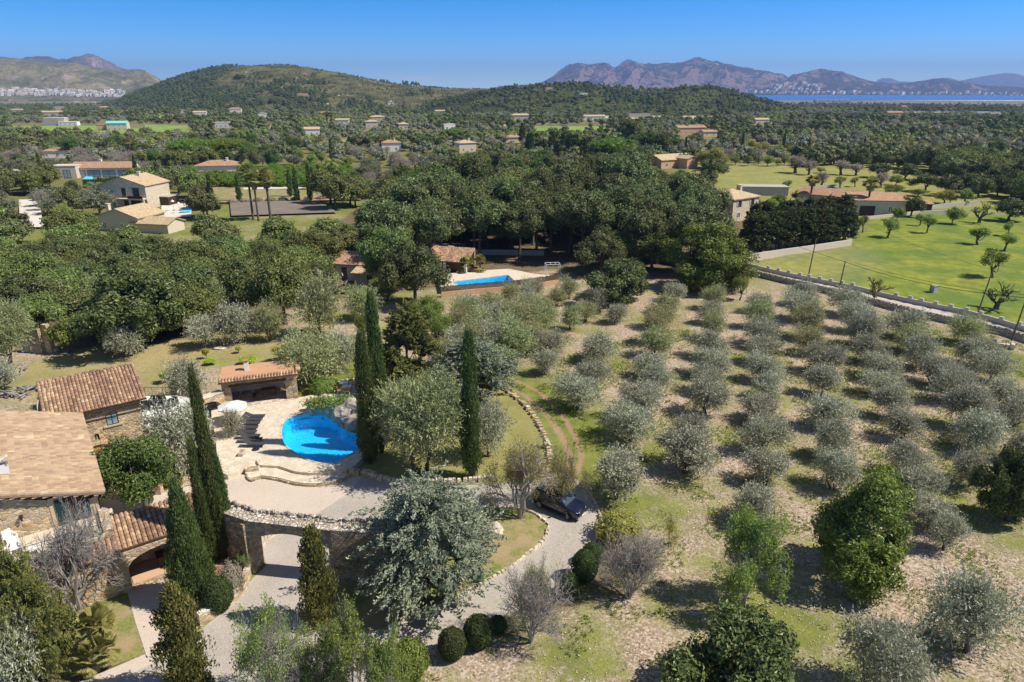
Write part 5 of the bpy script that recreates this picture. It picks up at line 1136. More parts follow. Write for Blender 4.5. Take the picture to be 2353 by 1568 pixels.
for i, (x, y) in enumerate([(957, 585), (930, 618), (908, 655), (888, 700), (875, 745), (908, 786), (930, 822), (958, 868)]):
    p = G(*cpx(x, y), DECK + .33); lab = 'charcoal sun lounger on the pool terrace, ' + ordn[i]; loc = (p.x - .98, p.y, DECK)
    if L0 is None: L0 = lounger(); L0.location = loc; L0['label'] = lab; L0['group'] = 'sun loungers in a row by the pool'; L0.rotation_euler.z = .02
    else: dup(L0, loc, random.Random(i).uniform(-.05, .05), lab, 'sun loungers in a row by the pool')
def parasol(lab, p, rad, hgt, canopy=True):
    t = thing('parasol', lab, 'parasol', p); b = MB(); b.tube([(0, 0, 0), (0, 0, .07), (0, 0, .09)], [.34, .34, .2], 16); b.build('base', M['iron'], t)
    q = MB(); q.tube([(0, 0, .08), (0, 0, hgt if canopy else .45)], .025, 6); q.build('pole', M['iron'], t)
    if canopy:
        c = MB(); n = 8; top = c.verts([(0, 0, hgt + .02)]); r1 = c.verts([(rad * math.cos(k * 6.283 / n), rad * math.sin(k * 6.283 / n), hgt - .5) for k in range(n)]); r2 = c.verts([(rad * math.cos(k * 6.283 / n), rad * math.sin(k * 6.283 / n), hgt - .62) for k in range(n)])
        for k in range(n): c.face([top, r1 + k, r1 + (k + 1) % n]); c.face([r1 + k, r2 + k, r2 + (k + 1) % n, r1 + (k + 1) % n])
        c.build('canopy', M['white'], t)
    return t
p = G(*cpx(700, 600), DECK); parasol('open white parasol over the far end of the loungers', (p.x, p.y - 1.2, DECK), 1.45, 2.3)
p = G(*cpx(868, 932), DECK); parasol('empty black parasol base beside the nearest lounger', (p.x, p.y, DECK), 1, 1, False)
def dtable(lab, p, rz):
    t = thing('dining_table', lab, 'table', p, rz, 'white topped dining tables'); b = MB(); b.bx(-.48, .48, -.35, .35, .72, .75); b.build('top', M['white'], t)
    for x in (-.42, .42):
        for y in (-.3, .3): b = MB(); b.bx(x - .03, x + .03, y - .03, y + .03, 0, .72); b.build('leg', M['wood'], t)
    return t
for k, (x, y) in enumerate([(1768, 242), (1798, 285)]):
    p = G(*cpx(x, y), DECK + .75); dtable(('farther', 'nearer')[k] + ' white topped dining table on the terrace behind the pool', (p.x, p.y, DECK), .05)
def chair():
    t = thing('garden_chair', 'x', 'chair')
    for x in (-.23, .23):
        for y in (-.22, .22): b = MB(); b.bx(x - .025, x + .025, y - .025, y + .025, 0, .42 if y < 0 else .9); b.build('leg', M['wood'], t)
    b = MB(); b.bx(-.26, .26, -.25, .25, .42, .46); b.build('seat', M['wood'], t)
    b = MB()
    for k in range(6): b.bx(-.2 + k * .08 - .02, -.2 + k * .08 + .02, .21, .24, .47, .86)
    b.bx(-.22, .22, .2, .25, .86, .92); b.build('backrest', M['wood'], t)
    for x in (-.26, .26): b = MB(); b.bx(x - .03, x + .03, -.25, .22, .64, .67); b.bx(x - .02, x + .02, -.24, -.2, .46, .64); b.build('armrest', M['wood'], t)
    return t
C0 = None
for i, (x, y, rz, lab) in enumerate([(1665, 300, 1.57, 'far left of the white dining tables'), (1690, 335, 1.57, 'middle left of the white dining tables'), (1725, 362, 1.8, 'near left end of the white dining tables'), (1840, 258, -1.3, 'far right of the white dining tables'), (1872, 305, -1.57, 'right of the nearer white dining table'), (1815, 355, 3.1, 'near end of the white dining tables')]):
    p = G(*cpx(x, y), DECK); lab = 'teak garden armchair at the ' + lab
    if C0 is None: C0 = chair(); C0.location = (p.x, p.y, DECK); C0.rotation_euler.z = rz; C0['label'] = lab; C0['group'] = 'teak chairs round the dining tables'
    else: dup(C0, (p.x, p.y, DECK), rz, lab, 'teak chairs round the dining tables')
# shaded table and bench inside the pool house
for x, y, lab, sz in ((4.5, 1.9, 'dark dining table inside the open pool house', (1.5, .8)), (3.0, 1.4, 'low dark bench inside the pool house beside the table', (.4, 1.0))):
    q = ph.matrix_basis @ Vector((x, y, .56)); t = thing('dark_table', lab, 'table', q, ph.rotation_euler.z); b = MB(); hh = .75 if sz[0] > 1 else .45; b.bx(-sz[0] / 2, sz[0] / 2, -sz[1] / 2, sz[1] / 2, hh - .05, hh); b.build('top', M['wood_dark'], t)
    for a in (-1, 1):
        for c in (-1, 1): b = MB(); b.bx(a * (sz[0] / 2 - .08) - .03, a * (sz[0] / 2 - .08) + .03, c * (sz[1] / 2 - .08) - .03, c * (sz[1] / 2 - .08) + .03, 0, hh - .05); b.build('leg', M['wood_dark'], t)
# rattan set on the raised terrace
def sofa(lab, p, rz, w, grp='dark rattan seats on the white terrace'):
    t = thing('rattan_seat', lab, 'sofa' if w > 1 else 'armchair', p, rz, grp); b = MB(); b.bx(-w / 2, w / 2, -.38, .32, .04, .34); b.bx(-w / 2, w / 2, .28, .4, .34, .8); b.build('frame', M['rattan'], t)
    for s in (-1, 1): b = MB(); b.bx(s * (w / 2) - .06, s * (w / 2) + .06, -.4, .4, .0, .6); b.build('armrest', M['rattan'], t)
    n = 2 if w > 1 else 1
    for k in range(n): b = MB(); x0 = -w / 2 + .08 + k * (w - .16) / n; b.bx(x0, x0 + (w - .16) / n - .02, -.36, .26, .34, .43); b.build('cushion', M['charcoal'], t)
    return t
c1 = lambda x, y: (.22506 * x, 823.5 + .22506 * y)
p = G(*c1(1610, 470), 3.0); sofa('two-seat dark rattan sofa against the railing of the white terrace', (p.x, p.y, 3.0), .1, 1.35)
p = G(*c1(1765, 480), 3.0); sofa('dark rattan armchair to the right of the sofa on the white terrace', (p.x, p.y, 3.0), -.35, .72)
p = G(*c1(1493, 530), 3.0); sofa('dark rattan armchair beside the stone wing wall on the white terrace', (p.x, p.y, 3.0), .5, .72)
p = G(*c1(1632, 512), 3.0); t = thing('coffee_table', 'dark rattan coffee table in front of the terrace sofa', 'table', (p.x, p.y, 3.0), .1); b = MB(); b.bx(-.5, .5, -.28, .28, .34, .4); b.build('top', M['rattan'], t)
for x in (-.44, .44):
    for y in (-.22, .22): b = MB(); b.bx(x - .04, x + .04, y - .04, y + .04, 0, .34); b.build('leg', M['rattan'], t)
def wlounge(lab, p, rz, grp):
    t = thing('deck_chair', lab, 'deck chair', p, rz, grp); b = MB(); b.bx(-.9, .4, -.28, .28, .26, .31)
    v = b.verts([(.4, -.28, .31), (.95, -.28, .7), (.95, .28, .7), (.4, .28, .31), (.4, -.28, .27), (.97, -.28, .66), (.97, .28, .66), (.4, .28, .27)])
    for q in ((0, 1, 2, 3), (7, 6, 5, 4), (0, 4, 5, 1), (1, 5, 6, 2), (2, 6, 7, 3)): b.face([v + k for k in q])
    b.build('seat', M['white'], t)
    for x in (-.75, .35):
        for y in (-.25, .25): b = MB(); b.bx(x - .025, x + .025, y - .025, y + .025, 0, .26); b.build('leg', M['white'], t)
for k, (x, y) in enumerate([(1510, 640), (1590, 635), (1670, 615)]): p = G(*c1(x, y), 3.0); wlounge('white deck chair on the white terrace, ' + ('left', 'middle', 'right')[k] + ' of the three', (p.x, p.y, 3.0), -.9, 'white deck chairs on the terrace')
# white furniture on the farmhouse balcony
ab = lambda x, y: (x * .18666, 1160.8 + y * .18666)
def wchair(lab, p, rz):
    t = thing('white_chair', lab, 'chair', p, rz, 'white chairs on the balcony'); b = MB(); b.bx(-.27, .27, -.27, .27, .38, .44); b.build('seat', M['white'], t); b = MB(); b.bx(-.27, .27, .22, .3, .44, .95); b.build('backrest', M['white'], t)
    for x in (-.3, .3): b = MB(); b.bx(x - .03, x + .03, -.28, .28, .62, .67); b.bx(x - .03, x + .03, -.28, -.22, 0, .62); b.bx(x - .03, x + .03, .22, .28, 0, .62); b.build('armrest', M['white'], t)
p = G(*ab(140, 470), 4.0); wchair('white armchair on the balcony nearest the farmhouse wall', (p.x, p.y, 4.0), 1.2)
p = G(*ab(200, 590), 4.0); wchair('white armchair with grey seat at the front corner of the balcony', (p.x, p.y, 4.0), .9)
p = G(*ab(420, 530), 4.4); t = thing('white_table', 'small square white table on the farmhouse balcony', 'table', (p.x, p.y, 4.0), YAW); b = MB(); b.bx(-.35, .35, -.35, .35, .4, .44); b.build('top', M['white'], t)
for x in (-.3, .3):
    for y in (-.3, .3): b = MB(); b.bx(x - .03, x + .03, y - .03, y + .03, 0, .4); b.build('leg', M['white'], t)
p = G(*ab(790, 400), 4.3); t = thing('glass_table', 'low oval glass table with curved legs on the farmhouse balcony', 'table', (p.x, p.y, 4.0), YAW); b = MB(); b.prism([(.62 * math.cos(k * .5236), .3 * math.sin(k * .5236)) for k in range(12)], .38, .41); b.build('top', M['glassblue'], t); b = MB(); b.tube([(-.45, -.15, 0), (0, 0, .3), (.45, .15, 0)], .025, 5); b.tube([(-.45, .15, 0), (0, 0, .3), (.45, -.15, 0)], .025, 5); b.build('leg', M['white'], t)
# stone troughs and steps by the pool
for k, (x, y, w, d, h, lab) in enumerate([(838, 1145, 1.15, .45, .3, 'pale stone trough on the lower terrace step'), (728, 985, .45, .8, .35, 'stone planter beside the path left of the loungers')]):
    z0 = .25 if k == 0 else DECK; p = G(*cpx(x, y), z0); t = thing('stone_trough', lab, 'trough', (p.x, p.y, z0), .2 * (1 - k)); b = MB(); o1 = [(-w / 2, -d / 2), (w / 2, -d / 2), (w / 2, d / 2), (-w / 2, d / 2)]; b.prism(o1, 0, h, holes=[[(q[0] * .82, q[1] * .72) for q in o1]]); b.build('trough', M['palestone'], t); b = MB(); b.prism([(q[0] * .82, q[1] * .72) for q in o1], .02, h - .05, bottom=False); b.build('soil', M['soil'], t)
# round planter under the olive, left
p = G(*c1(1850, 1265)); t = thing('round_planter', 'round honey stone planter under the olive beside the courtyard', 'planter', (p.x - .4, p.y + .9, 0)); b = MB(); b.prism([(1.5 * math.cos(k * .349), 1.5 * math.sin(k * .349)) for k in range(18)], 0, .6, holes=[[(1.2 * math.cos(k * .349), 1.2 * math.sin(k * .349)) for k in range(18)]]); b.build('wall', M['stone'], t); b = MB(); b.prism([(1.2 * math.cos(k * .349), 1.2 * math.sin(k * .349)) for k in range(18)], 0, .5, bottom=False); b.build('soil', M['soil'], t)
p = G(*c1(1630, 1380)); t = thing('stone_pillar', 'short brick pillar under the orange tree in the courtyard', 'pillar', (p.x, p.y, 0)); b = MB(); b.bx(-.25, .25, -.25, .25, 0, .8); b.build('shaft', M['stone'], t); b = MB(); b.bx(-.3, .3, -.3, .3, .8, .88); b.build('cap', M['terracotta'], t)
# satellite dish and mast behind the wing
p = L(-2.9, -2.6, 5.6); t = thing('satellite_dish', 'white satellite dish seen edge-on beside the tiled wing roof', 'satellite dish', (p.x, p.y, 5.2), .35); b = MB(); n = 16
rings = [b.verts([(.08 * q * q - .1 * 0, .62 * q * math.cos(k * 6.283 / n), 1.1 + .62 * q * math.sin(k * 6.283 / n)) for k in range(n)]) for q in (.05, .5, 1.0)]
for i in range(2):
    for k in range(n): b.face([rings[i] + k, rings[i] + (k + 1) % n, rings[i + 1] + (k + 1) % n, rings[i + 1] + k])
b.build('dish', M['white'], t); b = MB(); b.tube([(0, 0, 0), (0, 0, 1.1)], .03, 6); b.tube([(.05, 0, .6), (.7, 0, .75)], .02, 5); b.build('arm', M['concrete'], t)

# ------------------------------------------------------------------ the parked car
M['screen'] = flat('tinted_screen', (.05, .085, .10), .06, spec=1.0, noise=.3, scale=1.5)
pr_, pf_ = G(1238.5, 1168), G(1305.5, 1196); yaw = math.atan2(pf_.y - pr_.y, pf_.x - pr_.x); left = Vector((-math.sin(yaw), math.cos(yaw), 0)); mid = (pr_ + pf_) / 2 + left * .86
car = thing('parked_car', 'dark navy estate car parked on the bend of the gravel drive', 'car', (mid.x, mid.y, .02), yaw)
ST = [(-2.27, .62, .5, .95, .98, .62, 1.0), (-2.18, .82, .36, .95, 1.03, .72, 1.30), (-1.85, .90, .30, .98, 1.06, .70, 1.56), (-1.35, .92, .26, 1.0, 1.07, .72, 1.66), (-.6, .92, .24, 1.0, 1.06, .73, 1.70), (.15, .92, .24, 1.0, 1.05, .72, 1.67), (.55, .92, .24, .98, 1.04, .70, 1.52), (1.0, .92, .24, .96, 1.03, .68, 1.20), (1.2, .92, .25, .95, 1.01, .70, 1.04), (1.7, .90, .27, .90, .96, .66, .985), (2.05, .84, .32, .80, .88, .58, .90), (2.24, .70, .40, .66, .74, .45, .76), (2.29, .55, .45, .58, .64, .35, .66)]
def sec(s): x, w, zb, zs, zbelt, wt, zt = s; return [(x, w * .86, zb), (x, w, zb + .14), (x, w * 1.01, (zb + zs) / 2 + .05), (x, w * .985, zs - .03), (x, w * .93, zbelt), (x, (w * .93 + wt) / 2 + .02, (zbelt + zt) / 2), (x, wt, zt - .05), (x, wt * .6, zt), (x, 0, zt + .012)]
b = MB(); rows = []
for s in ST:
    h_ = sec(s); full = h_ + [(q[0], -q[1], q[2]) for q in h_[-2::-1]]; rows.append(b.verts(full))
n = len(full)
for i in range(len(rows) - 1):
    for k in range(n - 1): b.face([rows[i] + k, rows[i] + k + 1, rows[i + 1] + k + 1, rows[i + 1] + k])
    b.face([rows[i] + n - 1, rows[i], rows[i + 1], rows[i + 1] + n - 1])
b.face([rows[0] + k for k in range(n)][::-1]); b.face([rows[-1] + k for k in range(n)])
body = b.build('body', M['car'], car, True)
def patch(name, quads, mat, off, par=car):
    b = MB()
    for q in quads:
        q = [Vector(v) for v in q]; nn = (q[1] - q[0]).cross(q[3] - q[0]).normalized(); c = sum(q, Vector()) / 4
        if nn.dot(c - Vector((0, 0, .7))) < 0: nn = -nn
        v = b.verts([p + nn * off for p in q] + [p - nn * .01 for p in q])
        b.face([v, v + 1, v + 2, v + 3])
        for k in range(4): b.face([v + k, v + (k + 1) % 4, v + 4 + (k + 1) % 4, v + 4 + k])
    return b.build(name, M[mat], par)
S = [sec(s) for s in ST]; mir = lambda p: (p[0], -p[1], p[2]); lp = lambda a, b_, t: tuple(a[i] + (b_[i] - a[i]) * t for i in range(3))
for sg in (1, -1):
    f_ = (lambda p: p) if sg > 0 else mir
    for i0, i1, t0, t1 in ((2, 4, .0, .93), (4, 6, .05, .9)):
        q = []
        for i in range(i0, i1):
            a0 = S[i]; a1 = S[i + 1]; q.append([f_(lp(a0[4], a0[6], .08)), f_(lp(a1[4], a1[6], .08)), f_(lp(a1[4], a1[6], .86)), f_(lp(a0[4], a0[6], .86))])
        patch('side_window', q, 'glass', .018)
ws = []
for a, c, u0, u1 in ((S[5], S[7], .12, .97),):
    for y0, y1 in ((-1, -.5), (-.5, 0), (0, .5), (.5, 1)):
        top = lp(S[5][6], S[6][6], .35); bot = lp(S[7][6], S[8][6], .3); ws.append([(top[0], top[1] * y0 * .96, top[2] + .06 * (1 - abs(y0))), (top[0], top[1] * y1 * .96, top[2] + .06 * (1 - abs(y1))), (bot[0] + .06 * (1 - abs(y1)), bot[1] * y1 * 1.04, bot[2] + .05 * (1 - abs(y1))), (bot[0] + .06 * (1 - abs(y0)), bot[1] * y0 * 1.04, bot[2] + .05 * (1 - abs(y0)))])
patch('windscreen', ws, 'screen', .03)
patch('rear_window', [[(-1.9, -.6, 1.58), (-1.9, .6, 1.58), (-2.2, .66, 1.2), (-2.2, -.66, 1.2)]], 'glass', .03)
for wx in (-1.38, 1.33):
    for sy in (-1, 1):
        w = MB(); rz_ = -.35 if wx > 0 else 0; w.T = Matrix.Translation((wx, sy * .82, .345)) @ Matrix.Rotation(rz_, 4, 'Z'); w.tube([(0, -.11, 0), (0, -.1, 0), (0, .1, 0), (0, .11, 0)], [.30, .345, .345, .30], 20); wh = w.build('wheel', M['rubber'], car, True)
        m_ = MB(); m_.T = w.T
        for k in range(5):
            a = k * 1.2566; m_.box((math.cos(a) * .12, sy * .125, math.sin(a) * .12), (.05, .02, .05)); m_.tube([(0, sy * .12, 0), (math.cos(a) * .23, sy * .12, math.sin(a) * .23)], .025, 4)
        m_.tube([(0, sy * .10, 0), (0, sy * .118, 0)], [.235, .235], 18); m_.build('rim', M['alloy'], wh)
        a_ = MB(); a_.T = Matrix.Translation((wx, sy * .80, .36))
        for k in range(10):
            t0, t1 = math.pi * k / 10, math.pi * (k + 1) / 10; q = []
            v = a_.verts([(math.cos(t) * r_, sy * yy, math.sin(t) * r_) for t in (t0, t1) for r_ in (.37, .45) for yy in (.06, .148)])
            for f in ((1, 3, 7, 5), (0, 4, 6, 2), (2, 6, 7, 3), (0, 1, 5, 4)): a_.face([v + z for z in f])
        a_.build('wheel_arch', M['rubber'], car)
for sy in (-1, 1):
    patch('headlight', [[(2.17, sy * .42, .80), (2.02, sy * .80, .83), (2.0, sy * .83, .70), (2.22, sy * .45, .68)]], 'lens', .03)
    b = MB(); b.box((.78, sy * 1.0, 1.08), (.14, .2, .15), 0, .85); b.build('wing_mirror', M['car'], car)
    b = MB(); b.bx(-1.6, .1, sy * .70 - .02, sy * .70 + .02, 1.70, 1.725); b.build('roof_rail', M['chrome'], car)
    for hx in (-.75, .3): b = MB(); b.bx(hx, hx + .18, sy * .945, sy * .965, .93, .955); b.build('door_handle', M['chrome'], car)
    b = MB(); b.bx(-.95, .95, sy * .88, sy * .935, .22, .34); b.build('sill_trim', M['rubber'], car)
b = MB()
for k in range(5): b.bx(2.24, 2.30, -.36, .36, .56 + k * .04, .575 + k * .04)
b.bx(2.2, 2.275, -.4, .4, .54, .76); b.build('grille', M['rubber'], car)
b = MB(); b.bx(2.28, 2.31, -.27, .27, .40, .50); b.build('number_plate', M['white'], car)
b = MB(); b.box((2.305, 0, .66), (.02, .1, .08)); b.build('badge', M['chrome'], car)
b = MB(); b.bx(2.05, 2.27, -.7, .7, .25, .33); b.build('bumper_trim', M['concrete'], car)

# ------------------------------------------------------------------ road, its walls, poles and wires
road_far = [(1690, 606), (1765, 626), (1858, 646), (1968, 668), (2023, 682), (2150, 710), (2232, 727), (2353, 762), (2600, 838)]
road_near = [(1690, 622), (1765, 641), (1869, 666), (2004, 699), (2131, 732), (2287, 765), (2353, 785), (2600, 866)]
sheet('road', road_far + road_near[::-1], .02, M['road'])
def drywall(name, lab, path, h, w, seed, mat='drystone', cat='stone wall', cap=True):
    r = random.Random(seed); P = smooth_path(path, 5); t = thing(name, lab, cat, P[0]); mb = MB(); cm_ = MB()
    for i in range(len(P) - 1):
        a, b = P[i] - P[0], P[i + 1] - P[0]; an = math.atan2(b.y - a.y, b.x - a.x); d = (b - a).length; c = (a + b) / 2; mb.box((c.x, c.y, h / 2 - .05), (d + .04, w, h + .1), an)
        if cap:
            k = max(1, int(d / .45))
            for j in range(k): q = a.lerp(b, (j + .5) / k); cm_.box((q.x + r.uniform(-.05, .05), q.y + r.uniform(-.05, .05), h + .04), (.42 * r.uniform(.7, 1.2), w * r.uniform(.7, 1.1), .16 * r.uniform(.5, 1.5)), an + r.uniform(-.3, .3), .85)
    mb.build('wall', M[mat], t)
    if cap: cm_.build('capping_stones', M[mat], t)
    return t
drywall('roadside_wall', 'grey dry stone wall between the olive orchard and the lane', [G(*p) + Vector((0, -.2, 0)) for p in road_near], .95, .5, 1)
wf = drywall('roadside_wall', 'pale rendered wall with raised stubs between the lane and the green meadow', [G(*p) + Vector((0, .25, 0)) for p in road_far], .75, .35, 2, 'concrete', cap=False)
wl = [G(*p) + Vector((0, .25, 0)) for p in road_far]
bx_ = lambda x: 1764.7 + .2751 * x
for x, y in [(0, 990), (90, 1012), (175, 1030), (265, 1048), (345, 1066), (440, 1088), (535, 1108), (630, 1128), (730, 1150), (1065, 1222), (1175, 1244), (1275, 1268), (1405, 1300), (1535, 1328), (1665, 1354), (1785, 1386), (1920, 1418), (2050, 1452)]:
    q = G(bx_(x), 352.9 + .2751 * y); seg = min(range(len(wl) - 1), key=lambda i: abs((wl[i].x + wl[i + 1].x) / 2 - q.x)); a, b = wl[seg], wl[seg + 1]; tt = (q.x - a.x) / (b.x - a.x); c = a.lerp(b, tt) - wl[0]; mb = MB(); mb.box((c.x, c.y, .95), (.55, .42, .42), math.atan2(b.y - a.y, b.x - a.x)); mb.build('wall_stub', M['concrete'], wf)
drywall('field_wall', 'light rendered wall at the foot of the dark cypress hedge', [G(*p) for p in [(1700, 603), (1780, 590), (1870, 577), (1955, 564)]], 1.3, .3, 3, 'render_cream', cap=False)
edging('rubble_heap', 'small heap of pale boulders by the lane wall at the right', [G(*p) for p in [(2288, 790), (2300, 797), (2330, 803)]], .7, .5, 0, 'palestone', jit=.5, seed=15, sz=.9, cat='stones')
POLES = {}
def pole(key, bx, by, ty, lab, mat='polewood', rad=.12, cross=False, tx=None, grp='poles along the lane'):
    p = G(bx, by); h = height_at(p, ty); t = thing('utility_pole', lab, 'utility pole', p, .3, grp); b = MB(); lx = ((tx - bx) / F * depth((p.x, p.y, h))) if tx else 0; b.tube([(0, 0, -.2), (lx, 0, h)], [rad, rad * .7], 7); b.build('mast', M[mat], t)
    if cross:
        b = MB(); b.bx(lx - .75, lx + .75, -.05, .05, h - .5, h - .4); b.bx(lx - .5, lx + .5, -.05, .05, h - 1.1, h - 1.0); b.build('crossarm', M[mat], t)
        for s in (-.7, 0, .7): b = MB(); b.tube([(lx + s, 0, h - .4), (lx + s, 0, h - .2)], .05, 5); b.build('insulator', M['white'], t)
    POLES[key] = p + Vector((lx * math.cos(.3), lx * math.sin(.3), h - .15)); return t
pole('a', 1858, 632, 551, 'wooden pole at the meadow wall, farthest up the lane', tx=1863.7)
pole('b', 1925, 677.5, 600.5, 'wooden pole on the orchard side of the lane, second from the left', tx=1930.6)
pole('c', 2245.6, 723, 620, 'tall leaning wooden pole in the meadow beside the lane', tx=2260)
pole('d', 2324.5, 783, 683, 'wooden pole by the lane at the right edge of the photo', tx=2336)
pole('e', 410, 331, 307, 'pale concrete pole carrying wires across the far olive groves', 'concrete', .2, True, grp='distant concrete poles')
pole('f', 1418.6, 311, 280, 'concrete pole by the small bright green field', 'concrete', .2, True, grp='distant concrete poles')
pole('g', 1180.6, 383, 335, 'concrete pole rising from the scrub at the centre', 'concrete', .2, True, grp='distant concrete poles')
pole('h', 1860, 408, 372, 'concrete pole with crossarms in the yellow field', 'concrete', .18, True, grp='distant concrete poles')
pole('i', 49.5, 384, 340, 'grey pole by the long modern house at the far left', 'concrete', .16, grp='distant concrete poles')
pole('j', 2183, 466, 420, 'dark pole with crossarms behind the orange trees', 'polewood', .16, True)
pole('k', 482, 331, 309, 'thin distant pole beside the far cypress', 'concrete', .16, grp='distant concrete poles')
pole('l', 2002, 430, 408, 'street lamp post behind the long farm building', 'polewood', .1)
def wire(lab, a, b, sag, rad=.018, grp='overhead wires'):
    n = 16; mb = MB(); mb.tube([Vector(a).lerp(b, i / n) - Vector((0, 0, sag * 4 * (i / n) * (1 - i / n))) - a for i in range(n + 1)], rad, 4, False); o = mb.build('overhead_wire', M['iron']); o.location = a; tag(o, lab, 'wire', grp)
far_l = G(1640, 560) + Vector((0, 0, 7.0)); off_r = G(2480, 800) + Vector((0, 0, 7))
wire('thick overhead wire from the hedge to the second lane pole', far_l, POLES['b'], .6, .03); wire('thick overhead wire between the second and last lane poles', POLES['b'], POLES['d'], .9, .035)
wire('thin wire above the thicker one between the second and last lane poles', POLES['b'] + Vector((0, 0, .35)), POLES['d'] + Vector((0, 0, .35)), .8); wire('overhead wire running out of the photo past the last lane pole', POLES['d'], off_r, .5, .03)
wire('single wire crossing the meadow to the tall leaning pole', G(1955, 540) + Vector((0, 0, 4)), POLES['c'], .7); wire('single wire from the tall leaning pole out of the photo', POLES['c'], G(2500, 735) + Vector((0, 0, 6.5)), .6)
for k, dz in enumerate((0, -.6)): wire('long distant power line crossing the far groves, ' + ('upper', 'lower')[k] + ' strand', POLES['e'] + Vector((0, 0, dz)), POLES['f'] + Vector((0, 0, dz)), 3, .05); wire('distant power line running left from the pale concrete pole, ' + ('upper', 'lower')[k] + ' strand', POLES['e'] + Vector((0, 0, dz)), G(-100, 335) + Vector((0, 0, 8 + dz)), 2, .05); wire('distant power line running right from the pole by the green field, ' + ('upper', 'lower')[k] + ' strand', POLES['f'] + Vector((0, 0, dz)), G(2200, 300) + Vector((0, 0, 8 + dz)), 3, .05)
# ruined wall, ladder, stones at the left edge of the yard
p = G(118, 810); t = thing('ruined_wall', 'tall broken end of a ruined rubble wall beside the yard', 'stone wall', p, 1.35); mb = MB(); mb.box((0, 0, 1.9), (.7, 1.0, 3.9), 0, .8); mb.build('pier', M['stone'], t)
mb = MB(); mb.wall((-.2, .5), (0, 1), .6, [(0, 0), (3.5, 0), (3.5, 1.6), (2.2, 2.2), (1.0, 3.2), (0, 3.4)]); mb.build('wall', M['stone_dark'], t)
p = G(104, 812); t = thing('ladder', 'small wooden ladder leaning by the ruined wall', 'ladder', p, .5); mb = MB()
for s in (-.22, .22): mb.tube([(s, 0, 0), (s * .8, .5, 2.0)], .03, 5)
mb.build('rails', M['wood'], t); mb = MB()
for k in range(6): mb.tube([(-.21, .07 * (k + 1), .3 * (k + .7)), (.21, .07 * (k + 1), .3 * (k + .7))], .02, 5)
mb.build('rungs', M['wood'], t)
rock('boulder', 'round boulder at the foot of the ruined wall', G(121, 809) + Vector((.4, 0, .25)), (.5, .4, .35), 3)
rock('boulder', 'white boulder on the island lawn beside the blue-green cypress', G(1137, 1228) + Vector((0, 0, .35)), (.7, .6, .6), 4, 'palestone')
rock('boulder', 'pale boulder set on the garden wall beside the orchard track', G(1256, 1030) + Vector((0, 0, .5)), (.35, .3, .35), 6, 'palestone')
rock('boulder', 'flat pale stone lying in the yard behind the wing', G(505, 802) + Vector((0, 0, .1)), (.9, .5, .15), 8, 'palestone')
r_ = random.Random(4)
for k, (x, y, n, lab) in enumerate([(45, 905, 26, 'pile of grey logs and branches in the left yard'), (30, 855, 8, 'fallen grey tree trunk lying at the left edge of the yard')]):
    p = G(x, y); mb = MB()
    for i in range(n):
        a = r_.uniform(0, 3.14); q = Vector((r_.uniform(-1.5, 1.5), r_.uniform(-1.0, 1.0), r_.uniform(.1, .7))); d = Vector((math.cos(a), math.sin(a), r_.uniform(-.2, .3))) * r_.uniform(.5, 1.2); mb.tube([q - d, q + Vector((0, 0, .06)), q + d], [r_.uniform(.06, .17), .1, .05], 5)
    o = mb.build('log_pile', M['bark_grey']); o.location = p; tag(o, lab, 'logs')
p = G(1380 * .2751 + 1764.7, 352.9 + .2751 * 1160); t = thing('stone_block', 'small square concrete well block standing in the meadow', 'well', p, .3); mb = MB(); mb.bx(-.45, .45, -.45, .45, 0, 1.1); mb.build('shaft', M['concrete'], t); mb = MB(); mb.bx(-.5, .5, -.5, .5, 1.1, 1.2); mb.build('cap', M['concrete'], t)
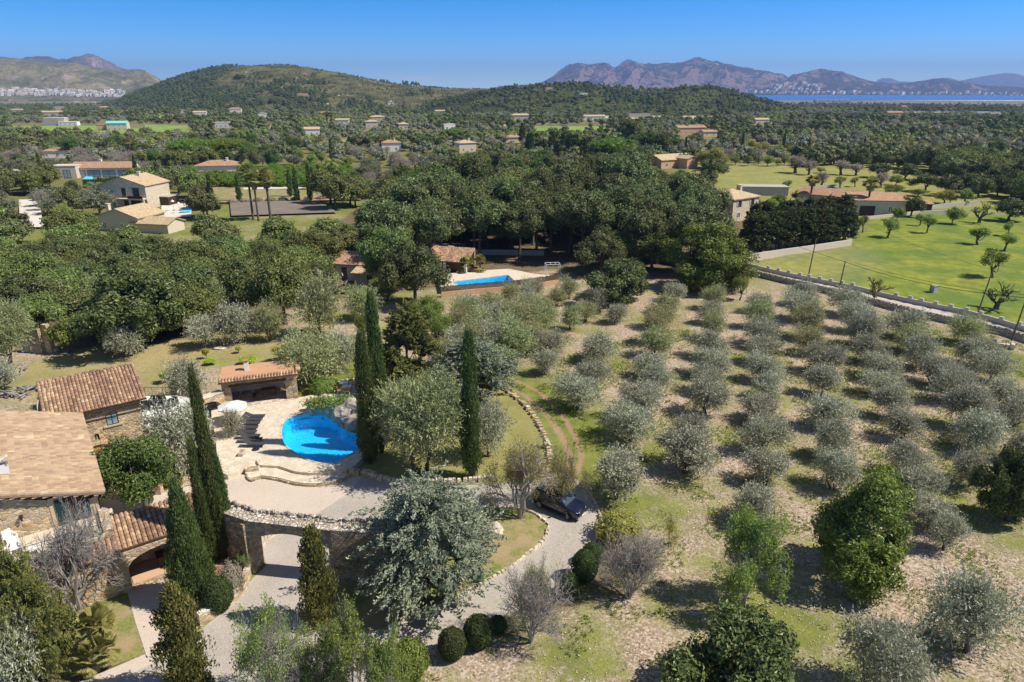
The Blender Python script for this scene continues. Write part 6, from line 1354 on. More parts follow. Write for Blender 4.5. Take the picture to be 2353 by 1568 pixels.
# ------------------------------------------------------------------ other houses
KEEP = []      # (x0, y0, x1, y1, distance): parts of the picture a nearer tree must not cover
def house(lab, px, py, w, d, h, yaw=0, roof='hip', wall='render_cream', tile='tile_far', rise=None, wins=(), chim=None, far=False, keep=None, group=None, cat='house', name='house', p=None, over=.4, storeys=1):
    """px, py: foot of the middle of the front wall"""
    if p is None: p = hit(px, py) if far else G(px, py)
    t = thing(name, lab, cat, p, R(yaw), group); x0, x1, y0, y1 = -w / 2, w / 2, 0, d; mb = MB(); rise = rise if rise is not None else (min(w, d) * .17 if roof != 'flat' else 0)
    mb.bx(x0, x1, y0, y1, -2 if far else -.3, h)
    if roof == 'gable':       # ridge along y, gable to the front
        b = mb.verts([(x0, y0, h), (x1, y0, h), (0, y0, h + rise), (x0, y1, h), (x1, y1, h), (0, y1, h + rise)]); mb.face([b, b + 1, b + 2]); mb.face([b + 4, b + 3, b + 5])
    if roof == 'gable_x':
        b = mb.verts([(x0, y0, h), (x0, y1, h), (x0, d / 2, h + rise), (x1, y0, h), (x1, y1, h), (x1, d / 2, h + rise)]); mb.face([b + 1, b, b + 2]); mb.face([b + 3, b + 4, b + 5])
    mb.build('wall', M[wall], t); r = MB(); o = over; e = .22
    def slab(pts):
        b = r.verts(list(pts) + [(q[0], q[1], q[2] - e) for q in pts]); n = len(pts); r.face([b + i for i in range(n)]); r.face([b + n + i for i in range(n)][::-1])
        for i in range(n): r.face([b + i, b + n + i, b + n + (i + 1) % n, b + (i + 1) % n])
    k = rise / (w / 2) if roof == 'gable' else rise / (d / 2)
    if roof == 'gable':
        zo = h + .2 - o * k
        slab([(x0 - o, y0 - o, zo), (0, y0 - o, h + rise + .2), (0, y1 + o, h + rise + .2), (x0 - o, y1 + o, zo)][::-1]); slab([(x1 + o, y0 - o, zo), (x1 + o, y1 + o, zo), (0, y1 + o, h + rise + .2), (0, y0 - o, h + rise + .2)])
    elif roof == 'gable_x':
        zo = h + .2 - o * k; m = d / 2
        slab([(x0 - o, y0 - o, zo), (x1 + o, y0 - o, zo), (x1 + o, m, h + rise + .2), (x0 - o, m, h + rise + .2)]); slab([(x0 - o, m, h + rise + .2), (x1 + o, m, h + rise + .2), (x1 + o, y1 + o, zo), (x0 - o, y1 + o, zo)])
    elif roof == 'hip':
        m = d / 2; i_ = min(w, d) / 2; z1 = h + rise + .1; z0 = h + .05; a, b_ = (-w / 2 + i_, m), (w / 2 - i_, m)
        if w < d: a, b_ = (0, i_), (0, d - i_)
        A, B, C, D_ = (x0 - o, y0 - o, z0), (x1 + o, y0 - o, z0), (x1 + o, y1 + o, z0), (x0 - o, y1 + o, z0); E_, F_ = (*a, z1), (*b_, z1)
        q = r.verts([A, B, C, D_, E_, F_] + [(v[0], v[1], v[2] - e) for v in (A, B, C, D_)])
        fs = [(0, 1, 5, 4), (1, 2, 5), (2, 3, 4, 5), (3, 0, 4)] if w >= d else [(0, 1, 4), (1, 2, 5, 4), (2, 3, 5), (3, 0, 4, 5)]
        for f in fs + [(6, 7, 1, 0), (7, 8, 2, 1), (8, 9, 3, 2), (9, 6, 0, 3), (9, 8, 7, 6)]: r.face([q + s for s in f])
    elif roof == 'flat':
        r.bx(x0 - .15, x1 + .15, y0 - .15, y1 + .15, h, h + .25)
    elif roof == 'mono':
        slab([(x0 - o, y0 - o, h + .1), (x1 + o, y0 - o, h + .1), (x1 + o, y1 + o, h + rise), (x0 - o, y1 + o, h + rise)])
    ro = r.build('roof', M[tile], t)
    if chim:
        c = MB(); c.bx(chim[0] - .4, chim[0] + .4, chim[1] - .4, chim[1] + .4, h, h + rise + .9); c.bx(chim[0] - .5, chim[0] + .5, chim[1] - .5, chim[1] + .5, h + rise + .9, h + rise + 1.05); c.build('chimney', M[wall], ro)
    for q in wins:
        wx, wz, ww, wh = q[:4]; kd = q[4] if len(q) > 4 else 'window'; face = q[5] if len(q) > 5 else 'front'
        b = MB(); T = Matrix.Identity(4) if face == 'front' else Matrix.Translation((x1, d / 2, 0)) @ Matrix.Rotation(math.pi / 2, 4, 'Z') @ Matrix.Translation((0, 0, 0)); b.T = T
        if kd == 'open': b.bx(wx - ww / 2, wx + ww / 2, -.03, .02, wz, wz + wh); b.build('dark_opening_panel', M['wood_dark'], t); continue  # dark panel on the solid wall paints the shade inside a recess
        b.bx(wx - ww / 2 - .12, wx + ww / 2 + .12, -.05, .02, wz - .12, wz); b.bx(wx - ww / 2 - .12, wx + ww / 2 + .12, -.05, .02, wz + wh, wz + wh + .12)
        for s in (-1, 0, 1): b.bx(wx + s * ww / 2 - .06, wx + s * ww / 2 + .06, -.05, .02, wz, wz + wh)
        f = b.build('window' if kd != 'door' else 'door', M['white' if kd == 'window' else 'wood_dark'], t); g = MB(); g.T = T; g.bx(wx - ww / 2, wx + ww / 2, -.03, .01, wz, wz + wh); g.build('pane', M['glass' if kd != 'blue' else 'glassblue'], f)
        if kd == 'shut':
            for s in (-1, 1): c = MB(); c.T = T; c.bx(wx + s * (ww / 2 + .3) - .25, wx + s * (ww / 2 + .3) + .25, -.08, -.02, wz, wz + wh); c.build('shutter', M['render_grey'], t)
    if keep: KEEP.append((*keep, float(p.y)))
    else:
        sx, sy = SC(p.x, p.y, p.z + h * .5); hw = w * .5 / p.y * F
        KEEP.append((sx - hw * .8, sy - h * .5 / p.y * F, sx + hw * .8, SC(p.x, p.y, p.z)[1] - h * .35 / p.y * F, float(p.y)))
    return t
# neighbour behind the orchard: white house, ochre walls, tiled roofs, veranda by its pool
G0 = lambda x, y: G(x, y)
nh = house('low white house with a yellow tiled lean-to behind the dark pine trunk', 815, 640, 6.5, 8, 3.0, -12, 'gable_x', 'render_white', 'tile_far', 1.3, [(-1.6, .3, .9, 2.0, 'door'), (1.2, .9, .8, 1.1)], (.5, 4), p=G(812, 646), keep=(780, 590, 850, 645))
hb = house('small lean-to with yellow tiles against the white house behind the pine trunk', 850, 655, 4.6, 3.2, 2.2, -12, 'mono', 'render_cream', 'tile_far_pale', .9, [(.6, 0.1, .9, 1.9, 'door')], p=G(843, 658), keep=(820, 620, 862, 655))
hc = house('ochre walled main wing of the neighbouring house half hidden by a great oak', 930, 640, 13, 8, 3.6, -14, 'hip', 'render_pink', 'tile_far', 1.7, [(-3, .9, 1, 1.2), (3, .9, 1, 1.2)], (-2, 4), p=G(932, 628), keep=(880, 0, 880, 0))
vd = thing('veranda', 'tiled veranda on white pillars beside the neighbouring pool', 'veranda', G(1010, 634), R(-14)); mb = MB(); tiles(mb, (-3.5, 4.6, 4.4), (1, 0, 0), (0, -1, -.32), 9.0, 5.2, seed=40, pitch=.32, course=.45); mb.build('roof', M['tile'], vd)
mb = MB(); mb.bx(-3.4, 5.4, 4.5, 4.9, 0, 4.2); mb.build('wall', M['render_pink'], vd)
for x_ in (-3.2, 1.0, 5.0): mb = MB(); mb.bx(x_ - .2, x_ + .2, .0, .4, 0, 2.55); mb.build('pillar', M['white'], vd)
KEEP.append((1000, 585, 1062, 640, 112)); KEEP.append((1020, 622, 1200, 668, 103))
sheet('poolside_paving', [(1014, 672), (1008, 640), (1060, 628), (1180, 622), (1240, 636), (1300, 634), (1200, 664), (1090, 672), (1030, 684)], .3, M['paving'], .5) if False else None
mb = MB(); pp = PG([(1014, 664), (1006, 634), (1060, 624), (1170, 618), (1230, 630), (1275, 634), (1190, 656), (1090, 664)], .9); mb.prism(pp, -.3, .9, bottom=False, holes=[NPOOL]); tag(mb.build('poolside_paving', M['paving']), kind='structure')
pool(NPOOL, .9, 'swimming_pool', 'bright blue rectangular pool of the neighbouring house behind a reed fence')
fp = [G(*q) for q in [(1014, 684), (1090, 676), (1190, 668), (1285, 654)]]
t = thing('reed_fence', 'dark reed fence on an ochre wall in front of the neighbouring pool', 'fence', fp[0]); mb = MB(); m2 = MB(); r_ = random.Random(3)
for i in range(3):
    a, b = fp[i] - fp[0], fp[i + 1] - fp[0]; d = b - a; an = math.atan2(d.y, d.x); c = (a + b) / 2; mb.box((c.x, c.y, .4), (d.length, .25, 1.0), an)
    k = int(d.length / .12)
    for j in range(k): q = a.lerp(b, (j + .5) / k); m2.a = r_.random(); m2.box((q.x, q.y + .05, 1.36), (.1, .05, .95 + r_.uniform(-.12, .12)), an)
mb.build('wall', M['render_pink'], t); m2.build('reeds', M['straw'], t); KEEP.append((1014, 655, 1090, 690, 90))
t = thing('pergola', 'white metal garden frame standing beside the neighbouring pool', 'pergola', G(1271, 634), .1); mb = MB()
for x_ in (-1.3, 1.3):
    for y_ in (0, 1.6): mb.tube([(x_, y_, 0), (x_, y_, 2.1)], .05, 5)
for a, b in (((-1.3, 0), (1.3, 0)), ((-1.3, 1.6), (1.3, 1.6)), ((-1.3, 0), (-1.3, 1.6)), ((1.3, 0), (1.3, 1.6)), ((-.4, 0), (-.4, 1.6)), ((.5, 0), (.5, 1.6))): mb.tube([(*a, 2.1), (*b, 2.1)], .045, 5)
mb.build('frame', M['white'], t); KEEP.append((1250, 612, 1292, 636, 118))
for k, (x, y, lab) in enumerate([(1104, 633, 'stone trough with fan palms at the far side of the neighbouring pool'), (1075, 636, 'small stone planter with a fan palm by the veranda')]):
    t = thing('stone_trough', lab, 'trough', G(x, y), 0); mb = MB(); mb.prism([(-1 + k * .5, -.4), (1 - k * .5, -.4), (1 - k * .5, .4), (-1 + k * .5, .4)], 0, .9); mb.build('trough', M['palestone'], t)
    q = G(x, y); place('lowpalm', q.x, q.y, .8, 'fan palm growing in the ' + ('long stone trough' if k == 0 else 'small planter') + ' by the neighbouring pool', 'fan palms by the neighbouring pool', 1.5)
drywall('garden_wall', 'white garden wall glimpsed in deep shade under the tall grove', [G(*p) for p in [(1040, 590), (1120, 586), (1250, 588)]], 1.1, .3, 30, 'concrete', cap=False)
# two stone houses of the left middle distance
house('two-storey pale stone house with a broad gable and dark shuttered balcony door', 290, 478, 14.0, 11, 6.6, -8, 'gable', 'stonefine', 'tile_far_pale', 2.2, [(-3.3, 4.4, .8, .9), (.2, 3.4, 1.1, 2.3, 'door'), (4.0, 3.4, 1.9, 2.4, 'shut'), (2.5, .3, 5.5, 2.1, 'open'), (-3.5, .4, 1.2, 1.4)], (1.5, 6), p=G(290, 480), keep=(228, 408, 350, 478))
bt = thing('balcony', 'cream balcony with rattan seats on the front of the stone gable house', 'balcony', G(290, 480), R(-8)); mb = MB(); mb.bx(-1.5, 7.2, -1.9, -.02, 2.9, 3.15); mb.build('floor', M['render_cream'], bt)
for x_ in (-1.3, 2.8, 7.0): mb = MB(); mb.bx(x_ - .2, x_ + .2, -1.8, -1.4, 0, 2.9); mb.build('pillar', M['palestone'], bt)
mb = MB(); mb.bx(2.4, 7.0, -1.85, -1.75, 3.15, 3.9); mb.build('railing', M['rattan'], bt)
house('long stone house with pale yellow roofs just above the dark oaks at the left', 275, 520, 11.5, 9, 3.4, -14, 'gable', 'render_cream', 'tile_far_pale', 1.9, [(-4, .6, 1, 1.4), (1, .8, .9, 1)], (-3.4, 1.5), p=G(275, 532), keep=(228, 474, 330, 512))
house('lower pale roofed annex beside the chimney of the long stone house', 350, 530, 10, 6, 2.2, -12, 'gable_x', 'render_cream', 'tile_far_pale', 1.1, [], p=G(345, 536), keep=(300, 500, 385, 522))
house('open grey shelter roof beside the stone gable house and its white steps', 370, 470, 6, 5, 2.6, -8, 'flat', 'wood_dark', 'render_grey', 0, [], p=G(367, 474), keep=(350, 445, 385, 470))
field('paved_yard', [(372, 502), (440, 500), (440, 470), (370, 452)], M['paleyard'], .25)
sheet('swimming_pool_far', [(415, 488), (438, 486), (442, 477), (420, 476)], .5, M['lining']); parm = None
pq = bpy.data.objects['swimming_pool_far']; pq.name = 'swimming_pool'; del pq['kind']; tag(pq, 'small turquoise pool in the white yard of the stone gable house', 'swimming pool')
for k, (x, y) in enumerate([(400, 486), (414, 492)]): q = G(x, y); parasol('closed white parasol in the white yard of the stone gable house, ' + ('left', 'right')[k], (q.x, q.y, .3), .5, 3.0)
KEEP += [(372, 450, 440, 500, 170), (500, 428, 815, 500, 178), (45, 462, 105, 520, 168), (470, 400, 830, 436, 190), (1640, 385, 1850, 430, 185)]
# modern house with blue windows
house('long low house with red tiles and blue reflecting windows at the left', 232, 404, 23, 9, 3.6, 4, 'gable_x', 'render_white', 'tile_far', 1.8, [(-8.5, .3, 4.6, 2.4, 'blue'), (-3, .3, 4.6, 2.4, 'blue'), (2.6, .3, 4.6, 2.4, 'blue'), (8.4, .3, 4.2, 2.4, 'blue')], (-2, 5), p=G(236, 408), keep=(172, 380, 270, 412))
house('cream flat-roofed cube at the left end of the blue-windowed house', 150, 410, 9, 7, 4.6, 8, 'flat', 'render_cream', 'render_cream', 0, [(1.2, .4, 2.4, 2.8, 'blue')], p=G(149, 411), keep=(122, 385, 175, 412))
sheet('swimming_pool_far', [(190, 412), (215, 412), (212, 406), (196, 406)], .8, M['lining']); pq = bpy.data.objects['swimming_pool_far']; pq.name = 'swimming_pool'; del pq['kind']; tag(pq, 'turquoise pool in front of the long house with blue windows', 'swimming pool')
HS = [  # label, x, y(foot), w, d, h, yaw, roof, wall, tile, storeys-windows, far
 ('white house with a brown hipped roof among bare trees at the far left', 133, 363, 20, 12, 4.0, -5, 'hip', 'render_white', 'tile_far', 1),
 ('wide terracotta roofed bungalow among the dense citrus rows', 500, 396, 20, 12, 2.6, 3, 'hip', 'render_white', 'tile_far', 0),
 ('stone house with small windows and cypress hedge, yellow hipped roof, at the centre', 1075, 351, 14, 11, 6.2, 18, 'hip', 'render_cream', 'tile_far_pale', 2),
 ('white two-storey house with a brown roof beside two palms at the centre', 900, 349, 15, 11, 5.8, -6, 'hip', 'render_white', 'tile_far', 2),
 ('pink ochre bungalow with stepped tiled roofs left of the yellow willow', 1556, 386, 21, 12, 3.6, -22, 'gable_x', 'render_pink', 'tile_far_pale', 1),
 ('small ochre wing on the right of the pink bungalow', 1590, 388, 7, 8, 4.2, -22, 'gable', 'render_pink', 'tile_far_pale', 0),
 ('long pinkish villa with brown tiles right of two cypresses', 1590, 309, 34, 14, 6.0, -8, 'gable_x', 'render_pink', 'tile_far', 2),
 ('low annex on the right end of the long pinkish villa', 1632, 314, 16, 10, 4.0, -8, 'gable_x', 'render_cream', 'tile_far', 1),
 ('pale two-storey stone house beside the dark cypress hedge', 1710, 506, 12, 11, 5.8, -28, 'hip', 'stonefine', 'tile_far_pale', 2),
 ('white modern cubic villa by the bright green field at the far left', 125, 289, 30, 16, 9.0, -3, 'flat', 'render_grey', 'render_white', 2),
 ('low white wing right of the cubic villa by the green field', 156, 289, 26, 12, 4.5, -3, 'flat', 'render_white', 'render_white', 1),
 ('pale house with a turquoise sheet over its roof beyond the green field', 270, 301, 24, 14, 8.0, 6, 'gable_x', 'render_cream', 'aqua', 2),
 ('brown low building left of the turquoise roofed house', 237, 301, 14, 10, 6.0, 6, 'flat', 'render_pink', 'tile_far', 1),
 ('small stone church-like house with a tower far left', 138, 253, 34, 16, 8, 2, 'flat', 'render_cream', 'render_cream', 1),
 ('long villa with pale tiled roofs above the cubic villa', 118, 266, 46, 16, 6, -5, 'gable_x', 'render_cream', 'tile_far_pale', 1),
 ('far white villa with a pink wing near the foot of the wooded hill', 460, 268, 26, 14, 7, -10, 'gable_x', 'render_white', 'tile_far_pale', 2),
 ('far white and terracotta villa with a hipped tower under the wooded hill', 540, 261, 30, 16, 9, 5, 'hip', 'render_white', 'tile_far', 2),
 ('pale house with blue awnings beside the tall far cypress', 514, 294, 24, 12, 6, 0, 'flat', 'render_white', 'render_white', 2),
 ('cream farmhouse with a white arch and flat yellow roof', 716, 312, 19, 12, 6.0, 8, 'gable_x', 'render_white', 'tile_far_pale', 1),
 ('square stone house with a flat hipped roof in the middle distance', 855, 294, 17, 12, 7.0, 6, 'hip', 'render_cream', 'tile_far_pale', 2),
 ('white villa with glass front near the middle distance palms', 787, 286, 20, 10, 5.5, 0, 'gable_x', 'render_white', 'tile_far_pale', 1),
 ('wide low villa with a pale roof above the square stone house', 868, 277, 26, 14, 5, -5, 'hip', 'render_cream', 'tile_far_pale', 1),
 ('long pale villa with a tower below the wooded ridge', 1000, 255, 48, 18, 8, 3, 'hip', 'render_cream', 'tile_far_pale', 1),
 ('cream villa with shallow roofs right of the long pale villa', 1056, 256, 36, 16, 7, -4, 'hip', 'render_cream', 'tile_far_pale', 1),
 ('white cube villa below the ridge, with a dark doorway', 1106, 251, 22, 14, 9, 4, 'flat', 'render_white', 'render_white', 1),
 ('white villa with a blue shaded front below the ridge', 1140, 252, 34, 14, 6, 0, 'gable_x', 'render_white', 'tile_far_pale', 1),
 ('small white house in front of the blue shaded villa', 1125, 262, 24, 14, 6, 0, 'hip', 'render_white', 'render_white', 1),
 ('white gable end among far olives left of the palms', 603, 271, 18, 12, 6, 10, 'gable', 'render_white', 'render_white', 0),
 ('low far house half hidden left of the fan palm group', 744, 266, 22, 12, 5, 0, 'gable_x', 'render_cream', 'tile_far', 0),
 ('long white stable building with yellow roofs at the field edge', 1364, 276, 40, 12, 5, 3, 'gable_x', 'render_white', 'tile_far_pale', 1),
 ('long brown flat building beyond the pale field', 1470, 271, 40, 14, 6, 0, 'flat', 'render_grey', 'tile_far', 0),
 ('small far cottage left of the pale field', 1271, 264, 16, 10, 5, 0, 'hip', 'render_cream', 'tile_far_pale', 0),
 ('low pale villa behind small cypresses at the centre right', 1197, 275, 34, 14, 6, 0, 'hip', 'render_cream', 'tile_far_pale', 0),
 ('terracotta bungalow left of the line of dark cypresses', 1182, 328, 16, 11, 4, 10, 'hip', 'render_cream', 'tile_far', 0),
 ('pale cottage on the right of the far olive slope', 1752, 284, 24, 12, 5, -6, 'gable_x', 'render_cream', 'tile_far_pale', 0),
 ('long white greenhouse roof far off at the right', 2275, 263, 62, 16, 4, 0, 'flat', 'render_white', 'render_white', 0),
 ('far stone house among dark trees near the shore plain', 2078, 251, 26, 14, 7, 0, 'hip', 'render_cream', 'tile_far', 0),
 ('low orange roofed shed in the right hand plain', 2058, 266, 34, 14, 5, 0, 'gable_x', 'render_pink', 'tile_far', 0),
]
for (lab, x, y, w, d, h, yw, rf, wm, tm, st) in HS:
    ws = []
    for s in range(st):
        n = max(2, int(w / 6))
        for i in range(n): ws.append((-w / 2 + w * (i + .5) / n, .9 + s * 2.9 if h > 3 else .5, min(1.4, w / n * .4), 1.3, 'shut' if w < 16 and s == 1 else 'window'))
    kw = .65 if y < 320 and w not in (34, 40, 62, 16) else .7 if y < 366 else .88
    w, d, h = w * kw, d * kw, h * min(1, kw + .12); ws = [(a * kw, b, c * kw, e, f) for a, b, c, e, f in ws if b + e < h - .1]
    house(lab, x, y, w, d, h, abs(yw) + 8, rf, wm, tm, None, [q for q in ws if q[1] + q[3] < h - .2], (w * .2, d * .4) if rf == 'hip' and w < 22 else None)
for (lab, x, y, w, h, wm, rf) in [('small ochre house on the lower slope of the wooded hill', 696, 222, 19, 6, 'render_pink', 'flat'), ('white stepped house on the right hand green hill', 1342, 223, 12, 5, 'render_white', 'flat'), ('brown house on the ridge among pines', 1262, 206, 12, 3.5, 'render_pink', 'flat'), ('white house at the foot of the scrub hill', 898, 241, 12, 4.5, 'render_white', 'hip')]:
    house(lab, x, y, w, 9, h, 14, rf, wm, 'tile_far' if rf == 'hip' else wm, None, [], None, True)
for k, (x, y, w, txt) in enumerate([(40, 258, 22, 'long low pale house at the far left edge of the plain'), (176, 236, 14, 'first small pale house below the white town'), (216, 237, 14, 'small house with a pink roof below the white town'), (238, 251, 20, 'long low cream house left of the wooded hill foot'), (417, 259, 10, 'tiny pale house left of the white villa with pink wing'), (536, 237, 12, 'small pale house at the very foot of the wooded hill'), (928, 297, 9, 'low pinkish house right of the square stone house'), (1034, 298, 10, 'cream house glimpsed between tall pines at the centre'), (1013, 262, 16, 'cream house in front of the long pale villa'), (1084, 248, 12, 'small grey house between two villas below the ridge'), (1167, 260, 16, 'low white house right of the blue shaded villa'), (1182, 253, 12, 'small cream house at the foot of the green hill'), (1421, 250, 10, 'tiny white house on the slope behind the pale field'), (1351, 257, 14, 'yellowish house left of the brown eucalyptus'), (1227, 265, 14, 'low cream house left of the small far cottage')]):
    house(txt, x, y, w, 8, 4.2, 14 + k % 3 * 6, ('hip', 'flat', 'gable_x')[k % 3], ('render_cream', 'render_white')[k % 2], 'tile_far_pale' if k % 3 != 1 else 'render_white', None, [(-w * .25, .8, 1.4, 1.3, 'window'), (w * .2, .8, 1.4, 1.3, 'window')], None, False, None, 'small pale houses of the plain')
# long farm building right
fb = house('long low farm building with weathered brown tiles beside the green meadow', 1958, 480, 27, 8.5, 3.0, -40, 'gable_x', 'render_grey', 'tile_far', 1.5, [], p=G(1940, 478), keep=(1870, 440, 2010, 470))
fb2 = house('cream gabled end block of the farm building with a recessed dark porch', 2050, 500, 13, 8, 4.1, -6, 'mono', 'render_cream', 'tile_far', 1.2, [(-3.3, .1, 4, 2.6, 'open'), (2.6, 1.2, 1.0, 1.3)], p=G(2075, 497) + Vector((-6.5, 0, 0)), keep=(2020, 455, 2110, 500))
fb3 = house('small tiled shelter on posts right of the farm building', 2120, 488, 5.5, 4, 2.5, -6, 'mono', 'wood_dark', 'tile_far', .5, [], p=G(2140, 490) + Vector((-3, 0, 0)), keep=(2110, 462, 2150, 480))
drywall('garden_wall', 'low cream wall in front of the farm building by the meadow', [G(*p) for p in [(1988, 505), (2055, 498), (2110, 492), (2180, 490)]], .8, .3, 41, 'render_cream', cap=False)
drywall('garden_wall', 'grey stone pen wall right of the farm building', [G(*p) for p in [(2110, 487), (2160, 478), (2245, 470)]], 1.1, .35, 42, 'concrete', cap=False)
drywall('garden_wall', 'thin grey wall running across the top of the yellow field', [G(*p) for p in [(1850, 436), (1900, 432), (1930, 430)]], 1.0, .3, 43, 'concrete', cap=False)
house('grey flat roofed shed at the left end of the farm building', 1760, 448, 15, 6, 2.6, -6, 'flat', 'render_grey', 'concrete', 0, [], p=G(1755, 450), keep=(1720, 432, 1795, 446))
# fields, yards, tracks in the middle distance
mfa, tfa, bfa = new_mat('young_corn'); N = NT(tfa); v = N.pos(); N.l(N.mix(N.step(N.noise(v, .05, 4), .35, .65), (.16, .27, .03), (.24, .33, .06)), bfa.inputs['Base Color']); bfa.inputs['Roughness'].default_value = 1; M['corn'] = mfa
mfa, tfa, bfa = new_mat('mown_hay'); N = NT(tfa); v = N.pos(); N.l(N.mix(N.step(N.noise(v, .08, 4), .35, .65), (.42, .35, .20), (.5, .42, .26)), bfa.inputs['Base Color']); bfa.inputs['Roughness'].default_value = 1; M['hay'] = mfa
FIELDS = [([(560, 300), (650, 300), (640, 291), (570, 291)], 'hay'), ([(930, 312), (1010, 311), (1000, 302), (935, 303)], 'corn'), ([(1090, 290), (1170, 290), (1165, 283), (1095, 283)], 'hay'), ([(1650, 296), (1750, 297), (1740, 289), (1655, 289)], 'turfy'), ([(1900, 285), (2020, 286), (2010, 279), (1905, 279)], 'corn'), ([(2120, 300), (2230, 301), (2220, 293), (2125, 293)], 'hay'), ([(340, 272), (420, 272), (415, 266), (345, 266)], 'corn'), ([(60, 330), (160, 330), (150, 321), (65, 321)], 'soil'), ([(2060, 263), (2200, 264), (2190, 258), (2070, 258)], 'hay'), ([(760, 328), (830, 328), (825, 320), (765, 320)], 'turfy'),([(0, 305), (225, 304), (225, 290), (30, 291)], 'corn'), ([(225, 310), (330, 308), (335, 297), (240, 292)], 'corn'), ([(340, 305), (440, 306), (430, 290), (330, 288)], 'corn'), ([(1222, 302), (1405, 306), (1395, 292), (1230, 291)], 'corn'), ([(1390, 273), (1540, 277), (1530, 264), (1380, 264)], 'hay'), ([(1560, 277), (1700, 277), (1690, 268), (1570, 267)], 'hay'),
          ([(470, 470), (830, 462), (800, 430), (470, 432)], 'turfy'), ([(532, 500), (776, 492), (730, 463), (528, 466)], 'pad'), ([(675, 470), (782, 462), (770, 452), (700, 455)], 'soil'), ([(47, 527), (100, 527), (92, 462), (44, 463)], 'paleyard'), ([(100, 522), (230, 522), (215, 506), (95, 508)], 'paleyard'), ([(0, 405), (45, 404), (45, 392), (0, 392)], 'road'), ([(560, 440), (700, 437), (690, 433), (560, 436)], 'paleyard')]
M['turfy'] = M['turf']
for k, (q, mt) in enumerate(FIELDS): field('field' if mt in ('corn', 'hay', 'turfy') else 'yard', q, M[mt], .16 + .02 * k)
CLEAR = [q for q, _ in FIELDS[:10]] + [[(20, 312), (445, 312), (440, 285), (25, 286)], [(1215, 308), (1415, 310), (1400, 289), (1225, 289)], [(1375, 278), (1700, 280), (1690, 263), (1375, 262)], [(465, 475), (835, 466), (800, 434), (465, 436)], [(500, 520), (790, 505), (735, 455), (505, 462)], [(30, 535), (250, 530), (225, 500), (100, 505), (98, 455), (30, 455)],
         [(100, 420), (300, 418), (300, 395), (100, 397)], [(220, 520), (460, 520), (460, 465), (215, 465)],
         [(1635, 455), (1850, 455), (2000, 510), (1955, 566), (1720, 604), (2353, 765), (2700, 850), (2700, 500), (2353, 470), (2210, 440), (2110, 392), (1640, 380)], [(1240, 250), (1240, 240), (1300, 240), (1300, 250)]]
# white town at the foot of the bare mountain, and the hamlets round the bay
r_ = random.Random(11)
def cubes(kind, n, xr, yf, sc, lab, grp, hts, mats):
    base = []
    for j in range(3):
        t = thing('town_house', lab, 'house', (0, 0, 0), 0, grp); w = (9, 12, 15)[j]; h = (7, 9, 6)[j]; mb = MB(); mb.bx(-w / 2, w / 2, 0, 9, -6, h); mb.build('wall', M[mats[j % len(mats)]], t); mb = MB()
        mb.bx(-w / 2 - .2, w / 2 + .2, -.2, 9.2, h, h + .4) if j else mb.prism([(-w / 2, 0), (w / 2, 0), (w / 2, 9), (-w / 2, 9)], h, h + 1.2)
        mb.build('roof', M['tile_far' if j == 0 else mats[0]], t)
        for i in range(2): b = MB(); b.bx(-w / 4 + i * w / 2 - .7, -w / 4 + i * w / 2 + .7, -.08, .05, 2, 4); b.build('window', M['glass'], t)
        base.append(t)
    used = set()
    for i in range(n):
        x = xr[0] + (xr[1] - xr[0]) * ((i + r_.random()) / n); y = yf(x) + r_.uniform(-1, 1) * hts; p = sc(x, y); j = r_.randrange(3); s = r_.uniform(.8, 1.5) * (p.y / 3000 if p.y > 3000 else 1)
        if j not in used: base[j].location = p; base[j].scale = (s,) * 3; base[j].rotation_euler.z = r_.uniform(.15, .8); used.add(j)
        else: dup(base[j], p, r_.uniform(.15, .8), lab, grp, (s,) * 3)
def on_plane(x, y):
    d = ray(x, y); p = G(x, y, -19); return p
def on_C(x, y):
    d = ray(x, y); Y = np.linspace(2500, 9000, 1400); X = d[0] / d[1] * Y; Z = H + d[2] / d[1] * Y; s = np.maximum(gz(X, Y), hillC.z(X, Y)); w = np.nonzero(Z < s)[0]; i = w[0] if len(w) else 0; return Vector((X[i], Y[i], s[i]))
def on_EF(x, y):
    d = ray(x, y); Y = np.linspace(6000, 14000, 1600); X = d[0] / d[1] * Y; Z = H + d[2] / d[1] * Y; s = np.maximum(np.maximum(np.full_like(X, -20), hillE.z(X, Y)), hillF.z(X, Y)); w = np.nonzero(Z < s)[0]; i = w[0] if len(w) else 0; return Vector((X[i], Y[i], s[i]))
cubes('town', 190, (-20, 285), lambda x: 215 + (0 if x < 180 else 2), on_C, 'one of the small white houses of the town below the bare mountain', 'white town houses below the bare mountain', 6.5, ['white', 'render_cream', 'render_white'])
HILLS_COAST = (hillE, hillF)
cubes('coast', 78, (1690, 2360), lambda x: 214.5 + (x - 1700) * .006, on_EF, 'one of the tiny pale houses along the far shore of the bay', 'tiny houses on the far shore', 2.0, ['render_cream', 'render_white', 'render_pink'])
cubes('slope', 30, (1770, 1890), lambda x: 203, on_EF, 'one of the white houses scattered on the slope above the bay', 'white houses on the slope above the bay', 8, ['render_white', 'render_cream', 'render_white'])
house('long pale yellow hotel block close to the near shore', 1915, 236, 150, 30, 12, 0, 'flat', 'render_cream', 'render_cream', 0, [(-50, 3, 4, 5), (-25, 3, 4, 5), (0, 3, 4, 5), (25, 3, 4, 5), (50, 3, 4, 5)], far=False)

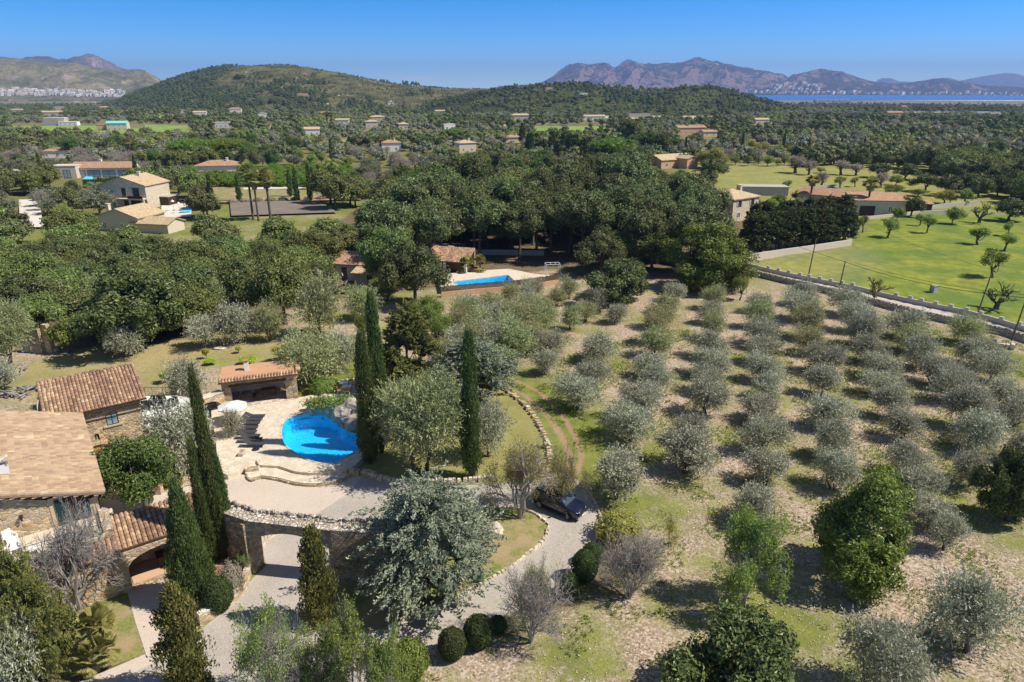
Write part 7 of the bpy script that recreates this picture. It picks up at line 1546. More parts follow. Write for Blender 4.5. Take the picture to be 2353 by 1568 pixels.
# hills and mountains
hm = hillmat('scrub_hill', (.17, .155, .07), (.06, .07, .03), (.50, .44, .38), .022, .5, .9, 4)
hmB = hillmat('wooded_hill', (.085, .095, .04), (.045, .055, .024), (.36, .32, .27), .02, .02, .8, 3)
hmC = hillmat('bare_mountain', (.27, .23, .11), (.12, .125, .055), (.38, .30, .25), .0075, .52, 1.0, 14)
hmD = hillmat('rock_mountain', (.24, .18, .14), (.08, .085, .06), (.42, .31, .27), .004, .42, 1.0, 30)
hmE = hillmat('bay_mountain', (.12, .09, .08), (.03, .04, .045), (.40, .27, .22), .0034, .6, 1.0, 90)  # scrub colour pushed dark and blue, painting distance haze into the slopes
hillA.mesh('hill', hm); hillB.mesh('hill', hmB); hillC.mesh('mountain', hmC); hillD.mesh('mountain', hmD); hillE.mesh('mountain', hmE, 420, 120); hillF.mesh('mountain', hmE, 420, 120); hillG.mesh('mountain', hmE, 260, 50)
# ------------------------------------------------------------------ planting: the trees one can point to
OR = 'olive trees of the orchard'
rows = {
 'first orchard row from the house': [(1311, 719, 60), (1267, 771, 75), (1253, 815, 72)],
 'second orchard row from the house': [(1418, 705, 62), (1383, 788, 88), (1363, 840, 90), (1330, 892, 100)],
 'third orchard row from the house': [(1553, 658, 56), (1534, 686, 60), (1518, 716, 72), (1508, 748, 74), (1507, 780, 82), (1498, 826, 90), (1513, 862, 84), (1465, 908, 100), (1452, 962, 116), (1425, 1086, 150)],
 'fourth orchard row from the house': [(1641, 675, 55), (1636, 706, 62), (1639, 741, 65), (1630, 783, 85), (1628, 821, 85), (1622, 853, 82), (1628, 903, 108), (1592, 965, 100), (1578, 1030, 135)],
 'fifth orchard row from the house': [(1749, 683, 60), (1745, 716, 68), (1750, 751, 75), (1756, 791, 72), (1758, 832, 84), (1758, 868, 82), (1760, 920, 98), (1752, 985, 110), (1765, 1050, 118), (1738, 1140, 128)],
 'sixth orchard row from the house': [(1839, 664, 65), (1848, 702, 75), (1859, 738, 80), (1868, 772, 85), (1888, 811, 90), (1894, 861, 92), (1908, 932, 110), (1928, 998, 112), (1922, 1066, 108)],
 'seventh orchard row from the house': [(1952, 691, 75), (1968, 722, 84), (1986, 755, 86), (2004, 792, 85), (2018, 826, 88), (2034, 862, 90), (2053, 910, 100), (2081, 957, 110), (2093, 1037, 100), (2111, 1086, 105), (2150, 1150, 118), (2185, 1200, 110)],
 'eighth orchard row from the house': [(2087, 738, 84), (2100, 768, 85), (2126, 806, 92), (2152, 838, 90), (2184, 876, 108), (2227, 932, 115), (2258, 982, 125), (2243, 1058, 100)],
 'orchard row nearest the lane': [(2226, 748, 78), (2252, 795, 92), (2288, 830, 92), (2317, 885, 95), (2340, 926, 92), (2362, 1010, 110)]}
ORD = 'first second third fourth fifth sixth seventh eighth ninth tenth eleventh twelfth thirteenth fourteenth fifteenth sixteenth seventeenth eighteenth nineteenth twentieth'.split()
ORD += ['twenty-' + q for q in ORD[:9]] + ['thirtieth'] + ['thirty-' + q for q in ORD[:9]] + ['fortieth'] + ['forty-' + q for q in ORD[:9]]
for tn in ('fif', 'six', 'seven', 'eigh', 'nine'): ORD += [tn + 'tieth'] + [tn + 'ty-' + q for q in ORD[:9]]
ordw = [q + ' from far end' for q in ORD]
qr = random.Random(21); OLV = []
def olive(cx, cy, w, lab, grp=OR, kind='olive', hk=1.0):
    p = G(cx, cy, 2.5 * hk); dm = depth((p.x, p.y, 2.5)); wm = w / F * dm; s = wm / PROTO[kind][0]['w']; OLV.append((p.x, p.y, wm / 2)); t = place(kind, p.x, p.y, 0, lab, grp, s * qr.uniform(.9, 1.08), s * qr.uniform(.84, 1.16)); t.scale.x *= qr.uniform(.84, 1.14); return t
for rn, tr in rows.items():
    for i, (x, y, w) in enumerate(tr):
        far = y < 760 and x < 1800
        olive(x, y, w * (1.1 if y < 800 else .99), 'grey-green olive, ' + ordw[i] + ' of the ' + rn, OR, 'olive_green' if (i + x) % 5 < 2 and y < 800 else 'olive')
# the looser olives between the pool of the neighbour and the tall cypress
for i, (x, y, w) in enumerate([(1230, 650, 56), (1308, 653, 52), (1281, 668, 52), (1372, 680, 60), (1347, 702, 55), (1254, 702, 60), (1208, 690, 62), (1170, 668, 60), (1130, 690, 66), (1085, 700, 62), (1060, 735, 70), (1105, 740, 70), (1150, 725, 70), (1195, 740, 80), (1180, 790, 82), (1135, 785, 76), (1085, 785, 74), (1210, 700, 60), (1045, 770, 66), (1155, 835, 84), (1020, 800, 60), (1145, 700, 60), (1190, 712, 62), (1070, 715, 60), (1125, 755, 70), (1160, 765, 74), (1215, 765, 74), (1060, 800, 66), (1110, 825, 76), (1240, 730, 64), (1205, 660, 50)]):
    olive(x, y, w * (1.36 if y > 705 else 1.08), 'loose olive, ' + ORD[i] + ' of those between the blue cedar and neighbouring pool', 'loosely planted olives behind the cypresses', 'olive_green' if i % 3 else 'olive')
NP = [ # kind, px, foot y, top y, width, label
 ('cypress', 852, 1064, 762, 44, 'slender dark cypress, left and shorter of the pair beside the pool'), ('cypress', 878, 1040, 670, 40, 'tallest slender cypress standing right behind the pool rocks'), ('cypress', 842, 1010, 862, 28, 'small cypress tucked against the left of the pool pair'),
 ('cypress', 1084, 1098, 757, 42, 'single tall cypress at the middle of the garden, before the blue cedar'),
 ('cypress', 517, 1296, 845, 36, 'tallest of the cypresses beside the gravel court'), ('cypress', 490, 1306, 1008, 34, 'cypress leaning against the left of the tallest one by the court'), ('cypress', 535, 1292, 1040, 30, 'short cypress at the right foot of the tallest one by the court'),
 ('cypress_wide', 452, 1380, 1098, 96, 'broad cypress flame in front of the arched porch'), ('juniper_col', 442, 1600, 1345, 84, 'olive-brown ragged cypress at the bottom edge of the photo'), ('juniper_col', 738, 1432, 1208, 62, 'narrow cypress in front of the stone gateway arch'),
 ('blue_arizona_cypress', 985, 1345, 1120, 335, 'great blue-green cypress spreading over the island beside the driveway'), ('blue_blue_cypress', 1090, 900, 785, 168, 'blue-grey cedar behind the single tall cypress'), ('juniper_brown_cypress', 940, 905, 706, 128, 'tall dark brown-green conifer right of the pool cypresses'),
 ('juniper_spreading_juniper', 78, 1565, 1295, 178, 'spreading olive-brown conifer below the farmhouse balcony'),
 ('olive_big', 972, 1085, 862, 226, 'large billowing olive between the pool cypresses and the single cypress'), ('olive', 1122, 1050, 915, 100, 'leaning olive beside the raised bed wall'),
 ('citrus', 322, 1185, 1000, 196, 'glossy orange tree in the courtyard in front of the stone wing'), ('olive', 432, 1095, 930, 165, 'silvery olive growing from the round planter by the courtyard'), ('olive', 538, 1012, 940, 50, 'olive crown behind the tall cypress beside the sun loungers'),
 ('olive', 442, 925, 828, 106, 'rounded olive between the white terrace and the pool house'), ('olive_green', 720, 885, 770, 150, 'two-stemmed olive right of the pool house'), ('olive', 775, 850, 765, 90, 'olive just behind the two-stemmed one'), ('olive_green', 736, 770, 640, 136, 'big rounded olive in the yard before the oak wood'),
 ('olive', 302, 818, 740, 96, 'lone olive in the yard behind the tiled wing'), ('olive', 468, 800, 730, 92, 'olive at the edge of the dark oaks, left of the yard trio'), ('olive', 548, 790, 698, 96, 'middle olive of the yard trio by the oaks'), ('olive_green', 622, 785, 702, 80, 'right olive of the yard trio by the oaks'), ('olive_green', 835, 735, 660, 86, 'brownish olive below the dark pine trunk'), ('olive_green', 700, 700, 640, 70, 'olive behind the big rounded olive of the yard'),
 ('almond', 838, 800, 715, 62, 'bright green young almond left of the pool cypresses'), ('almond', 985, 780, 682, 100, 'bright green almond behind the brown-green conifer'), ('almond', 890, 690, 640, 90, 'pale green almond in front of the ochre house'), ('almond', 1010, 800, 720, 70, 'almond with grey twigs right of the brown-green conifer'),
 ('mimosa', 1195, 1192, 1010, 172, 'sprawling mimosa with yellow tufts beside the parked car'), ('mimosa', 1300, 1150, 1030, 120, 'thin branch-work mimosa reaching over the parked car'),
 ('bare', 186, 1415, 1165, 225, 'leafless grey tree in front of the farmhouse porch'), ('bare', 232, 1360, 1190, 160, 'smaller leafless tree against the porch wall'),
 ('bare_shrub', 1220, 1475, 1300, 172, 'grey leafless shrub tree beside the gravel drive, next to the clipped balls'), ('bare_shrub', 1445, 1375, 1235, 165, 'pale twiggy shrub beyond the drive bend with dark balls at its foot'), ('bush', 1480, 1296, 1252, 58, 'yellowish broom bush right of the pale twiggy shrub'), ('bush', 1420, 1235, 1190, 90, 'low straggly bush just right of the car'), ('mimosa', 1228, 1450, 1285, 90, 'yellow-green bush top above the grey leafless shrub'),
 ('sapling', 1536, 1262, 1190, 52, 'tiny sapling standing alone in the stony ground'),
 ('box', 1100, 1482, 1420, 68, 'largest dark clipped ball beside the drive'), ('box', 1040, 1508, 1450, 64, 'clipped ball left of the largest one by the drive'), ('boxlight', 944, 1556, 1478, 78, 'light green rounded shrub at the bottom beside the drive'), ('box', 1145, 1450, 1420, 40, 'small dark ball behind the largest clipped ball'), ('box', 1306, 1370, 1320, 42, 'small brownish clipped ball below the pale twiggy shrub'), ('box', 1342, 1330, 1270, 60, 'middle dark clipped ball on the drive bend'), ('box', 1362, 1295, 1252, 50, 'upper dark clipped ball on the drive bend'),
 ('box', 506, 1402, 1330, 64, 'large clipped ball in the curved stone planter'), ('twigball', 536, 1366, 1300, 48, 'reddish brown leafless shrub in the curved stone planter'), ('almond_thin', 566, 1322, 1275, 40, 'small yellow-green shrub against the gateway wall'),
 ('almond_thin', 820, 1640, 1420, 200, 'fresh green almond at the bottom edge, right one of the pair'), ('almond_thin', 640, 1650, 1420, 190, 'half bare almond at the bottom edge, left one of the pair'), ('almond_thin', 900, 1680, 1470, 150, 'green almond at the bottom edge beside the light green shrub'), ('almond_thin', 730, 1600, 1480, 150, 'green almond thicket in front of the narrow cypress'),
 ('almond_thin', 1708, 1390, 1190, 190, 'light green almond in the stony foreground'), ('bay', 1965, 1318, 1095, 250, 'big bushy bright green tree in the right foreground'), ('carob', 1690, 1650, 1420, 340, 'dark green carob at the bottom edge of the photo'), ('carob', 2312, 1195, 1025, 140, 'yellow-green tree at the right edge of the orchard'),
 ('olive', 2222, 1500, 1345, 195, 'large sparse olive alone in the lower right'), ('olive', 2005, 1600, 1445, 180, 'dusky olive at the bottom edge right of the carob'), ('olive', 50, 1600, 1395, 170, 'grey-green olive filling the bottom left corner'), ('olive_big', 18, 850, 690, 150, 'huge silvery olive at the left edge by the ruined wall'), ('olive', 10, 900, 835, 80, 'small olive bush at the left edge of the yard'),
 ('carob', 1428, 693, 585, 165, 'broad dark carob at the top of the orchard'), ('bay', 1610, 665, 525, 192, 'great round green tree at the top of the fourth orchard row'), ('almond', 1700, 690, 635, 50, 'twisted almond beside the lane wall at the top of the orchard'),
 ('green_mid', 160, 810, 725, 76, 'bright green shrub right of the ruined wall'), ('carob', 330, 785, 610, 250, 'dark glossy carob in front of the oak wood'), ('oak', 655, 745, 560, 150, 'dark round oak left of the rounded yard olive'),
 ('oak', 955, 705, 555, 150, 'tall oak hiding half of the ochre house'), ('oak', 905, 670, 520, 130, 'oak on a tall bare trunk before the white house'),
 ('boxlight', 745, 905, 872, 62, 'clipped low hedge beside the pool house'), ('carob', 770, 812, 770, 0, ''),
 ('lemon', 475, 825, 800, 22, 'small lemon bush, upper one of the yard'), ('lemon', 549, 812, 796, 20, 'lemon bush right of the upper one in the yard'), ('lemon', 385, 880, 850, 40, 'yellow-green lemon tree behind the white terrace'), ('lemon', 655, 830, 790, 60, 'lemon tree between the pool house and the rounded olive'), ('lemon', 485, 838, 826, 40, 'low yellow bushes behind the pool house, left'), ('lemon', 570, 838, 822, 55, 'low yellow bushes behind the pool house chimney'),
 ('fig_bare', 2010, 690, 640, 62, 'gnarled fig leaning over the lane wall'), ('bush_dark', 395, 1110, 1075, 60, 'dark shrub under the planter olive'), ('bush_dark', 120, 935, 895, 40, 'low shrub behind the satellite dish'),
]
for (k, x, yb, yt, w, lab) in NP:
    if w: plant(k, x, yb, yt, w, lab)
# meadow trees
MT = [('fig_bare', 1876, 555 - 50 + 0, 480, 40, None)]
cm = lambda x, y: (1764.7 + .2751 * x, 352.9 + .2751 * y)
for (k, bx, by, ty, w, lab) in [
 ('fig', 790, 660, 520, 120, 'small fig at the corner of the dark hedge'), ('fig', 1000, 700, 545, 170, 'spreading pale fig below the farm building'), ('fig', 1268, 602, 505, 110, 'left of two small figs close together in the meadow'), ('fig', 1325, 665, 520, 130, 'right of two small figs close together in the meadow'),
 ('carob_mid', 1195, 525, 350, 210, 'dark green tree at the right end of the farm building'), ('green_mid', 1072, 560, 430, 140, 'thin tree in front of the farm shelter'), ('green_mid', 1537, 588, 430, 170, 'rounded green almond standing alone in the meadow'), ('fig_bare', 1766, 580, 410, 190, 'bare wide-spread fig in the meadow'),
 ('carob_mid', 2010, 560, 380, 290, 'dark dense carob overhanging the meadow at the right'), ('fig', 1745, 762, 615, 190, 'fig leaning strongly to the right in the meadow'), ('fig', 1975, 810, 670, 170, 'upright small fig right of the leaning one'), ('fig', 2005, 690, 570, 110, 'dark small fig near the dry patch of the meadow'),
 ('fig', 1868, 1038, 820, 250, 'thick-trunked fig in the middle of the right meadow'), ('fig_bare', 1910, 1302, 1095, 300, 'old nearly leafless fig beside the tall leaning pole'),
 ('olive_old', 228, 165, 25, 190, 'silver old olive, leftmost of the yellow field'), ('olive_old', 340, 180, 60, 120, 'silver olive behind the concrete pole in the yellow field'), ('olive_old', 445, 280, 155, 135, 'old olive on a thick dark trunk in the yellow field'), ('olive_old', 608, 180, 60, 150, 'silver olive, third from left in the yellow field'), ('olive_old', 735, 185, 90, 130, 'silver olive with two crowns in the yellow field'), ('olive_old', 940, 285, 165, 130, 'silver olive behind the right palm'),
 ('fig', 165, 305, 225, 110, 'small round fig at the left of the yellow field'), ('fig', 602, 290, 195, 120, 'small fig in the middle of the yellow field'), ('fig', 725, 280, 200, 100, 'slender small fig right of the middle one in the yellow field'), ('almond', 1030, 370, 262, 190, 'green almond behind the farm building'), ('green_mid', 435, 165, 110, 110, 'bright green shrub behind the old thick olive'), ('green_mid', 1070, 265, 170, 150, 'bright green tree left of the dark carobs'),
 ('carob_mid', 920, 205, 70, 220, 'dark carob at the top edge of the yellow field'), ('carob_mid', 1145, 220, 90, 220, 'rounded dark carob right of the first at the field edge'), ('carob_mid', 1310, 320, 160, 240, 'large dark carob with low branches by the field'), ('carob_mid', 1480, 350, 180, 240, 'large dark carob joining the previous one on the right'), ('carob_mid', 1755, 370, 185, 220, 'round dark carob behind the bare fig'), ('carob_mid', 1915, 360, 195, 200, 'round dark carob at the right, beyond the bare fig'),
 ('yellow_mid', 1470, 420, 290, 170, 'yellow-green tree left of the crossarm pole'), ('green_mid', 1635, 430, 275, 140, 'green tree right of the crossarm pole'), ('green_mid', 1250, 360, 290, 160, 'pale green low tree behind the farm shelter'), ('green_mid', 2100, 330, 245, 160, 'bright green tree at the right edge of the photo')]:
    X, Y = cm(bx, by); plant(k, X, Y, cm(0, ty)[1], w * .2751, lab, 'scattered trees of the meadow')
for (k, x, yb, yt, w, lab) in [('fanpalm', 1860, 470, 405, 40, 'tall palm with a brown skirt left of the farm building'), ('fanpalm', 1990, 492, 410, 42, 'tall palm in front of the farm building porch'), ('fanpalm', 582, 505, 375, 42, 'tall palm, left of the trio above the oaks'), ('fanpalm', 594, 508, 395, 38, 'palm in the middle of the trio above the oaks'), ('fanpalm', 622, 505, 392, 48, 'palm, right of the trio above the oaks'), ('featherpalm', 765, 400, 358, 64, 'drooping golden date palm behind the garden cypresses'), ('fanpalm', 330, 400, 352, 34, 'palm beside the leafless poplar'), ('fanpalm', 300, 372, 318, 26, 'distant palm left of the leafless poplar'), ('fanpalm', 864, 348, 312, 22, 'left of two palms by the white two-storey house'), ('fanpalm', 876, 349, 312, 22, 'right of two palms by the white two-storey house'), ('fanpalm', 1683, 360, 315, 22, 'single palm behind the pink bungalow'), ('fanpalm', 1073, 344, 300, 22, 'palm behind the stone house at the centre'), ('fanpalm', 752, 284, 258, 22, 'palm cluster in the middle distance, left'), ('fanpalm', 762, 284, 258, 22, 'palm cluster in the middle distance, right'), ('fanpalm_group', 236, 1520, 1425, 130, 'clump of dwarf fan palms at the bottom left lawn'),
 ('umbrella', 445, 372, 318, 120, 'wide umbrella pine, left one beyond the citrus rows'), ('umbrella', 528, 370, 318, 110, 'wide umbrella pine, right one beyond the citrus rows'), ('umbrella', 1415, 372, 318, 104, 'wide umbrella pine at the centre of the scrub'), ('umbrella', 1045, 320, 295, 60, 'flat umbrella pine behind the central stone house'),
 ('yellow_mid', 1635, 388, 335, 76, 'round yellow-green willow right of the pink bungalow'), ('pine_mid', 1488, 358, 290, 56, 'dark pine cluster left of the long pinkish villa'), ('pine_mid', 1520, 362, 300, 50, 'green pine beside the dark pine cluster'), ('oak_mid', 1450, 330, 270, 66, 'large brownish eucalyptus near the green field'), ('poplar_mid', 290, 400, 345, 36, 'leafless grey poplar by the blue-windowed house'), ('poplar_mid', 250, 340, 300, 22, 'distant leafless poplar pair, left'), ('twiggy_mid', 187, 385, 340, 50, 'rounded leafless grey tree by the modern house'), ('olive_mid', 230, 495, 440, 80, 'grey olive in front of the stone gable house'), ('oak_mid', 160, 490, 430, 70, 'dark tree left of the stone gable house'), ('green_mid', 160, 520, 475, 60, 'bright green tree on the drive of the long stone house'), ('oak_mid', 478, 500, 442, 70, 'green bushy tree right of the white yard'),
 ('cypress_mid', 1200, 330, 283, 14, 'dark cypress group at the centre, one of several'), ('cypress_mid', 488, 320, 277, 12, 'single distant cypress at the left of the green groves')]: plant(k, x, yb, yt, w, lab)
for i, (x, yb, yt) in enumerate([(551, 465, 400), (683, 465, 383), (714, 465, 375), (720, 440, 383), (754, 460, 385), (761, 440, 380), (768, 430, 384), (786, 455, 386), (668, 455, 390), (735, 438, 378), (742, 440, 388), (813, 445, 395)]):
    plant('cypress_mid', x, yb, yt, 11, 'slim dark cypress, ' + ORD[i] + ' listed from the palms along the far lawn', 'slim cypresses along the far lawn')
hr = random.Random(5)
for i in range(9): plant('twigball', 535 + i * 29, 468 - i * 1.0, 458 - i * 1.0, 20, 'greyish lavender bush, ' + ORD[i] + ' from left along the far edge of the paved yard', 'lavender bushes along the paved yard')
for i in range(22):   # young cypress hedge by the blue pool, line of dark cypresses at the centre
    x = 196 + i * 5.6; plant('cypress_mid', x, 432 - i * .4, 412 - i * .5 + hr.uniform(-2, 2), 6.5, 'small cypress, ' + ORD[i] + ' from left in the row by the blue-windowed house', 'row of small cypresses by the blue-windowed house')
for i in range(30):
    x = 1215 + hr.uniform(0, 175); plant('cypress_mid', x, 352 + hr.uniform(-6, 10), 300 + hr.uniform(0, 22), 14 + hr.uniform(0, 5), 'dark cypress in the irregular line at the centre of the plain', 'irregular line of dark cypresses at the centre')
# the dark hedge of tall cypresses at the meadow corner
for i in range(17):
    f = i / 16; a = G(1722, 584).lerp(G(1948, 553), f); a2 = a + Vector((hr.uniform(-.6, .6), hr.uniform(0, 1.5), 0)); place('hedge_hedge_cypress', a2.x, a2.y, 0, 'dark cypress, ' + ORD[i] + ' from left in the tall hedge at the meadow corner', 'tall cypress hedge by the meadow', hr.uniform(.9, 1.25), hr.uniform(.8, .95))
for i in range(12):
    f = i / 11; a = G(1735, 545).lerp(G(1940, 520), f); place('hedge_hedge_cypress', a.x + hr.uniform(-1, 1), a.y, 0, 'dark cypress, ' + ORD[i] + ' from left in the second line of the meadow hedge', 'second line of the cypress hedge', hr.uniform(.9, 1.2), hr.uniform(.8, .95))

# ------------------------------------------------------------------ woods: one tree at a time where they can be told apart
SR = np.random.default_rng(77)
def hides(x, y, z0, h, w):
    sx, s1 = SC(x, y, z0 + h); _, s0 = SC(x, y, z0); hw = w / 2 / (y * cp + (H - z0) * sp) * F
    for (a, b, c, d, dist) in KEEP:
        if y < dist + 2 and sx + hw * .7 > a and sx - hw * .7 < c and s1 < d - 3 and s0 > b: return True
    return False
def region(pts, spacing, kinds, s_rng, label, group, hs=1.0, jitter=.42, world=False, avoid=True):
    P = pts if world else PG(pts); xs = [p[0] for p in P]; ys = [p[1] for p in P]; k = 0
    gx = np.arange(min(xs), max(xs), spacing); gy = np.arange(min(ys), max(ys), spacing)
    ln = 0
    for iy, y in enumerate(gy):
        row = []
        for x in gx:
            X = x + (iy % 2) * spacing / 2 + SR.uniform(-jitter, jitter) * spacing; Y = y + SR.uniform(-jitter, jitter) * spacing
            if not inpoly([X], [Y], P)[0]: continue
            kd = kinds[SR.choice(len(kinds), p=np.array([q[1] for q in kinds]) / sum(q[1] for q in kinds))]; s = SR.uniform(*s_rng) * (kd[2] if len(kd) > 2 else 1)
            pr = PROTO[kd[0]][0]
            if avoid and hides(X, Y, 0, pr['h'] * s * hs, pr['w'] * s): continue
            t = place(kd[0], X, Y, float(gz(X, Y)), '', group, s, s * hs * SR.uniform(.88, 1.12)); row.append((X / Y, t, label[kd[0]] if isinstance(label, dict) else label)); k += 1
        if row:
            row.sort(key=lambda q: q[0])
            for j, q in enumerate(row): q[1]['label'] = q[2] % (ORD[j], ORD[ln])
            ln += 1
    return k
n1 = region([(-160, 800), (200, 796), (450, 770), (640, 716), (740, 690), (735, 640), (600, 618), (300, 618), (-160, 618)], 5.6, [('oak', 8), ('olive_green', 1, 1.5), ('carob', .6)], (.72, 1.08), 'bushy tree, %s from left in line %s-nearest of the oak wood behind the yard', 'oak wood behind the yard', .92)
n2 = region([(745, 672), (1000, 650), (1070, 598), (1290, 606), (1345, 630), (1560, 636), (1700, 630), (1722, 590), (1700, 545), (1560, 520), (1200, 520), (745, 560)], 6.3, [('tall', 6), ('oak', 2, 1.1)], (.82, 1.05), 'tall oak, %s from left in line %s-nearest of the dark grove', 'dark grove behind the neighbouring pool')
n3 = region([(600, 612), (745, 640), (1200, 522), (1700, 545), (1690, 510), (1590, 470), (1400, 455), (900, 470), (800, 520), (560, 560)], 8.6, [('oak_mid', 6), ('tall', 1.2, .95), ('olive_mid', 1, 1.3)], (.95, 1.4), {'oak_mid': 'spreading oak, %s from left in line %s-nearest beyond the dark grove', 'tall': 'tall oak, %s from left in line %s-nearest beyond the dark grove', 'olive_mid': 'grey olive, %s from left in line %s-nearest beyond the dark grove'}, 'far side of the dark grove', 1.0)
n4 = region([(-120, 612), (600, 612), (560, 560), (460, 545), (-120, 545)], 7.4, [('oak_mid', 6), ('green_mid', 1, 1.3), ('olive_mid', 1.5, 1.2)], (.8, 1.1), 'tree, %s from left in line %s-nearest at the far edge of the left wood', 'far edge of the left oak wood', .85)
n5 = region([(640, 630), (780, 628), (850, 560), (830, 505), (700, 512), (600, 545)], 7.0, [('oak_mid', 5), ('green_mid', 1, 1.2), ('olive_mid', 1, 1.2)], (.75, 1.0), 'tree, %s from left in line %s-nearest between the left wood and paved yard', 'trees behind the left wood', .85)
n6 = region([(425, 436), (835, 434), (800, 396), (430, 398)], 4.3, [('citrus_mid', 1)], (.95, 1.12), 'orange tree, %s from left in row %s of the citrus orchard beyond the lawn', 'citrus orchard beyond the lawn', 1.0, .12)
# open mixed country further out; each place gets the kind that grows there
def blocked(X, Y):
    px, py = SC(X, Y, float(gz(X, Y)))
    for q in CLEAR:
        if inpoly([px], [py], q)[0]: return True
    return False
lab = {'olive_mid': 'grey olive', 'oak_mid': 'dark holm oak', 'green_mid': 'fresh green shrub tree', 'pine_mid': 'green pine', 'twiggy_mid': 'leafless grey tree', 'carob_mid': 'dark carob', 'yellow_mid': 'yellowish tree', 'cypress_mid': 'slim cypress'}
tot = {}; pts = {'far_oak': [], 'far_olive': [], 'far_green': [], 'far_pine': []}
Y = 172.0; nln = 0
while Y < 560:
    sp_ = 7.0 + (Y - 172) * .013; Xm = Y * .80 + 12; X = -Xm + SR.uniform(0, sp_); rowt = []
    while X < Xm:
        x = X + SR.uniform(-.42, .42) * sp_; y = Y + SR.uniform(-.42, .42) * sp_; X += sp_
        zz = float(gz(x, y)); px, py = SC(x, y, zz)
        if blocked(x, y): continue
        if 820 < px < 1700 and py > 470: continue
        if px < 620 and py > 545: continue
        n = fbm(np.array([x / 45 + 50]), np.array([y / 45 + 50]), 9, 3)[0]; m_ = fbm(np.array([x / 28 + 10]), np.array([y / 28 + 90]), 19, 3)[0]
        citrus = 300 < px < 830 and 392 < py < 436
        if citrus and px > 425: continue
        if px > 1900 and py > 385: kd, s, hs_ = ('oak_mid' if m_ > .42 else 'carob_mid'), SR.uniform(.9, 1.3), 1
        elif n > .60: kd, s, hs_ = 'oak_mid', SR.uniform(.7, 1.15), 1
        elif n > .54: kd, s, hs_ = ('pine_mid', SR.uniform(.7, 1.0), 1) if m_ > .5 else ('carob_mid', SR.uniform(.7, 1), 1)
        elif n > .40: kd, s, hs_ = ('olive_mid', SR.uniform(.8, 1.25), 1) if m_ > .5 else ('green_mid', SR.uniform(.8, 1.15), 1)
        else: kd, s, hs_ = ('twiggy_mid', SR.uniform(.8, 1.1), 1) if m_ > .6 else (('yellow_mid', SR.uniform(.5, .8), 1) if m_ < .36 else ('olive_mid', SR.uniform(.8, 1.1), 1))
        if SR.random() < .03: kd, s, hs_ = 'cypress_mid', SR.uniform(.8, 1.2), 1
        if SR.random() < .05 and not citrus: continue
        pr = PROTO[kd][0]
        if hides(x, y, zz, pr['h'] * s * hs_, pr['w'] * s): continue
        cat = pr['cat']; lim = tot.get(cat, 0)
        if lim < (120 if 'oak' in cat else 150 if 'olive' in cat else 270) and Y < 420: tot[cat] = lim + 1; rowt.append((x / y, place(kd, x, y, zz, '', 'trees of the middle distance', s, s * hs_ * SR.uniform(.88, 1.12)), kd))
        else: pts[{'olive_mid': 'far_olive', 'oak_mid': 'far_oak', 'pine_mid': 'far_pine', 'twiggy_mid': 'far_olive'}.get(kd, 'far_green')].append((x, y, zz, s * 1.05, SR.uniform(0, 6.28)))
    rowt.sort(key=lambda q: q[0]); nln += bool(rowt)
    for j, q in enumerate(rowt): q[1]['label'] = '%s, %s tree from left in line %s of the middle distance' % (lab[q[2]], ORD[j], ORD[nln - 1])
    Y += sp_ * .9
print('individual trees', n1, n2, n3, n4, n5, n6, tot)
while Y < 3600:
    sp_ = 12.0 + (Y - 560) * .0085; Xm = Y * .80 + 30; X = -Xm; row = []
    xs = np.arange(-Xm, Xm, sp_); x = xs + SR.uniform(-.45, .45, len(xs)) * sp_; y = Y + SR.uniform(-.45, .45, len(xs)) * sp_
    zz = surf(x, y); g0 = gz(x, y); n = fbm(x / 110 + 50, y / 110 + 50, 9, 3); m_ = fbm(x / 60 + 10, y / 60 + 90, 19, 3); onA = (hillA.z(x, y) > g0 + 1.5) & (hillA.z(x, y) >= hillB.z(x, y)); onB = (hillB.z(x, y) > g0 + 1) & ~onA
    for i in range(len(x)):
        d = math.hypot(x[i], y[i])
        px, py = SC(x[i], y[i], zz[i])
        if d > 3200 or (d > 2300 and px > 1700 and SR.random() < .6): continue
        s = SR.uniform(.8, 1.3) * (1 + (Y - 560) * .00016) * (.6 if d > 2500 else 1)
        if not onA[i] and not onB[i] and (blocked(x[i], y[i]) or SR.random() < .06): continue
        if onA[i]:        # pines low and to the left, bare grassy top
            up = (zz[i] + 20) / 120.0; pine = up < .30 + .35 * (m_[i] - .45) * 4 - max(0, px - 700) * .001 or px < 540 - (py - 150) * 1.2
            if not pine and SR.random() < .3: continue
            kd = 'far_pine' if pine else 'far_oak'; s = SR.uniform(.9, 1.4) if pine else SR.uniform(.22, .6)
        elif onB[i]: kd = 'far_pine' if m_[i] > .52 else ('far_oak' if m_[i] > .42 else 'far_green'); s *= .8
        else: kd = 'far_oak' if n[i] > .56 else 'far_pine' if n[i] > .52 else 'far_olive' if m_[i] > .46 else 'far_green'
        h_ = {'far_oak': 7, 'far_olive': 5, 'far_green': 5, 'far_pine': 8.5}[kd] * s
        if hides(x[i], y[i], zz[i], h_, 7 * s): continue
        pts[kd].append((x[i], y[i], zz[i] - .1, s, SR.uniform(0, 6.28)))
        if onA[i] or onB[i]:
            for _ in range(2 if onB[i] else 5 if kd == 'far_pine' else 2):
                X_ = x[i] + SR.uniform(-.6, .6) * sp_; Y_ = y[i] + SR.uniform(-.6, .6) * sp_; pts[kd].append((X_, Y_, float(surf(X_, Y_)) - .1, s * SR.uniform(.6, 1), SR.uniform(0, 6.28)))
    Y += sp_ * (.9 if Y < 1100 else 1.15)
srcs = {}
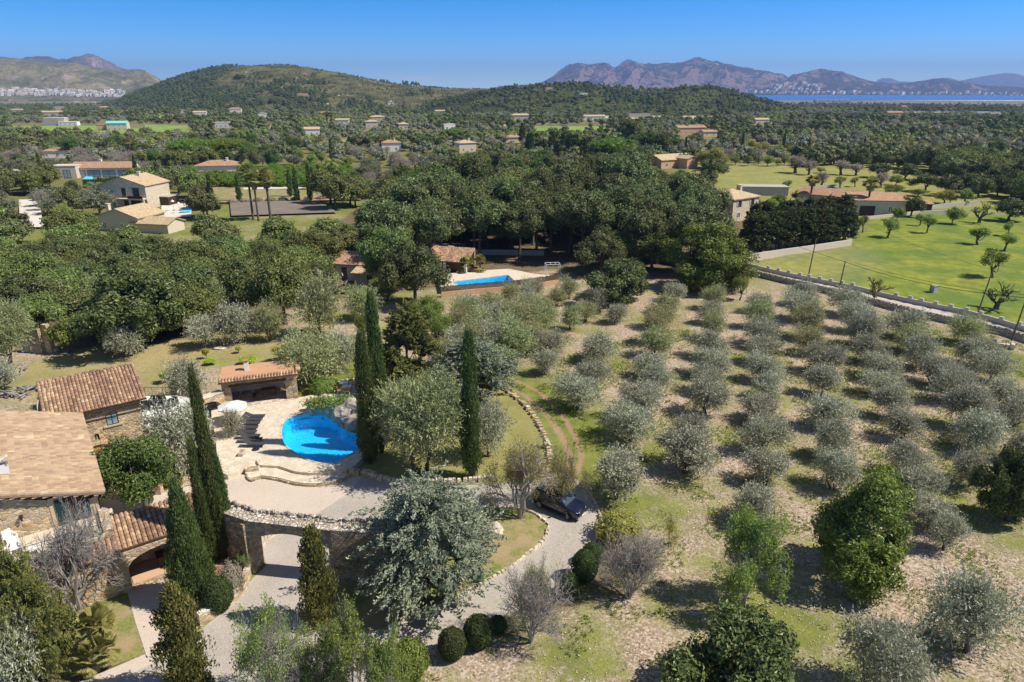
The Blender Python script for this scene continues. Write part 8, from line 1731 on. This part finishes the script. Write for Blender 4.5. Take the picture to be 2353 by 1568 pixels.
for k, (kd, ln_) in enumerate((('far_oak', 'dark holm oak marking the near edge of the far wood'), ('far_olive', 'grey olive marking the near edge of the far groves'), ('far_green', 'green carob marking the near edge of the far scrub'), ('far_pine', 'pine marking the near edge of the far pinewood'))):
    x, y, z, s, rz = pts[kd].pop(0); t = place(kd, x, y, z, ln_, None, s, var=0); src = [c for c in t.children if 'crown' in c.name][0]
    wood({'far_oak': 'oak_wood', 'far_olive': 'olive_grove', 'far_green': 'scrub_wood', 'far_pine': 'pine_wood'}[kd], pts[kd], src); print(kd, len(pts[kd]))

# ------------------------------------------------------------------ grass tufts and weeds between the trees
def tufts(name, n, area, mat, hgt, seed, test=None):
    r = np.random.default_rng(seed); P = PG(area); xs = [p[0] for p in P]; ys = [p[1] for p in P]
    x = r.uniform(min(xs), max(xs), n); y = r.uniform(min(ys), max(ys), n); ok = inpoly(x, y, P)
    nz = fbm(x / 2.6 + 200, y / 2.6 + 200, 44, 3) + .25 * fbm(x / 14 + 50, y / 14 + 80, 45, 2); ok &= nz > .66
    if test is not None: ok &= test(x, y)
    x, y = x[ok], y[ok]; k = 3; X = np.repeat(x, k) + r.normal(size=len(x) * k) * .06; Y_ = np.repeat(y, k) + r.normal(size=len(x) * k) * .06; m = len(X)
    al = np.stack([r.normal(size=m) * .5, r.normal(size=m) * .5, np.full(m, 1.0)], 1); mb = MB(); Pp = np.stack([X, Y_, np.full(m, hgt * .42)], 1)
    leaves(mb, Pp, al, hgt, .3, al, r, .5 + r.normal(size=m) * .2); tag(mb.build(name, M[mat]), kind='stuff'); print(name, m)
mg = leaf('grass_blade', (.09, .13, .025), (.17, .22, .05), (.30, .30, .12), .3, .6, 0, 0); M['blade'] = mg
drive_w = PG(drive)
tufts('grass', 90000, [(1150, 860), (1500, 760), (2353, 760), (2353, 1600), (900, 1600), (1400, 1200), (1300, 1000)], 'blade', .20, 91, lambda x, y: ~inpoly(x, y, drive_w))
# loose pale stones on the tilled ground
r = np.random.default_rng(8); P = PG([(1300, 1250), (1500, 700), (2353, 760), (2353, 1600), (950, 1600), (1130, 1500)]); xs = [p[0] for p in P]; ys = [p[1] for p in P]
n = 60000; x = r.uniform(min(xs), max(xs), n); y = r.uniform(min(ys), max(ys), n); ok = inpoly(x, y, P) & ~inpoly(x, y, drive_w) & (fbm(x / 4 + 20, y / 4 + 20, 3, 3) > .45); x, y = x[ok], y[ok]; m = len(x); mb = MB()
s = r.uniform(.03, .075, m); P3 = np.stack([x, y, s * .5], 1); leaves(mb, P3, r.normal(size=(m, 3)) * .45 + np.array([0, 0, 1.]), .11, .8, None, r, r.uniform(0, 1, m))
mst, tst, bst = new_mat('field_stone'); N = NT(tst); N.l(N.ramp(N.attr('lv'), [(0, (.36, .28, .2)), (1, (.64, .55, .45))]), bst.inputs['Base Color']); bst.inputs['Roughness'].default_value = .9
tag(mb.build('stones', mst), kind='stuff')

# ------------------------------------------------------------------ haze: the air between here and the far mountains
HAZE = True
if HAZE:
    mb = MB(); mb.bx(-17000, 20000, -300, 20500, -140, 700); mh = bpy.data.materials.new('haze'); mh.use_nodes = True; t = mh.node_tree
    t.nodes.remove(t.nodes['Principled BSDF']); pv = t.nodes.new('ShaderNodeVolumePrincipled'); pv.inputs['Color'].default_value = (.36, .54, 1, 1); pv.inputs['Density'].default_value = 0.000082; pv.inputs['Anisotropy'].default_value = .1
    t.links.new(pv.outputs[0], t.nodes['Material Output'].inputs['Volume']); tag(mb.build('haze', mh), kind='stuff')
